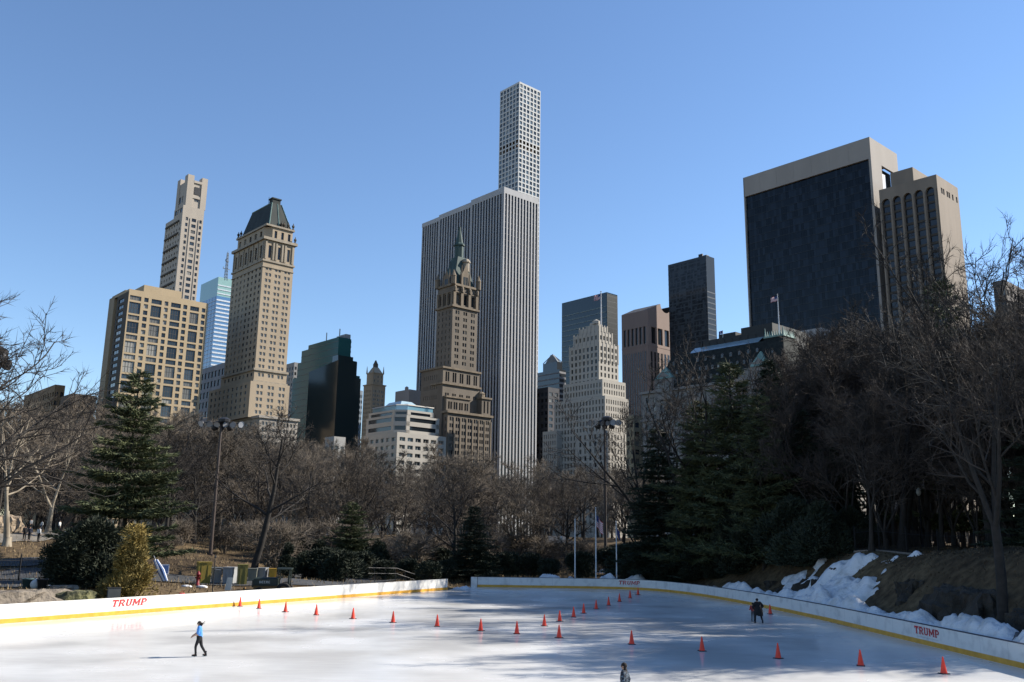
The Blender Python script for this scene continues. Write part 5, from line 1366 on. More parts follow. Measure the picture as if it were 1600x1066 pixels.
def bush(seed, W_, D_, H, n, ln, wd, cone=.5, stem=M_bark, lumps=9):
    """dense evergreen bush: leafy sprays on lumps spread through an uneven volume, on short stems"""
    rng = random.Random(seed); v, f = [], []; tr = MB()
    L = []
    for i in range(lumps):
        t = rng.random() ** .8; k = 1 - cone * t; a = rng.uniform(0, 6.28); q = rng.random() ** .5 * .75
        L.append((Vector((math.cos(a) * W_ * q * k, math.sin(a) * D_ * q * k, H * (.12 + .8 * t))), (.28 + .25 * rng.random()) * min(W_, D_) * k + .12 * H * (1 - t)))
    L.append((Vector((0, 0, H * .9)), .2 * min(W_, D_) + .1 * H))
    for i in range(n):
        c, R = rng.choice(L); d = Vector((rng.gauss(0, 1), rng.gauss(0, 1), rng.gauss(.25, 1))).normalized(); p = c + d * R * rng.uniform(.55, 1.05)
        if p.z < .05: p.z = rng.uniform(.05, .4)
        sprays(rng, v, f, p, (d + Vector((0, 0, .7))).normalized() * 1.6, 3, ln, wd, .5)
    for c, R in L: tr.tube([(0, 0, -.2), tuple(c * .5), tuple(c)], [.09, .05, .02], 4)
    cr = MB(); cr.v, cr.f, cr.m = v, f, [0] * len(f); return tr, cr
def make_bush(key, m, **kw):
    tr, cr = bush(**kw); PROTO[key] = (tr.mesh('stem', M_bark), cr.mesh('foliage', m), kw['H'])
make_bush('round', M_jun, seed=2, W_=2.2, D_=2.0, H=2.6, n=3600, ln=.3, wd=.05, cone=.4, lumps=12)
make_bush('upright', M_hem, seed=4, W_=1.9, D_=1.9, H=5.5, n=4200, ln=.36, wd=.055, cone=.75, lumps=16)
make_bush('gold', M_gold, seed=9, W_=1.25, D_=1.25, H=4.4, n=4600, ln=.24, wd=.04, cone=.72, lumps=22)
make_bush('wide', M_jun, seed=12, W_=4.2, D_=2.8, H=4.3, n=7000, ln=.36, wd=.06, cone=.45, lumps=20)
def shrub(key, u, y, vtop, rz, label, cat='shrub', group=None, wide=1.0, name='evergreen_shrub'):
    tm, cm, h = PROTO[key]; R = {'wide': 3.6, 'round': 2.0, 'upright': 1.9, 'gold': 1.3}[key] * wide
    p = on_ground(u, y, R + .4); y = p.y; s = (at(u, vtop, y).z - p.z) / h; p = on_ground(u, y, R * max(s, .3) + .4); y = p.y; s = max(.25, (at(u, vtop, y).z - p.z) / h)
    r = empty(name, p, rz); r.scale = (s * wide, s * wide, s); tag(r, label, cat, group)
    link('stem', tm, r); link('foliage', cm, r); return r

ORD = ['first', 'second', 'third', 'fourth', 'fifth', 'sixth', 'seventh', 'eighth', 'ninth', 'tenth', 'eleventh', 'twelfth', 'thirteenth', 'fourteenth', 'fifteenth', 'sixteenth', 'seventeenth', 'eighteenth', 'nineteenth', 'twentieth']
def rank(L, x): return sorted(L).index(x)
# ---- the trees one can tell apart
plant_px('spread', -95, 60, 395, 2.6, 'bare_tree', 'large bare tree at the left edge whose long branches reach over low tan blocks')
plant_px('sycamore', 12, 100, 600, .4, 'pale_barked_tree', 'pale barked bare tree with light limbs at the far left edge')
plant_px('sycamore', 74, 118, 640, 2.2, 'pale_barked_tree', 'smaller pale barked tree between the left edge and the layered pine')
plant_px('pine', 192, 92, 582, 1.0, 'pine_tree', 'tall layered green pine in front of the tan apartment tower', wide=1.0)
plant_px('spread', 258, 122, 655, .3, 'bare_tree', 'dark spreading bare tree between the layered pine and left floodlight mast', wide=.85)
plant_px('leaning', 397, 98, 628, -.2, 'bare_tree', 'bare tree leaning right just right of the left floodlight mast', wide=1.35)
plant_px('oak', 486, 135, 685, 1.9, 'bare_tree', 'bare tree with a slanting trunk in front of the green glass tower', wide=.9)
plant_px('spread', 713, 116, 712, 4.0, 'bare_tree', 'broad bare tree spreading below the brown spired hotel tower', wide=1.0)
for u, y, v, k, l in ((303, 130, 668, 'spread', 'dark bare tree right behind the left floodlight mast'), (545, 138, 702, 'dark_vase', 'dark bare tree behind the green tinged evergreen'), (622, 134, 726, 'oak', 'bare tree below the left corner of the white stepped block'), (885, 138, 728, 'spread', 'dark bare tree left of the right floodlight mast'), (975, 140, 720, 'dark_vase', 'dark bare tree right of the right floodlight mast')):
    plant_px(k, u, y, v, u * .1, 'bare_tree', l, wide=.9)
plant_px('thicket', 806, 135, 735, 1.0, 'bare_tree', 'bare tree with reddish twigs below the finned slab tower')
plant_px('dark_vase', 1062, 107, 532, 3.3, 'bare_tree', 'tall dark vase shaped bare tree in front of the mansard hotel', wide=1.05)
plant_px('dark_vase', 1012, 118, 600, 1.9, 'bare_tree', 'dark bare tree behind the evergreen nearest the flagpoles', wide=1.0)
plant_px('dark_vase', 1122, 116, 596, 5.1, 'bare_tree', 'dark bare tree between the two tallest pines', wide=1.0)
plant_px('pine_open', 1150, 88, 562, .4, 'pine_tree', 'tall pine with a ragged top in front of the mansard hotel', wide=1.0)
plant_px('hemlock', 1032, 104, 668, 1.4, 'evergreen_tree', 'dark evergreen standing just right of the three rink flagpoles', wide=1.15)
plant_px('hemlock', 1088, 100, 690, 3.4, 'evergreen_tree', 'dark evergreen left of the ragged topped pine', wide=1.05)
plant_px('hemlock', 1215, 96, 560, 2.0, 'evergreen_tree', 'narrow dark evergreen just right of the ragged topped pine', wide=.85)
plant_px('pine', 1102, 97, 628, 2.4, 'pine_tree', 'bushy pine just left of the ragged topped pine', wide=.95)
plant_px('pine_open', 1192, 88, 612, 4.4, 'pine_tree', 'olive green pine just right of the ragged topped pine', wide=.95)
plant_px('hemlock', 1262, 90, 640, 5.0, 'evergreen_tree', 'dark evergreen at the left end of the thick wood', wide=1.0)
plant_px('hemlock', 1320, 88, 668, 1.0, 'evergreen_tree', 'dark evergreen above the big snow tongue', wide=1.0)
plant_px('pine_open', 1505, 86, 432, 2.2, 'pine_tree', 'pine top poking out of the bare trees under the arched block', wide=.7)
plant_px('dark_vase', 1548, 74, 332, 2.3, 'bare_tree', 'very tall bare tree against the sky near the right edge', wide=.85)
plant_px('dark_vase', 1413, 82, 425, 4.4, 'bare_tree', 'tall dark bare tree whose branches cross the black slab tower', wide=1.05)
plant_px('elm', 1556, 50, 470, 1.2, 'bare_tree', 'thick forked bare tree standing on the rocky bank at right')
plant_px('elm', 1640, 66, 380, .2, 'bare_tree', 'tall bare tree at the right edge beyond the thick forked one')
# ---- the crowds of trees behind: one cannot tell them apart within a crowd
rng = random.Random(99)
LAND = [(-200, 'at the far left edge'), (60, 'below the low tan blocks at left'), (135, 'around the layered pine'), (240, 'below the tan apartment tower'), (330, 'below the cream hotel tower'), (440, 'below the green glass tower'), (560, 'below the white stepped block'),
        (690, 'below the brown spired hotel tower'), (770, 'below the white finned slab'), (845, 'below the white art deco tower'), (960, 'left of the mansard hotel'), (1150, 'right of the ragged pine'), (1260, 'below the left part of the black slab'), (1350, 'below the arched block'), (1480, 'under the tallest tree at right'), (1570, 'at the right edge')]
def where(u): return [t for a, t in LAND if a <= u][-1]
def crowd(us, ys, tops, keys, n, kind, wide=(.9, 1.25)):
    for i in range(n):
        u = us[0] + (us[1] - us[0]) * (i + rng.random()) / n; y = rng.uniform(*ys)
        vt = float(np.interp(u, tops[0], tops[1])) + rng.uniform(-22, 34)
        plant_px(rng.choice(keys), u, y, vt, rng.uniform(0, 6.28), 'bare_tree', kind + ' ' + where(u), 'tree', kind.replace('tree', 'trees', 1) + ' ' + where(u), rng.uniform(*wide))
TK = ['thicket', 'thicket_low', 'thicket', 'tall', 'oak']
crowd((-120, 350), (135, 250), ([-100, 0, 60, 130, 250, 350], [612, 618, 622, 648, 628, 662]), TK, 34, 'brown bare background tree')
crowd((350, 600), (140, 260), ([350, 450, 560, 600], [660, 668, 692, 722]), TK, 24, 'brown bare background tree')
crowd((590, 860), (140, 260), ([590, 640, 720, 800, 860], [732, 735, 712, 716, 738]), TK, 24, 'brown bare background tree')
crowd((850, 1150), (140, 250), ([850, 900, 1000, 1150], [742, 735, 740, 700]), TK, 20, 'brown bare background tree')
crowd((-100, 1120), (128, 200), ([-100, 340, 560, 860, 1120], [735, 745, 775, 785, 760]), ['thicket_low', 'wood_low'], 44, 'low twiggy bare tree', wide=(1.1, 1.6))
RK = ['wood', 'wood', 'dark_vase', 'wood', 'wood_low']
crowd((1235, 1420), (92, 150), ([1170, 1260, 1300, 1420], [610, 560, 510, 500]), RK, 23, 'dark bare tree of the thick wood')
crowd((1400, 1720), (72, 130), ([1400, 1500, 1600, 1720], [500, 496, 478, 470]), RK, 28, 'dark bare tree of the thick wood')
crowd((1275, 1700), (72, 88), ([1260, 1400, 1600, 1700], [620, 590, 600, 600]), ['wood_low', 'wood'], 18, 'slender bare tree along the bank fence')
crowd((-140, 420), (205, 270), ([-140, 420], [735, 750]), ['thicket_low', 'thicket'], 26, 'low twiggy bare tree', wide=(1.2, 1.7))
# trees standing right of the frame: they shade the bank and the ice
for i, (x, y, h) in enumerate([(36, 54, 19), (41, 58, 21), (47, 56, 21), (53, 60, 22), (34, 52, 17), (39, 51, 19), (44, 53, 20), (38, 61, 20), (45, 60, 22), (50, 54, 22), (37, 57, 18), (60, 62, 23), (44, 64, 20), (50, 67, 22), (57, 69, 23), (66, 66, 24), (47, 72, 21), (55, 76, 23), (64, 78, 24), (72, 72, 25), (50, 83, 22), (60, 86, 24), (70, 88, 25)]):
    plant(['wood', 'dark_vase', 'wood', 'oak'][i % 4], (x, y, gz(x, y)), h, i * 1.3, 'bare_tree', 'tall bare tree on the bank just beyond the right edge', 'tree', 'bare trees beyond the right edge', 1.15)
for i, (x, y, h) in enumerate([(44, 57, 20), (40, 55, 17), (49, 60, 22), (52, 65, 21), (48, 77, 18), (60, 72, 21), (56, 58, 19), (40, 66, 14), (64, 60, 22)]):
    plant('hemlock', (x, y, gz(x, y)), h, i * 2.0, 'evergreen_tree', 'dark evergreen on the bank just beyond the right edge', 'tree', 'evergreens beyond the right edge', 1.2)
# ---- shrubs
shrub('wide', 148, 70, 822, .3, 'broad dark evergreen bush left of the golden cedar')
shrub('wide', 112, 78, 838, 2.0, 'dark evergreen bush at the left end of the path fence', wide=.8)
shrub('gold', 211, 66, 826, .8, 'golden green cedar standing just behind the left rink boards', name='golden_cedar')
plant_px('hemlock', 741, 112, 790, 1.0, 'evergreen_tree', 'dark evergreen right of the broad bare tree', wide=1.5)
shrub('upright', 452, 99, 852, 2.0, 'small pointed dark evergreen right of the tractor', wide=.9)
plant_px('pine', 548, 112, 785, 3.0, 'evergreen_tree', 'green tinged evergreen behind the middle of the left boards', wide=1.3)
for i, (u, y, v) in enumerate([(430, 108, 876), (482, 101, 868), (512, 101, 864), (538, 98, 868), (570, 106, 868), (602, 104, 880), (640, 106, 878), (672, 104, 882), (700, 110, 880), (716, 112, 874), (765, 112, 872), (792, 114, 868), (826, 114, 870), (858, 110, 878), (690, 120, 862), (560, 116, 850), (905, 116, 868), (950, 118, 862), (985, 112, 858)]):
    shrub('round', u, y, v, i * 1.1, ORD[rank([430, 482, 512, 538, 570, 602, 640, 672, 700, 716, 765, 792, 826, 858, 690, 560, 905, 950, 985], u)] + ' low rounded dark shrub from the left in the row behind the boards', group='dark shrubs behind the rink boards', wide=1.1)
for i, (u, y, v) in enumerate([(1000, 104, 868), (1050, 100, 850), (1105, 95, 842), (1150, 90, 830), (1195, 86, 800), (1240, 84, 790), (1285, 82, 795), (1330, 84, 800), (1170, 96, 780), (1262, 92, 770), (1320, 96, 775), (1120, 88, 868), (1080, 96, 870)]):
    shrub('wide', u, y, v, i * 1.7, ORD[rank([1000, 1050, 1105, 1150, 1195, 1240, 1285, 1330, 1170, 1262, 1320, 1120, 1080], u)] + ' dark evergreen bush from the left in the mass under the pines', group='dark bushes under the pines', wide=.9)
for u, y, v, l in ((500, 109, 850, 'broad dark bush left of the green tinged evergreen'), (592, 113, 852, 'broad dark bush right of the green tinged evergreen'), (470, 110, 846, 'broad dark bush behind the small pointed evergreen')): shrub('wide', u, y, v, u * .3, l, wide=.9)
for i, (u, y, v, l) in enumerate([(648, 112, 815, 'straw coloured bare shrub in front of the dark screen panel'), (385, 84, 903, 'dry brown shrub just behind the left boards near the tractor'), (425, 104, 800, 'tangled brown bare shrub behind the yard bins')]):
    plant_px('shrub', u, y, v, i * 2.0, 'bare_shrub', l, 'shrub', None, 1.3)
for i, (u, y, v) in enumerate([(560, 120, 812), (525, 122, 800), (460, 126, 800), (590, 124, 828), (850, 128, 828), (800, 130, 820), (770, 126, 830), (900, 126, 835), (232, 120, 812), (285, 124, 806), (318, 132, 800), (352, 122, 815), (376, 128, 808), (440, 118, 820), (415, 132, 802), (270, 112, 832), (620, 118, 838), (690, 126, 826)]):
    plant_px('shrub', u, y, v, i * 1.4, 'bare_shrub', 'twiggy brown shrub on the slope behind the rink', 'shrub', 'twiggy shrubs behind the rink', 1.4)


# ------------------------------------------------------------------ paths, rocks, snow, fences
M_asph = mat('asphalt_path', (.06, .062, .066), .9, (.042, .044, .047), .8, .3, 20)
M_pathl = mat('pale_path_surface', (.2, .18, .15), .95, (.13, .115, .095), .5, .2, 8)  # paler and browner than the asphalt
M_rock = mat('grey_brown_rock', (.2, .17, .135), .9, (.085, .072, .06), .9, .9, 2.6, detail=9)
M_rockd = mat('dark_brown_rock', (.05, .041, .031), .85, (.02, .018, .015), .7, 1.0, 2.6, detail=9)  # near-black brown, mottled by noise
M_snow = mat('old_snow', (.62, .625, .635), .8, (.42, .415, .4), .8, .5, 3.0, detail=8, contrast=(.28, .5))
def ribbon(name, pts, w, m, lift=.09, n=60):
    """path following the ground along a smooth centre line"""
    P_ = [Vector(p).to_2d() for p in pts]; C = []
    for i in range(len(P_) - 1):
        a, b_, c, d = P_[max(i - 1, 0)], P_[i], P_[i + 1], P_[min(i + 2, len(P_) - 1)]
        for k in range(14):
            t = k / 14; C.append(.5 * ((2 * b_) + (c - a) * t + (2 * a - 5 * b_ + 4 * c - d) * t * t + (3 * b_ - a - 3 * c + d) * t ** 3))
    C.append(P_[-1]); m_ = 7; V = []
    for j in range(m_):
        V.append(offset_line(C, (j / (m_ - 1) - .5) * w))
    X = np.array([[p.x for p in r] for r in V]); Y = np.array([[p.y for p in r] for r in V]); Z = ground_z(X, Y) + lift
    mb = MB(); mb.v = [(X[j, i], Y[j, i], Z[j, i]) for j in range(m_) for i in range(len(C))]; L = len(C)
    mb.f = [(j * L + i, j * L + i + 1, (j + 1) * L + i + 1, (j + 1) * L + i) for j in range(m_ - 1) for i in range(L - 1)]; mb.m = [0] * len(mb.f)
    return tag(mb.build(name, m, smooth=True), kind='structure')
og = on_ground
ribbon('path', [og(-60, 70), og(40, 78), og(150, 86), og(250, 88), og(340, 88), og(450, 93), og(560, 106)], 13, M_asph)
ribbon('path', [og(-140, 92), og(-20, 104), og(60, 113), og(110, 122), og(220, 134)], 6.5, M_pathl, .1)
ribbon('path', [og(-100, 84), og(0, 88), og(70, 93), og(140, 97)], 4, M_asph, .1)

def rock(name, label, p, sx, sy, sz, seed, m=M_rock, rz=0.0, res=16, top=.62, cat='rock'):
    """boulder: a broken ellipsoid with flattened top and ridged sides"""
    mb = MB(); n, k = res * 2, res; c = []
    for i in range(k + 1):
        th = math.pi * i / k
        for j in range(n):
            ph = 2 * math.pi * j / n; d = Vector((math.sin(th) * math.cos(ph), math.sin(th) * math.sin(ph), -math.cos(th)))
            q = d * 1.7 + Vector((seed * 3.1, seed, 0))
            a = 1 + .34 * mnoise.noise(q) + .18 * mnoise.noise(q * 2.3) + .13 * mnoise.noise(q * 4.6) + .09 * mnoise.noise(q * 9) + .05 * mnoise.noise(q * 18)
            f = abs(mnoise.noise(q * 1.4 + Vector((5, 5, 5)))); a -= .12 * max(0, .18 - f) / .18
            v = d * a; v.z = min(v.z, top + .12 * mnoise.noise(q * 3))
            mb.v.append((v.x * sx, v.y * sy, v.z * sz))
    for i in range(k):
        for j in range(n):
            a = i * n + j; b_ = i * n + (j + 1) % n; mb.f.append((a, b_, b_ + n, a + n)); mb.m.append(0)
    o = mb.build(name, m, None, False, loc=p, rz=rz); return tag(o, label, cat)
def rk(u, y, dz=0): p = og(u, y); return (p.x, p.y, p.z + dz)
rock('boulder', 'large rounded tan boulder at the left edge beside the pale path', rk(-4, 112, .2), 2.6, 2.2, 2.9, 2.2, mat('tan_rock', (.32, .25, .175), .9, (.16, .12, .085), .8, .8, 2.4, detail=8))
rock('rock_ledge', 'broad flat brown rock ledge behind the left end of the boards', rk(22, 61, -.5), 4.4, 1.5, 1.7, 3.7, M_rock, rad(59))
rock('rock_ledge', 'rough broken rock lying right of the broad flat ledge', rk(82, 61.5, -.5), 2.0, 1.0, 1.2, 5.1, M_rock, rad(59))
rock('rock_slab', 'dark slanted rock slab with a sunlit mossy face behind the boards', rk(128, 64.2, .15), 1.5, .8, 1.25, 6.3, mat('mossy_rock', (.14, .135, .06), .9, (.05, .05, .035), .8, .9, 2.4, detail=8), .6, 12)
rock('rock_slab', 'small flat rock behind the dark slanted slab', rk(108, 66, .05), 1.0, .7, .5, 7.9, M_rock, .2, 10)
rock('rock', 'long pale rock on the sunlit slope below the finned slab', rk(836, 150, .3), 5.5, 2.5, 2.1, 8.4, mat('pale_rock', (.3, .26, .2), .9, (.16, .13, .1), .7, .8, 2, detail=8))
rock('rock', 'small pale rock on the slope right of the slanting tree', rk(560, 128, .2), 1.8, 1.2, 1.2, 9.1, M_rock, .4, 10)
rock('rock', 'pale rock at the foot of the slanting bare tree', rk(455, 140, .2), 2.2, 1.5, 1.2, 12.2, M_rock, .4, 10)
# rock bank right of the ice
def wallp(t, d):
    """point d metres outside the right boards; t = depth"""
    x = float(np.interp(t, [p.y for p in reversed(RIM[8:])], [p.x for p in reversed(RIM[8:])])); return x + d
for i, (y, d, sx, sy, sz, l) in enumerate([(56, 4.4, 2.4, 4.8, 3.7, 'massive dark rock face on the bank behind the right boards'), (48.0, 4.4, 2.2, 3.6, 2.9, 'dark rock face nearest the right edge behind the snow'), (64, 5.0, 1.9, 1.9, 3.6, 'dark rock beside the big snow slope'), (80, 5.5, 2.6, 2.6, 2.8, 'broken dark rock beyond the big snow slope'), (87, 5.0, 2.2, 2.2, 2.0, 'low dark rock among snow patches under the pines')]):
    x = wallp(y, d); rock('rock_outcrop', l, (x, y, gz(x, y) * .25 - .3), sx, sy, sz, 20 + i * 3.3, M_rockd, .1 * i, 22, .7)
p = rk(1432, 47, -.2); rock('rock', 'smooth grey rock low behind the snow right of the red lettering', (wallp(46.5, 2.6), 46.5, .5), 1.6, 1.4, 1.3, 41.0, mat('smooth_grey_rock', (.1, .1, .105), .7), .2, 12)
for i, (y, d, s_) in enumerate([(73.5, 3.4, .7), (70, 2.6, .55), (76.5, 5.0, .8), (67, 1.6, .5), (82, 2.6, .9), (84.5, 1.8, .6)]):
    x = wallp(y, d); rock('rock', ['dark rock breaking through the middle of the big snow tongue', 'small dark rock low on the big snow tongue', 'dark rock at the upper left of the big snow tongue', 'dark stone at the foot of the big snow tongue', 'dark rock left of the big snow tongue', 'small dark rock farther left behind the snow bank'][i], (x, y, gz(x, y) + .05), s_ * 1.1, s_, s_ * .8, 60 + i * 2.7, M_rockd, i * .8, 12)
# ---- snow
def snow_bank(name, label, pts, w, hs, seed, m=M_snow, dens=7, kind=None):
    """ploughed bank along a line: lumpy ridge; pts 2-d, hs heights along it"""
    L = [Vector(p) for p in pts]; seg = [0]
    for a, b_ in zip(L, L[1:]): seg.append(seg[-1] + (b_ - a).length)
    n = int(seg[-1] * dens); k = 12; mb = MB()
    for i in range(n + 1):
        s = seg[-1] * i / n; x = np.interp(s, seg, [p.x for p in L]); y = np.interp(s, seg, [p.y for p in L]); h = np.interp(s, seg, hs)
        j = min(range(len(seg) - 1), key=lambda q: 0 if seg[q] <= s <= seg[q + 1] else 1); t = (L[j + 1] - L[j]).normalized(); nn = Vector((-t.y, t.x))
        e = min(1, s * 1.2, (seg[-1] - s) * 1.2)
        for q in range(k + 1):
            f = q / k; o = (f - .35) * w; px, py = x + nn.x * o, y + nn.y * o
            pr = max(0.0, math.sin(math.pi * f)) ** .7; nz = Vector((px * .9, py * .9, seed))
            z = h * pr * (.82 + .75 * mnoise.noise(nz * .55) + .3 * mnoise.noise(nz * 1.5) + .16 * mnoise.noise(nz * 4) + .07 * mnoise.noise(nz * 10)) * e
            mb.v.append((px, py, gz(px, py) * .6 + z - .05))
    for i in range(n):
        for q in range(k): a = i * (k + 1) + q; mb.f.append((a, a + 1, a + k + 2, a + k + 1)); mb.m.append(0)
    o = mb.build(name, m, None, True); o['kind'] = 'stuff'; tag(o, label, 'snow'); return o
def along_wall(us, d):
    out = []
    for u in us:
        i, k = min(((abs(proj((RIM[i].lerp(RIM[i + 1], k / 20).x, RIM[i].lerp(RIM[i + 1], k / 20).y, 1.1))[0] - u), i, k / 20) for i in range(len(RIM) - 1) for k in range(21)))[1:]
        p = RIM[i].lerp(RIM[i + 1], k); t = (RIM[i + 1] - RIM[i]).normalized(); out.append(p + Vector((t.y, -t.x)) * -d if False else p + Vector((-t.y, t.x)) * d)
    return out
us = [1078, 1100, 1130, 1160, 1190, 1215, 1240, 1270, 1300, 1340, 1380, 1410, 1440, 1470, 1500, 1540, 1580, 1640]
hs = [.95 * q for q in [1.15, 1.2, 1.3, 1.4, 1.45, 1.5, 1.6, 1.5, 1.3, 1.15, 1.25, 1.45, 1.5, 1.4, 1.45, 1.55, 1.6, 1.6]]
snow_bank('snow', 'lumpy ploughed snow bank along the top of the right rink boards', along_wall(us, .9), 2.3, hs, 1.0)
snow_bank('snow', 'thin snow ridge behind the far boards at the flagpoles', along_wall([815, 860, 900, 930, 960, 985, 1010], 1.3), 2.6, [.6, 1.35, 1.2, 1.5, 1.3, 1.35, 1.3], 5.0)
snow_bank('snow', 'snow heap lying at the gap between the boards', [(LEFT[-1].x + .6, LEFT[-1].y + 3.2), (LEFT[-1].x + 2.6, LEFT[-1].y + 4.0)], 2.2, [.5, .7], 9.0)
def snow_patch(label, outline, lift=.12, seed=0, bulge=.5):
    """thin sheet of old snow lying on the ground inside a ragged outline (world xy)"""
    P_ = [Vector(p).to_2d() for p in outline]; x0, x1 = min(p.x for p in P_), max(p.x for p in P_); y0, y1 = min(p.y for p in P_), max(p.y for p in P_)
    st = max(.12, max(x1 - x0, y1 - y0) / 90)
    xs = np.arange(x0 - 1, x1 + 1, st); ys = np.arange(y0 - 1, y1 + 1, st); X, Y = np.meshgrid(xs, ys)
    d, ins = poly_dist(X, Y, P_); sd = np.where(ins, d, -d) + (vnoise(X, Y, 1.9, seed) - .55) * 2.6 + (vnoise(X, Y, .7, seed + 1) - .5) * 1.0
    dr, rin = poly_dist(X, Y, POLY); sd = np.where(rin | (dr < .35), -1.0, sd)
    Z = ground_z(X, Y) + np.clip(sd, -.3, 1.6) * bulge * .5 + lift * np.clip(sd / .7, -.6, 1) + ((vnoise(X, Y, 1.1, seed + 2) - .5) * .42 + (vnoise(X, Y, .35, seed + 3) - .5) * .14) * (sd > 0) - .06
    i = np.arange(X.size).reshape(X.shape); k = sd > -.15
    kk = k[:-1, :-1] & k[:-1, 1:] & k[1:, 1:] & k[1:, :-1]
    q = np.stack([i[:-1, :-1], i[:-1, 1:], i[1:, 1:], i[1:, :-1]], -1)[kk]
    me = bpy.data.meshes.new('snow'); me.from_pydata(np.stack([X.ravel(), Y.ravel(), Z.ravel()], 1).tolist(), [], q.tolist()); me.materials.append(M_snow)
    me.polygons.foreach_set('use_smooth', [True] * len(me.polygons)); o = link('snow', me); o['kind'] = 'stuff'; return tag(o, label, 'snow')
def w2(y, d): return (wallp(y, d), y)
snow_patch('big tongue of snow sliding down the rock bank to the right boards', [w2(67, .8), w2(79.5, .8), w2(80, 2.4), w2(77.5, 3.4), w2(78.5, 5), w2(77, 6.8), w2(73.5, 6.6), w2(73.5, 5.2), w2(71, 5.4), w2(70, 4), w2(68.5, 3.4), w2(67, 2)], .32, 3, 1.0)
snow_patch('streak of snow on top of the rock bank above the big tongue', [w2(67, 6.6), w2(71.5, 6.4), w2(72.5, 7.4), w2(68, 8.0)], .25, 7, .5)
snow_patch('snow patch behind the boards under the pines', [w2(79, 1.2), w2(83, 1.2), w2(85, 4), w2(82, 5.5), w2(79, 4)], .2, 11, .6)
snow_patch('ragged snow patch right of the flagpoles', [og(985, 107.5).to_2d(), og(1012, 106).to_2d(), og(1018, 111).to_2d(), og(1008, 115).to_2d(), og(998, 110).to_2d()], .3, 13, 1.1)
snow_patch('flat snow patch on the dark slope behind the flagpoles', [og(936, 120).to_2d(), og(962, 119).to_2d(), og(964, 123).to_2d(), og(940, 123).to_2d()], .25, 17, .4)
snow_patch('strip of snow on the grass behind the left ledge', [og(62, 70).to_2d(), og(105, 72).to_2d(), og(112, 74).to_2d(), og(70, 73).to_2d()], .15, 19, .3)
snow_patch('melting snow along the left boards beside the dark slab', [og(96, 59.5).to_2d(), og(150, 63).to_2d(), og(168, 65.5).to_2d(), og(110, 62.5).to_2d()], .2, 23, .5)
snow_patch('small sunlit snow strip beside the pale path', [og(92, 118).to_2d(), og(116, 121).to_2d(), og(114, 123).to_2d(), og(94, 120).to_2d()], .15, 29, .3)
# fallen leaves and dead grass tufts: nobody could count them
def tufts(name, label, pts, n, seed, m, h=(.12, .4)):
    rng = random.Random(seed); mb = MB(); P_ = [Vector(p).to_2d() for p in pts]
    x0, x1 = min(p.x for p in P_), max(p.x for p in P_); y0, y1 = min(p.y for p in P_), max(p.y for p in P_)
    X = np.array([rng.uniform(x0, x1) for _ in range(n)]); Y = np.array([rng.uniform(y0, y1) for _ in range(n)])
    _, ins = poly_dist(X, Y, P_); d2, rin = poly_dist(X, Y, POLY); Z = ground_z(X, Y)
    for x, y, z, a, r, dd in zip(X, Y, Z, ins, rin, d2):
        if not a or r or dd < .6: continue
        t = rng.uniform(0, 6.28); hh = rng.uniform(*h); dx, dy = math.cos(t) * .05, math.sin(t) * .05
        mb.poly([(x - dx, y - dy, z - .05), (x + dx, y + dy, z - .05), (x + rng.gauss(0, .12), y + rng.gauss(0, .12), z + hh)])
    o = mb.build(name, m); o['kind'] = 'stuff'; return tag(o, label, 'grass')
M_dead = mat('dead_grass', (.26, .19, .1), .9, (.13, .095, .055), .5)
tufts('grass', 'dead grass and leaf litter on the slope at left', [(-75, 50), (-31, 54), (-6, 96), (-20, 150), (-90, 150)], 26000, 4, M_dead)
tufts('grass', 'dead leaves and twigs on the right hand bank', [(24, 30), (60, 30), (62, 100), (10, 130), (8, 101), (20, 84), (24, 60)], 60000, 5, mat('dead_leaves', (.1, .075, .045), .9, (.05, .038, .025), .5), (.04, .13))
tufts('grass', 'dead grass on the slope behind the far boards', [(-6, 100), (8, 101), (20, 150), (-20, 150)], 14000, 6, M_dead)

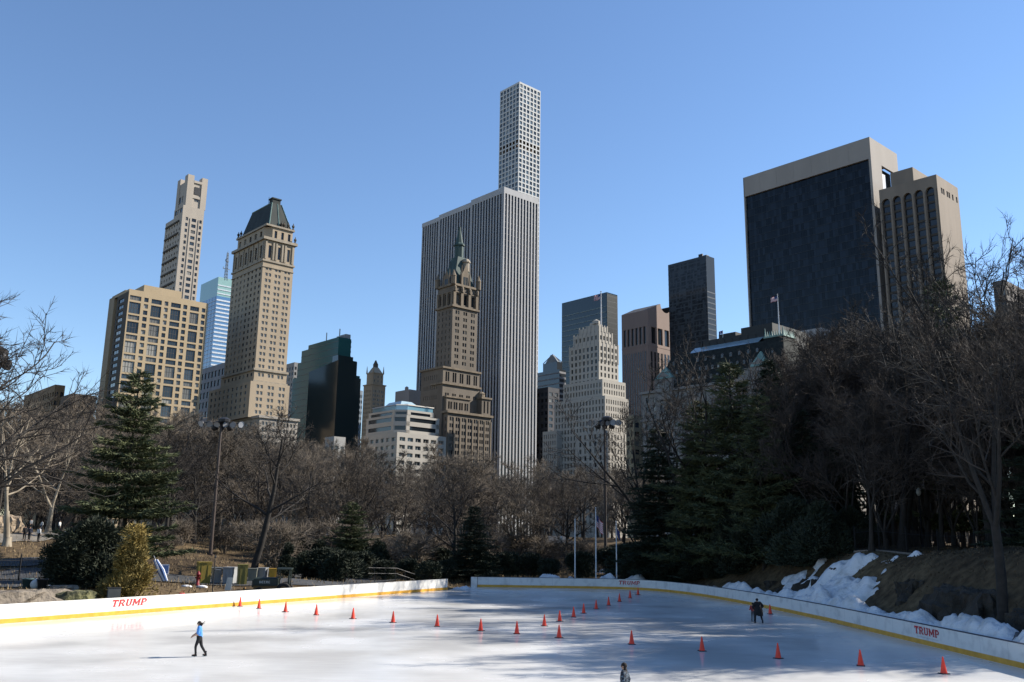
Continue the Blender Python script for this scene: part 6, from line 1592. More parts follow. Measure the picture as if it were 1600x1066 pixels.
# ---- iron fences
M_iron = mat('black_iron', (.03, .03, .032), .5, metal=.4)
def fence(label, pts, h, post=2.4, sp=.14, coping=None):
    L = [Vector(p).to_2d() for p in pts]; r = empty('iron_fence', (L[0].x, L[0].y, gz(L[0].x, L[0].y))); tag(r, label, 'fence'); o = r.location
    pk = MB(); rails = MB(); pm = MB(); pm.box(-.05, -.05, 0, .05, .05, h + .25); pm.lathe([(.0, .0), (.09, .07), (0, .16)], 6, (0, 0, h + .25)); post_me = pm.mesh('post', M_iron)
    s0 = 0.0; nextpost = 0.0
    for a, b_ in zip(L, L[1:]):
        t = (b_ - a); ln = t.length; t /= ln; n = int(ln / sp)
        for i in range(n):
            p = a + t * (i * sp); z = gz(p.x, p.y) - .05; q = Vector((p.x, p.y, z)) - o
            pk.tube([q + Vector((0, 0, .08)), q + Vector((0, 0, h - .02))], [.014, .014], 3); pk.poly([q + Vector((-.03, 0, h - .02)), q + Vector((.03, 0, h - .02)), q + Vector((0, 0, h + .1))])
            if s0 + i * sp >= nextpost: link('post', post_me, r, q); nextpost += post
        m = max(2, int(ln / 1.2))
        for i in range(m):
            p, q = a + t * (ln * i / m), a + t * (ln * (i + 1) / m)
            for zz in (.2, h - .25): rails.tube([Vector((p.x, p.y, gz(p.x, p.y) + zz)) - o, Vector((q.x, q.y, gz(q.x, q.y) + zz)) - o], [.025, .025], 4)
        s0 += ln
    pk_o = pk.build('picket', M_iron, r); pk_o['kind'] = 'stuff'; rails.build('rail', M_iron, r)
    if coping:
        mb = MB()
        for a, b_ in zip(L, L[1:]):
            m = max(2, int((b_ - a).length / 1.5))
            for i in range(m):
                p, q = a.lerp(b_, i / m), a.lerp(b_, (i + 1) / m); t = (q - p).normalized(); nn = Vector((-t.y, t.x)) * .22
                za, zb = gz(p.x, p.y) + .14, gz(q.x, q.y) + .14
                A = [(p.x - nn.x - o.x, p.y - nn.y - o.y), (p.x + nn.x - o.x, p.y + nn.y - o.y), (q.x + nn.x - o.x, q.y + nn.y - o.y), (q.x - nn.x - o.x, q.y - nn.y - o.y)]
                zz = [za, za, zb, zb]; mb.quad(*[(A[k][0], A[k][1], zz[k] - o.z) for k in range(4)])
                for k in range(4): mb.quad((*A[k], zz[k] - o.z), (*A[(k + 1) % 4], zz[(k + 1) % 4] - o.z), (*A[(k + 1) % 4], zz[(k + 1) % 4] - o.z - .6), (*A[k], zz[k] - o.z - .6))
        mb.build('stone_kerb', coping, r)
    return r
fence('black iron picket fence along the dark path at the left edge', [og(-80, 72), og(0, 77), og(60, 80), og(100, 82)], 2.0)
fence('iron picket fence on a stone kerb along the top of the right bank', [og(1335, 80), og(1400, 76), og(1480, 73), og(1560, 71), og(1680, 69)], 1.9, 2.6, .14, mat('stone_kerb', (.22, .19, .17), .9))
# ------------------------------------------------------------------ masts, flagpoles, yard things
M_rust = mat('brown_painted_steel', (.06, .042, .035), .55, (.04, .03, .026), 2.0); M_steel = mat('galvanised', (.3, .31, .33), .45, metal=.6)
M_lens = mat('floodlight_lens', (.45, .46, .48), .15, spec=.6); M_pipe = mat('white_flagpole_paint', (.62, .63, .65), .35)
def flood_head():
    mb = MB(); mb.lathe([(.0, -.34), (.2, -.3), (.36, -.05), (.46, .22), (.44, .24)], 10); me = mb.mesh('floodlight', M_darkmetal, True)
    mb = MB(); mb.lathe([(.0, .2), (.44, .205)], 10); return me, mb.mesh('lens', M_lens)
FH, FL = flood_head()
def mast(label, p, H, n_arm=6, rz=0.0, span=2.5):
    r = empty('floodlight_mast', p, rz); tag(r, label, 'floodlight mast')
    mb = MB(); mb.tube([(0, 0, -.3), (0, 0, H)], [.24, .15], 10, cap=True); mb.box(-.35, -.35, -.2, .35, .35, .12); mb.build('pole', M_rust, r)
    mb = MB(); mb.tube([(-span, 0, H - .25), (span, 0, H - .25)], [.07, .07], 6, cap=True); mb.tube([(-span * .6, .5, H - .7), (span * .6, .5, H - .7)], [.06, .06], 6, cap=True); mb.tube([(0, -.9, H - .25), (0, .9, H - .25)], [.06, .06], 6, cap=True)
    mb.lathe([(.2, 0), (.75, .25), (.8, .6), (.3, .85), (0, .9)], 10, (.35, 0, H - .35)); mb.build('crossarm', M_darkmetal, r)
    rng = random.Random(int(H * 10))
    for i in range(n_arm):
        x = -span + 2 * span * i / (n_arm - 1)
        o = link('floodlight', FH, r, (x, -.12, H - .25 - .1)); o.rotation_euler = (rad(rng.uniform(105, 135)), 0, rad(rng.uniform(-50, 50)))
        link('lens', FL, o)
    for x in (-.9, .1, 1.0):
        o = link('floodlight', FH, r, (x, .45, H - .75)); o.rotation_euler = (rad(120), 0, rad(rng.uniform(100, 250))); link('lens', FL, o)
    return r
def mast_px(label, u, y, vtop, **k):
    p = og(u, y); return mast(label, p, at(u, vtop, y).z - p.z, **k)
mast_px('tall brown floodlight mast among the bare trees at left', 331, 118, 658, rz=.1)
mast_px('tall dark floodlight mast in front of the white art deco tower', 946, 122, 656, rz=-.1, span=1.9)
p = og(-53, 66); mast('floodlight mast just outside the left edge with one head showing', p, at(-47, 551, 66).z - p.z, rz=0, span=.95)
def flagpole(label, u, y, vtop, cloth=None):
    p = og(u, y, 1.0); y = p.y; H = at(u, vtop, y).z - p.z; r = empty('flagpole', p); tag(r, label, 'flagpole')
    mb = MB(); mb.tube([(0, 0, -.2), (0, 0, H)], [.09, .055], 8, cap=True); mb.lathe([(0, 0), (.1, .08), (0, .18)], 8, (0, 0, H)); mb.lathe([(.2, 0), (.2, .15), (.1, .3)], 8); mb.build('pole', M_pipe, r)
    if cloth == 'stripes': flag_cloth(r, (.08, 0, H - 2.0), 1.0, 1.4, rad(25), 4, 1.8)
    if cloth == 'dark':
        mb, _ = flag_mesh(.6, .9, sag=2.4, seed=1); mb.m = [0] * len(mb.m); mb.build('flag_cloth', M_fb, r, loc=(.07, 0, H - 1.5), rz=rad(10))
    return r
flagpole('bare white flagpole, leftmost of the three behind the far boards', 898.5, 107, 813)
flagpole('tallest white flagpole with a striped flag behind the far boards', 931, 107, 795, 'stripes')
flagpole('white flagpole with a limp dark flag, rightmost of three behind the boards', 963, 107, 816, 'dark')

def bin_(label, u, y, w, d, h, m, rz=0.3, name='storage_bin', lid=True, cat='bin'):
    p = og(u, y); r = empty(name, p, rz); tag(r, label, cat)
    mb = MB(); mb.frustum(-w / 2 * .92, -d / 2 * .92, w / 2 * .92, d / 2 * .92, .0, -w / 2, -d / 2, w / 2, d / 2, h); mb.box(-w / 2 - .03, -d / 2 - .03, h * .93, w / 2 + .03, d / 2 + .03, h * .93 + .06)
    for x in (-w / 4, w / 4): mb.box(x - .03, -d / 2 - .02, .1, x + .03, -d / 2 + .02, h * .9)
    mb.build('body', m, r)
    if lid: mb = MB(); mb.box(-w / 2 - .04, -d / 2 - .05, h + .003, w / 2 + .04, d / 2 + .04, h + .07); mb.box(-w / 4, -d / 2 - .1, h + .02, w / 4, -d / 2 - .052, h + .06); mb.build('lid', m, r)
    return r
M_yel = mat('shaded_yellow_plastic', (.24, .18, .03), .5, (.18, .135, .025), 1.0); M_grey = mat('grey_plastic', (.24, .25, .255), .6, (.17, .18, .18), 1.0); M_yelb = mat('bright_yellow_plastic', (.5, .28, .03), .5)  # dull bin yellow is dimmed in the colour to stand for yard shade
bin_('big dull yellow upright bin at the left end of the yard row', 323, 84, 1.15, 1.0, 1.9, M_yel, .5)
bin_('grey bin next to the big dull yellow one', 343, 85, .9, .9, 1.35, M_grey, .3)
bin_('paler grey bin behind the hanging white sheet', 364, 84.5, .95, .95, 1.45, mat('pale_grey_plastic', (.3, .31, .32), .6), -.2)
bin_('second dull yellow bin, narrower, right of the grey bins', 383, 84, .85, .8, 1.75, mat('olive_yellow_plastic', (.19, .165, .045), .6), .4)
bin_('grey bin left of the bare leaning trunk', 399, 87, .8, .8, 1.1, mat('olive_grey_plastic', (.2, .2, .16), .6), .2)
bin_('grey bin behind the tractor bonnet', 414, 88, .85, .85, 1.1, mat('slate_grey_plastic', (.22, .23, .24), .6), -.1)
bin_('small bright yellow bin at the right end of the yard row', 430, 88, .7, .6, 1.0, M_yelb, .3)
# tractor with a loader
GLYPH.update({'D': (.84, [[(.06, .09), (.28, .09), (.28, .9), (.06, .9)], [(0, 0), (.5, 0), (.5, .1), (0, .1)], [(0, .9), (.5, .9), (.5, 1), (0, 1)], [(.5, 0), (.8, .3), (.58, .36), (.44, .12)], [(.58, .36), (.8, .3), (.8, .7), (.58, .64)], [(.58, .64), (.8, .7), (.5, 1), (.44, .88)]]),
    'E': (.76, [[(.06, .1), (.28, .1), (.28, .9), (.06, .9)], [(0, 0), (.74, 0), (.74, .12), (0, .12)], [(0, .88), (.74, .88), (.74, 1), (0, 1)], [(.28, .44), (.56, .44), (.56, .56), (.28, .56)]])})
def tractor():
    p = og(430, 80); r = empty('tractor', p, .12); tag(r, 'dark utility tractor with a tan lower frame parked behind the left boards', 'tractor')
    Md = mat('dark_tractor_paint', (.02, .03, .025), .45); Mt = mat('tan_frame_paint', (.22, .13, .05), .6); Mr = mat('black_rubber', (.02, .02, .02), .85)
    mb = MB(); mb.box(-1.5, -.55, .95, .5, .55, 1.5); mb.box(-1.6, -.5, .8, -1.5, .5, 1.42); mb.frustum(-1.5, -.55, .5, .55, 1.5, -1.3, -.4, .4, .4, 1.62); mb.build('hood', Md, r)
    mb = MB()
    for x, y in ((.55, -.6), (.55, .6), (1.5, -.6), (1.5, .6)): mb.tube([(x, y, 1.0), (x, y, 2.3)], [.05, .05], 5)
    mb.box(.4, -.75, 2.3, 1.65, .75, 2.42); mb.box(1.0, -.3, 1.0, 1.4, .3, 1.15); mb.box(1.35, -.3, 1.15, 1.45, .3, 1.7); mb.tube([(.55, 0, 1.2), (.75, 0, 1.6)], [.03, .03], 5); mb.build('cab_frame', Md, r)
    mb = MB(); mb.box(-1.5, -.4, .5, 1.5, .4, .93); mb.box(-2.3, -.6, .45, -1.45, -.46, .62); mb.box(-2.3, .46, .45, -1.45, .6, .62); mb.build('chassis', Mt, r)
    mb = MB(); mb.poly([(-2.9, -.9, .1), (-2.9, .9, .1), (-2.35, .9, .15), (-2.35, -.9, .15)]); mb.poly([(-2.35, -.9, .15), (-2.35, .9, .15), (-2.3, .9, .75), (-2.3, -.9, .75)])
    for y in (-.9, .9): mb.poly([(-2.9, y, .1), (-2.35, y, .15), (-2.3, y, .75)])
    mb.build('bucket', Mt, r)
    for x, rr, y in ((-.95, .42, -.72), (-.95, .42, .72), (1.1, .62, -.8), (1.1, .62, .8)):
        def wheel(w, q): 
            mb = MB(); mb.lathe(q, 16); o = mb.build(w, Mr if w == 'wheel' else Mt, r); return o
        o = wheel('wheel', [(rr * .55, -.15), (rr * .9, -.17), (rr, -.1), (rr, .1), (rr * .9, .17), (rr * .55, .15)]); o.location = (x, y, rr); o.rotation_euler = (rad(90), 0, 0)
        mb = MB(); mb.lathe([(0, -.08), (rr * .5, -.1), (rr * .56, -.12), (rr * .56, .12), (rr * .5, .1), (0, .08)], 12); mb.build('rim', Mt, o)
    mb = MB(); x = -1.0
    for ch in 'DEERE':
        w, polys = GLYPH[ch]
        for pl in polys: mb.poly([(x + px * .2, -.556, 1.15 + py * .2) for px, py in pl])
        x += (w + .14) * .2
    mb.build('lettering', mat('pale_lettering', (.6, .6, .55), .6), r)
tractor()
def sign_post():
    p = og(339, 74, 1.0); r = empty('post_with_sheet', p, .2); tag(r, 'thin dark lamp post with a small bracket in front of the yard bins', 'post')
    H = at(340, 872, p.y).z - p.z; mb = MB(); mb.tube([(0, 0, -.1), (0, 0, H)], [.05, .04], 7, cap=True); mb.lathe([(.16, 0), (.16, .12), (.09, .3), (.06, .6)], 8); mb.lathe([(.05, 0), (.1, .05), (.06, .2), (0, .25)], 8, (0, 0, H)); mb.build('pole', M_iron, r)
    mb = MB(); mb.tube([(0, 0, H * .74), (.5, 0, H * .72)], [.025, .025], 5); mb.build('bracket', M_steel, r)
    q = p + Vector((.75, 1.5, 0)); q.z = gz(q.x, q.y)
    r = empty('folding_sign', q, -.2); tag(r, 'white tilted notice board standing by the thin dark post', 'notice board')
    mb = MB(); mb.poly([(-.28, -.02, .75), (.22, -.02, .75), (.34, .1, 1.75), (-.16, .1, 1.75)]); mb.poly([(-.28, .02, .75), (.22, .02, .75), (.34, .14, 1.75), (-.16, .14, 1.75)]); mb.build('board', mat('white_sheet', (.55, .55, .5), .7), r)
    mb = MB()
    for x in (-.25, .2): mb.tube([(x, 0, 0), (x + .06, .06, 1.2)], [.025, .025], 5); mb.tube([(x, .5, 0), (x + .06, .1, 1.2)], [.025, .025], 5)
    mb.build('leg', M_steel, r)
sign_post()
def banner():
    p = og(258, 82); r = empty('folded_parasol', p, .3); tag(r, 'folded white and blue striped parasol leaning on a blue panel beside the yard path', 'parasol')
    Mw = mat('white_canvas', (.6, .62, .66), .8); Mb_ = mat('blue_canvas', (.08, .14, .3), .8); mb = MB()
    for k in range(6):
        a = 6.28 * k / 6; e = Vector((math.cos(a) * .14, math.sin(a) * .14, 0)); mb.tube([Vector((.35, 0, .15)) + e, Vector((-.15, 0, 1.1)) + e * 1.6, Vector((-.62, 0, 1.95)) + e * .9], [.1, .13, .08], 5, k % 2)
    mb.build('canopy', [Mw, Mb_], r)
    mb = MB(); mb.tube([(.5, 0, -.05), (-.8, 0, 2.3)], [.035, .03], 6); mb.build('pole', M_steel, r)
    mb = MB(); mb.box(-.12, .25, .7, .55, .32, 1.55); mb.box(-.06, .24, .78, .5, .248, 1.47, 1); mb.tube([(.1, .28, 0), (.1, .28, .7)], [.03, .03], 5); mb.tube([(.4, .28, 0), (.4, .28, .7)], [.03, .03], 5); mb.build('panel', [Mw, Mb_], r)
banner()
def small_things():
    p = og(187, 62.5, 1.0); r = empty('utility_cabinet', p, .5); tag(r, 'dark grey utility cabinet standing between the dark bush and golden cedar', 'cabinet')
    mb = MB(); mb.box(-.42, -.25, -.1, .42, .25, 1.55); mb.build('body', mat('cabinet_grey', (.07, .075, .075), .6), r); mb = MB(); mb.box(-.4, -.27, .05, .4, -.252, 1.5); mb.build('door', mat('cabinet_door', (.08, .085, .085), .55), r); mb = MB(); mb.box(-.46, -.29, 1.552, .46, .29, 1.6); mb.build('lid', M_darkmetal, r)
    for u, y, c, l in ((75, 66, (.03, .03, .032), 'black plant pot on the grass behind the left ledge'), (52, 66.5, (.05, .09, .1), 'small teal grey pot on the grass left of the white sack')):
        p = og(u, y); mb = MB(); mb.lathe([(0, 0), (.26, 0), (.36, .62), (.4, .62), (.4, .7), (.33, .7), (.3, .5), (0, .48)], 12); o = mb.build('plant_pot', mat('pot', c, .6), None, True, loc=p); tag(o, l, 'plant pot')
    p = og(64, 66.2); mb = MB(); mb.ell((0, 0, .3), (.36, .28, .34), 10, 6); mb.ell((.05, 0, .6), (.14, .12, .12), 8, 4); tag(mb.build('sack', mat('white_sack', (.55, .55, .55), .8), None, True, loc=p), 'tied white sack lying between the two pots', 'sack')
    p = og(292, 72, 1.0); p = og(292, 69.5, .8); mb = MB(); mb.lathe([(0, 0), (.16, 0), (.2, .3), (.22, .3), (.22, .34), (.17, .32), (.14, .06)], 12); mb.tube([(-.2, 0, .32), (0, .05, .5), (.2, 0, .32)], [.015, .015, .015], 4); tag(mb.build('red_bucket', mat('bright_red', (.6, .03, .03), .5), None, True, loc=(p.x, p.y, max(p.z, .82))), 'small bright red bucket on the grass behind the left boards', 'bucket')
    p = og(315, 80); r = empty('fire_hydrant', p); tag(r, 'dark red hydrant standing in front of the big dull yellow bin', 'hydrant')
    mb = MB(); mb.lathe([(.2, 0), (.2, .1), (.13, .12), (.13, .85), (.19, .87), (.19, .95), (.14, 1.05), (.05, 1.2), (0, 1.22)], 10); mb.build('body', mat('dark_red', (.2, .02, .025), .5), r, True); mb = MB(); mb.tube([(-.24, 0, .65), (.24, 0, .65)], [.07, .07], 8, cap=True); mb.build('outlet', mat('dark_red_cap', (.16, .02, .02), .5), r)
    p = og(311, 78); mb = MB()
    for x in (-.7, .6): mb.ell((x, 0, .03), (.5, .3, .17), 12, 5)
    tag(mb.build('snow_heap', M_snow, None, True, loc=p), 'two small humps of old snow at the foot of the hydrant', 'snow heap')
    # dark screen panels on the slope
    p = og(604, 128); r = empty('screen_panel', (p.x, p.y, p.z - .2), .12); tag(r, 'long dark screen panel standing on the slope behind the middle of the boards', 'screen')
    mb = MB(); mb.box(-2.2, 0, .5, 2.6, .12, 2.7); mb.build('panel', mat('black_mesh', (.02, .02, .022), .8), r); mb = MB()
    for x in (-2.25, -.6, 1.0, 2.62): mb.box(x - .05, -.06, 0, x + .05, -.003, 2.8)
    mb.build('post', M_darkmetal, r)
    # pipe railing behind the boards
    a, b_ = og(578, 93, 2.0), og(650, 97, 2.0); r = empty('handrail', a); tag(r, 'grey pipe handrail sloping down behind the left boards', 'handrail')
    mb = MB(); n = 5; d = b_ - a; d.z = 0; z0 = .5
    for k, zz in enumerate((1.9, 1.35)): mb.tube([Vector((0, 0, zz)), Vector((d.x * .6, d.y * .6, zz - .1)), Vector((d.x, d.y, zz - .75))], [.035] * 3, 6)
    mb.build('rail', M_darkmetal, r); mb = MB()
    for k in range(4): f = .15 + .22 * k; mb.tube([(d.x * f, d.y * f, -.4), (d.x * f - .12, d.y * f, 1.85 - max(0, f - .6) * 1.8)], [.03, .03], 6)
    o = mb.build('baluster', M_darkmetal, r)
    # little kiosk and park lamp seen behind the flagpoles
    p = og(868, 146); r = empty('kiosk', p, .3); tag(r, 'small dark kiosk with a snow dusted roof edge left of the flagpoles', 'kiosk')
    mb = MB(); mb.box(-2.4, -1.5, -.3, 2.4, 1.5, 2.6); mb.build('wall', mat('dark_kiosk', (.03, .035, .045), .7), r); mb = MB(); mb.frustum(-2.8, -1.9, 2.8, 1.9, 2.603, -1.6, -.2, 1.6, .2, 3.7); mb.build('roof', mat('dark_roof', (.04, .045, .055), .6), r)
    mb = MB(); mb.box(.2, -1.98, 2.62, 2.7, -1.78, 2.8); mb.build('snow_edge', M_snow, r); mb = MB(); mb.box(-1.7, -1.53, .9, 1.4, -1.502, 2.1); mb.build('window', GLd, r)
    for u, y, vt, l in ((877, 132, 846, 'short dark lamp post on the sunlit slope left of the flagpoles'), (1441, 84, 775, 'park lamp post with a pale globe behind the right hand fence'), (616, 122, 868, 'thin bare post on the slope by the dark screen panel')):
        p = og(u, y); H = at(u, vt, y).z - p.z; r = empty('park_lamp', p); tag(r, l, 'lamp post'); mb = MB(); mb.tube([(0, 0, -.1), (0, 0, H)], [.08, .05], 8, cap=True); mb.lathe([(.2, 0), (.18, .2), (.1, .5)], 8); mb.build('pole', M_iron, r, True)
        if 'thin' not in l: mb = MB(); mb.lathe([(0, 0), (.14, .05), (.24, .3), (.2, .55), (.06, .7), (0, .8)], 10, (0, 0, H)); mb.build('globe', mat('lamp_globe', (.5, .5, .47), .4), r, True)
small_things()
# ------------------------------------------------------------------ cones on the ice
M_cone = mat('orange_red_cone', (.85, .055, .022), .45, (.72, .045, .018), 3.0, spec=.4); M_base = mat('black_rubber_base', (.025, .025, .027), .8)
mb = MB(); mb.lathe([(.155, .035), (.145, .06), (.032, .70), (.028, .73), (.0, .735)], 16); CONE = mb.mesh('body', M_cone, True)
mb = MB(); mb.frustum(-.19, -.19, .19, .19, 0, -.18, -.18, .18, .18, .035); mb.box(-.17, -.17, .0, .17, .17, .036); CBASE = mb.mesh('base', M_base)
def cone(u, v, label, group):
    p = at_z(u, v, 0.004); r = empty('traffic_cone', (p.x, p.y, .004), random.uniform(0, 1.5)); tag(r, label, 'traffic cone', group); link('body', CONE, r); link('base', CBASE, r)
ROW1 = [(375, 947.6), (404.5, 951), (446, 956.2), (494, 961), (551.5, 967), (614, 973), (683, 979), (751, 986), (807.5, 990.6), (873.5, 996.8), (987, 1007), (1097, 1017.5), (1216, 1029), (1345, 1040.5), (1475, 1053)]
for i, (u, v) in enumerate(ROW1): cone(u, v, ORD[i] + ' orange cone from the left in the long front row across the ice', 'cones in the long front row')
ROW2 = [(850.5, 978.5), (874.5, 971), (896.3, 964.3), (912, 958.6), (931.5, 951.8), (951, 946), (968, 940.2), (984.5, 934.6), (997, 929.3)]
for i, (u, v) in enumerate(ROW2): cone(u, v, ORD[i] + ' orange cone from the front in the short row running to the far boards', 'cones in the short row to the far boards')
cone(1203.5, 959.5, 'lone orange cone against the right boards just behind the black clad skater', 'cones by the right boards')

# ------------------------------------------------------------------ people
def skin_mesh(joints, edges):
    """one continuous body grown over a skeleton; joints: name -> (pos, radius)"""
    names = list(joints); me = bpy.data.meshes.new('body'); me.from_pydata([joints[n][0] for n in names], [(names.index(a), names.index(b)) for a, b in edges], [])
    o = bpy.data.objects.new('body', me); COL.objects.link(o)
    md = o.modifiers.new('skin', 'SKIN'); md.use_smooth_shade = True
    sl = me.skin_vertices[0].data
    for i, n in enumerate(names):
        rr = joints[n][1]; sl[i].radius = rr if isinstance(rr, tuple) else (rr, rr)
        sl[i].use_root = (n == 'pelvis')
    sb = o.modifiers.new('sub', 'SUBSURF'); sb.levels = 1; sb.render_levels = 1
    dg = bpy.context.evaluated_depsgraph_get(); out = bpy.data.meshes.new_from_object(o.evaluated_get(dg)); bpy.data.objects.remove(o); return out
SKELE = [('pelvis', 'belly'), ('belly', 'chest'), ('chest', 'neck'), ('neck', 'head'), ('head', 'crown')]
for s in 'LR': SKELE += [('pelvis', 'hip' + s), ('hip' + s, 'knee' + s), ('knee' + s, 'ankle' + s), ('ankle' + s, 'toe' + s), ('chest', 'sh' + s), ('sh' + s, 'el' + s), ('el' + s, 'wr' + s), ('wr' + s, 'palm' + s)] + [('palm' + s, f + s) for f in ('f1', 'f2', 'f3', 'th')]
CLOTH_OF = {}
def person(label, loc, rz, pose, h, cols_, hair=None, skates=True, bulk=1.0, skirt=0.0, hood=False):
    """pose: joint -> position for a body of height 1.7 facing -y; cols_: dict of part -> material"""
    k = h / 1.7; R = dict(pelvis=(.15, .115), belly=(.135, .105), chest=(.155, .11), neck=.05, head=.085, crown=.075, hip=.085, knee=.058, ankle=.04, toe=.035, sh=.062, el=.043, wr=.03, palm=.034, f1=.011, f2=.012, f3=.011, th=.012)
    J = {}
    for n, p in pose.items():
        b = n.rstrip('LR') if n not in R else n; J[n] = (Vector(p) * k, tuple(x * k * (bulk if b in ('pelvis', 'belly', 'chest', 'sh', 'el', 'hip') else 1) for x in (R[b] if isinstance(R[b], tuple) else (R[b], R[b]))))
    for s in 'LR':                                             # hand: palm and curled fingers
        e, w = Vector(pose['el' + s]), Vector(pose['wr' + s]); d = (w - e).normalized(); sd = d.cross(Vector((0, 0, 1))); sd = sd.normalized() if sd.length > .1 else Vector((0, -1, 0)); dn = d.cross(sd)
        pl = w + d * .06; J['palm' + s] = (pl * k, (R['palm'] * k, R['palm'] * k * .6))
        for f, o, l in (('f1', -.028, .075), ('f2', 0, .088), ('f3', .028, .078)): J[f + s] = ((pl + d * l + sd * o + dn * .02) * k, (R[f] * k,) * 2)
        J['th' + s] = ((pl + d * .03 + sd * -.055) * k, (R['th'] * k,) * 2)
    me = skin_mesh(J, SKELE); r = empty('person', loc, rz); tag(r, label, 'person')
    me.materials.append(cols_['skin']); body = link('body', me, r)
    # clothes: the parts of the body surface nearest the clothed bones, moved out a little
    bones = {'top': [('pelvis', 'belly'), ('belly', 'chest'), ('chest', 'shL'), ('chest', 'shR'), ('shL', 'elL'), ('shR', 'elR')], 'fore': [('elL', 'wrL'), ('elR', 'wrR')], 'legs': [('pelvis', 'hipL'), ('pelvis', 'hipR'), ('hipL', 'kneeL'), ('hipR', 'kneeR'), ('kneeL', 'ankleL'), ('kneeR', 'ankleR')],
             'feet': [('ankleL', 'toeL'), ('ankleR', 'toeR')], 'hand': [('wrL', 'f2L'), ('wrR', 'f2R')], 'head': [('chest', 'neck'), ('neck', 'head'), ('head', 'crown')]}
    def near(p):
        best = (9, '')
        for g, L in bones.items():
            for a, b_ in L:
                A, B_ = J[a][0], J[b_][0]; t = max(0, min(1, (p - A).dot(B_ - A) / ((B_ - A).length_squared + 1e-9)))
                q = (p - A - (B_ - A) * t).length / (1.0 if g in ('top', 'legs') else .8)
                if q < best[0]: best = (q, g)
        return best[1]
    lab = [near(Vector(p.center)) for p in me.polygons]
    def dress(name, groups, off, m):
        mb = MB(); idx = {}
        for p in me.polygons:
            if lab[p.index] in groups:
                f = []
                for vi in p.vertices:
                    if vi not in idx: v = me.vertices[vi]; idx[vi] = len(mb.v); mb.v.append(tuple(v.co + v.normal * off * k))
                    f.append(idx[vi])
                mb.f.append(tuple(f)); mb.m.append(0)
        if mb.f: mb.build(name, m, r, True)
    dress('trousers', ('legs',), .014, cols_['legs'])
    dress('jacket' if cols_.get('sleeves') else 'shirt', ('top', 'fore') if cols_.get('sleeves') else ('top',), .022, cols_['top'])
    if cols_.get('gloves'): dress('glove', ('hand',), .008, cols_['gloves'])
    # boots and blades
    for s in 'LR':
        a, t = J['ankle' + s][0], J['toe' + s][0]; d = (t - a); d.z = 0; d = d.normalized(); mb = MB()
        z = min(a.z, t.z); hl = a - d * .06 * k
        mb.tube([a + Vector((0, 0, .1 * k)), a + Vector((0, 0, -.01 * k)), hl.lerp(t, .12) + Vector((0, 0, (t.z - a.z) * .6))], [.056 * k, .054 * k, .05 * k], 8); mb.tube([hl + Vector((0, 0, t.z - a.z)), hl.lerp(t, .5) + Vector((0, 0, (t.z - a.z) * .75)), t, t + d * .05 * k], [.042 * k, .052 * k, .044 * k, .012 * k], 8, cap=True)
        o = mb.build('skate' if skates else 'shoe', cols_['feet'], r, True)
        if skates:
            mb = MB(); b0 = hl - d * .03 * k; b1 = t + d * .07 * k; zz = t.z - .045 * k; sd = Vector((-d.y, d.x, 0)) * .006
            dz = (t.z - a.z + .06 * k)
            for q in (-1, 1): mb.quad(b0 + sd * q + Vector((0, 0, zz - .03 * k - b0.z)), b1 + sd * q + Vector((0, 0, zz - .03 * k - b1.z)), b1 + sd * q + Vector((0, 0, zz - b1.z)), b0 + sd * q + Vector((0, 0, zz - b0.z)))
            mb.build('blade', M_blade, o)
    # face and hair on the head
    c = J['head'][0].lerp(J['crown'][0], .4); fw = Vector(pose.get('face', (0, -1, 0))).normalized() if 'face' in pose else Vector((0, -1, 0)); sd = fw.cross(Vector((0, 0, 1))).normalized()
    mb = MB(); mb.ell(tuple(c + fw * .092 * k + Vector((0, 0, -.01 * k))), (.014 * k, .018 * k, .022 * k), 6, 4); mb.build('nose', cols_['skin'], r, True)
    for q in (-1, 1):
        mb = MB(); mb.ell(tuple(c + fw * .078 * k + sd * q * .034 * k + Vector((0, 0, .018 * k))), (.011 * k, .011 * k, .008 * k), 6, 4); mb.build('eye', M_base, r, True)
        mb = MB(); mb.ell(tuple(c + sd * q * .088 * k), (.014 * k, .022 * k, .03 * k), 6, 4); mb.build('ear', cols_['skin'], r, True)
    mb = MB(); mb.ell(tuple(c + fw * .08 * k + Vector((0, 0, -.05 * k))), (.022 * k, .012 * k, .006 * k), 6, 4); mb.build('mouth', M_lip, r, True)
    if hair:
        mb = MB(); mb.ell(tuple(c - fw * .018 * k + Vector((0, 0, .028 * k))), (.1 * k, .105 * k, .1 * k), 12, 8)
        if hair == 'tied':
            b_ = c - fw * .11 * k; mb.ell(tuple(b_ + Vector((0, 0, -.03 * k))), (.06 * k, .085 * k, .085 * k), 10, 6)
            rng = random.Random(4)
            for _ in range(7): e = Vector((rng.gauss(0, .02), 0, rng.gauss(.03, .05))) * k; mb.tube([b_, b_ - fw * .09 * k + e, b_ - fw * .19 * k + e * 2.2 + Vector((0, 0, .03 * k))], [.012 * k, .008 * k, .002 * k], 4)
        if hair == 'long': mb.ell(tuple(c - fw * .05 * k + Vector((0, 0, -.12 * k))), (.085 * k, .06 * k, .17 * k), 10, 7)
        mb.build('hat' if hair == 'cap' else 'hair', cols_['hair'], r, True)
    return r
M_blade = mat('steel_blade', (.6, .62, .65), .25, metal=.8); M_lip = mat('lips', (.35, .14, .12), .6)
S1 = mat('skin_tone', (.5, .31, .22), .6); S2 = mat('skin_tone_tan', (.34, .2, .13), .6)
K = lambda n, c, c2=None: mat(n, c, .85, c2, 8.0)
blk, dnv, blu, hairb = K('black_cloth', (.014, .014, .016)), K('dark_navy_cloth', (.02, .025, .045)), mat('sky_blue_shirt', (.09, .27, .62), .8, (.06, .2, .5), 5.0), K('dark_hair', (.018, .013, .011))
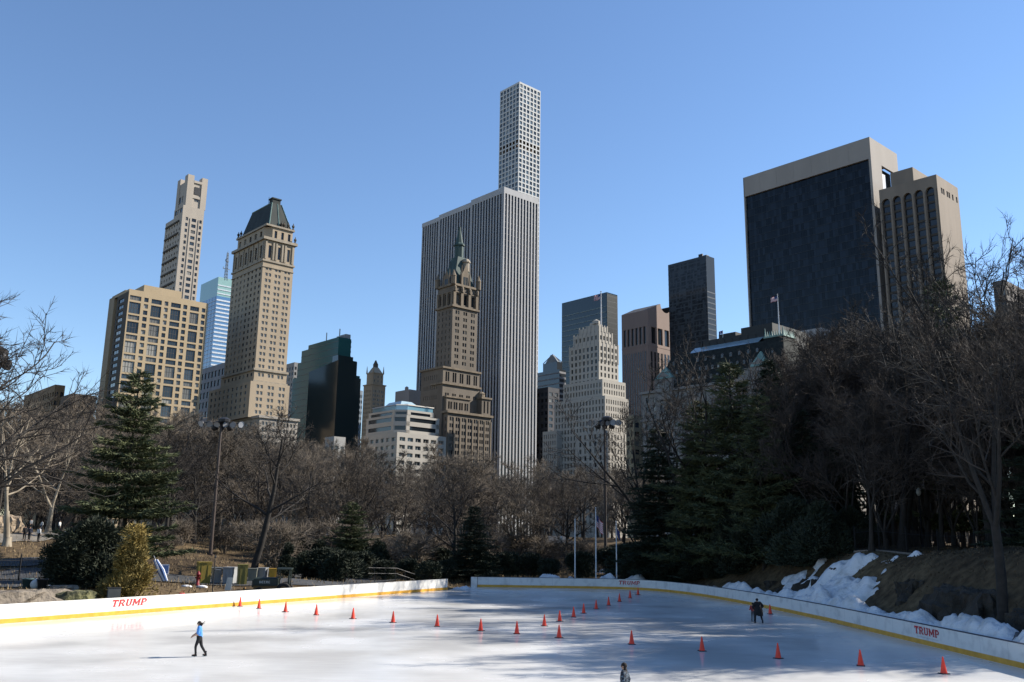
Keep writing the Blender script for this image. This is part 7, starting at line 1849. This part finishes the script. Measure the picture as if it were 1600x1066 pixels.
stand = dict(pelvis=(0, 0, .95), belly=(0, 0, 1.1), chest=(0, .01, 1.3), neck=(0, .0, 1.47), head=(0, -.015, 1.55), crown=(0, -.01, 1.63),
             hipL=(.09, 0, .88), kneeL=(.1, -.02, .48), ankleL=(.1, .02, .09), toeL=(.11, -.12, .045), hipR=(-.09, 0, .88), kneeR=(-.1, -.02, .48), ankleR=(-.1, .02, .09), toeR=(-.11, -.12, .045),
             shL=(.185, .01, 1.38), elL=(.24, .03, 1.1), wrL=(.25, -.05, .86), shR=(-.185, .01, 1.38), elR=(-.24, .03, 1.1), wrR=(-.25, -.05, .86))
def P_(**kw): d = dict(stand); d.update(kw); return d
Lft = rad(-90)                                        # facing the left of the picture (-x): body faces -y at rz 0
# skater in blue: long stride to the left, arm swung forward
z_ = .075
pose = P_(pelvis=(0, 0, .94), hipL=(.09, .0, .87), kneeL=(.1, -.13, .5), ankleL=(.09, -.1, .11 + z_ * .3), toeL=(.09, -.24, .06 + z_ * .3), hipR=(-.09, .02, .87), kneeR=(-.1, .12, .5), ankleR=(-.1, .34, .16), toeR=(-.11, .24, .08),
          belly=(0, -.01, 1.1), chest=(0, -.03, 1.3), neck=(0, -.05, 1.46), head=(0, -.075, 1.54), crown=(0, -.07, 1.62), shL=(.185, -.02, 1.38), elL=(.22, -.02, 1.12), wrL=(.18, -.28, .98), shR=(-.185, -.03, 1.38), elR=(-.25, -.12, 1.15), wrR=(-.2, -.32, 1.02))
p = at_z(309, 1026.5, 0)
person('person skating in a sky blue T-shirt and black trousers, dark hair tied back', (p.x, p.y, .004), rad(-90 + 8), pose, 1.6, dict(skin=S1, top=blu, legs=blk, feet=blk, hair=hairb), 'tied', bulk=1.22)
# adult in black bending over a child near the right boards
pose = P_(pelvis=(0, .05, .88), belly=(0, .0, 1.05), chest=(0, -.06, 1.25), neck=(0, -.12, 1.42), head=(0, -.15, 1.5), crown=(0, -.15, 1.58), hipL=(.12, .05, .82), kneeL=(.22, -.04, .46), ankleL=(.27, .06, .11), toeL=(.3, -.08, .065), hipR=(-.12, .05, .82), kneeR=(-.22, -.04, .46), ankleR=(-.27, .06, .11), toeR=(-.3, -.08, .065),
          shL=(.2, -.04, 1.33), elL=(.38, -.02, 1.08), wrL=(.26, -.2, .92), shR=(-.2, -.04, 1.33), elR=(-.38, .02, 1.1), wrR=(-.16, .12, 1.06))
p = at_z(1185.5, 974, 0)
person('person in a long black coat and cap skating near the right boards', (p.x, p.y, .004), rad(180 + 10), pose, 1.72, dict(skin=S1, top=blk, sleeves=1, legs=blk, feet=dnv, hair=blk), 'cap', bulk=1.5)
coat = MB(); coat.lathe([(.25, .5), (.27, .62), (.25, .85), (.22, 1.05), (.2, 1.15)], 14)
for i_, v_ in enumerate(coat.v): coat.v[i_] = (v_[0] * 1.25, v_[1] * .85 + .03, v_[2] + .05 * math.sin(v_[0] * 14))
coat.build('coat_tail', blk, bpy.data.objects['person.001'], True)
pose = P_(wrL=(.3, -.2, 1.05), wrR=(-.28, -.25, 1.0), kneeL=(.1, -.1, .5), ankleL=(.12, .0, .12), toeL=(.12, -.12, .06))
p = at_z(1177, 971.5, 0)
person('small person in a faded red jacket holding on beside the skater in the black coat', (p.x, p.y, .004), rad(165), pose, 1.3, dict(skin=S1, top=K('faded_red_cloth', (.3, .05, .045)), sleeves=1, legs=K('grey_cloth', (.1, .1, .11)), feet=blk, hair=hairb), 'cap', bulk=1.1)
# figure cut by the bottom edge
plaid = mat('dark_plaid', (.09, .13, .17), .8, (.008, .012, .022), 9.0, stretch=(1, 1, 2.5), contrast=(.48, .6))
H0 = 1.62; q = at(975, 1038, 36.0); zt = q.z
yy = 36.0
for _ in range(60):
    if at(975, 1037.5, yy).z > H0: yy -= .25
    else: break
yy = min([y / 10 for y in range(250, 450)], key=lambda y: abs(at(974, 1038.5, y).z - H0)); q = at(975, 1038, yy)
person('person with long dark hair in a dark plaid jacket cut off by the bottom edge', (q.x, q.y, .004), rad(-112), P_(wrR=(-.3, -.02, .98), elR=(-.27, .1, 1.12)), H0 + .05, dict(skin=S1, top=plaid, sleeves=1, legs=dnv, feet=blk, hair=hairb), 'long', bulk=1.1)
# strollers on the path at left
walk = P_(kneeL=(.09, -.12, .5), ankleL=(.09, -.16, .1), toeL=(.09, -.3, .05), kneeR=(-.09, .04, .5), ankleR=(-.09, .22, .14), toeR=(-.09, .12, .05), elL=(.23, .1, 1.12), wrL=(.24, .02, .9), elR=(-.23, -.05, 1.12), wrR=(-.24, -.2, .92))
wht, gry, red_, blu2 = K('white_cloth', (.6, .6, .58)), K('grey_coat', (.16, .17, .19)), K('crimson_cloth', (.5, .03, .08)), K('slate_blue_cloth', (.08, .1, .15))
for i, (u, y, h, top, leg, ori, l) in enumerate([(38, 106, 1.72, blk, blk, 30, 'person in a black coat walking left on the pale path beside the boulder'), (45.5, 107, 1.68, dnv, blk, 15, 'person in dark navy walking close beside the black coat on the path'), (60, 108, 1.66, wht, blk, 160, 'person in a white jacket and dark trousers on the pale path'),
        (46, 140, 1.7, gry, blk, 60, 'person in a grey coat far back on the path at left'), (63, 141, 1.62, wht, gry, -40, 'person in pale clothes far back beside the grey coat'), (91, 124, 1.72, wht, blk, 90, 'person with a white top in front of the trees left of the pine'),
        (114, 126, 1.7, blk, blk, 0, 'person in black with a pale stripe under the pine'), (133, 128, 1.62, blu2, blk, 20, 'person in slate blue standing right of the others under the pine'), (13, 121, 1.7, red_, blk, 70, 'person in a crimson jacket behind the tan boulder')]):
    p = og(u, y); person(l, (p.x, p.y, p.z + .08), rad(ori), walk if i not in (2, 7) else stand, h, dict(skin=S1 if i % 2 else S2, top=top, sleeves=1, legs=leg, feet=blk, hair=[hairb, blk][i % 2]), 'cap', skates=False, bulk=1.12)
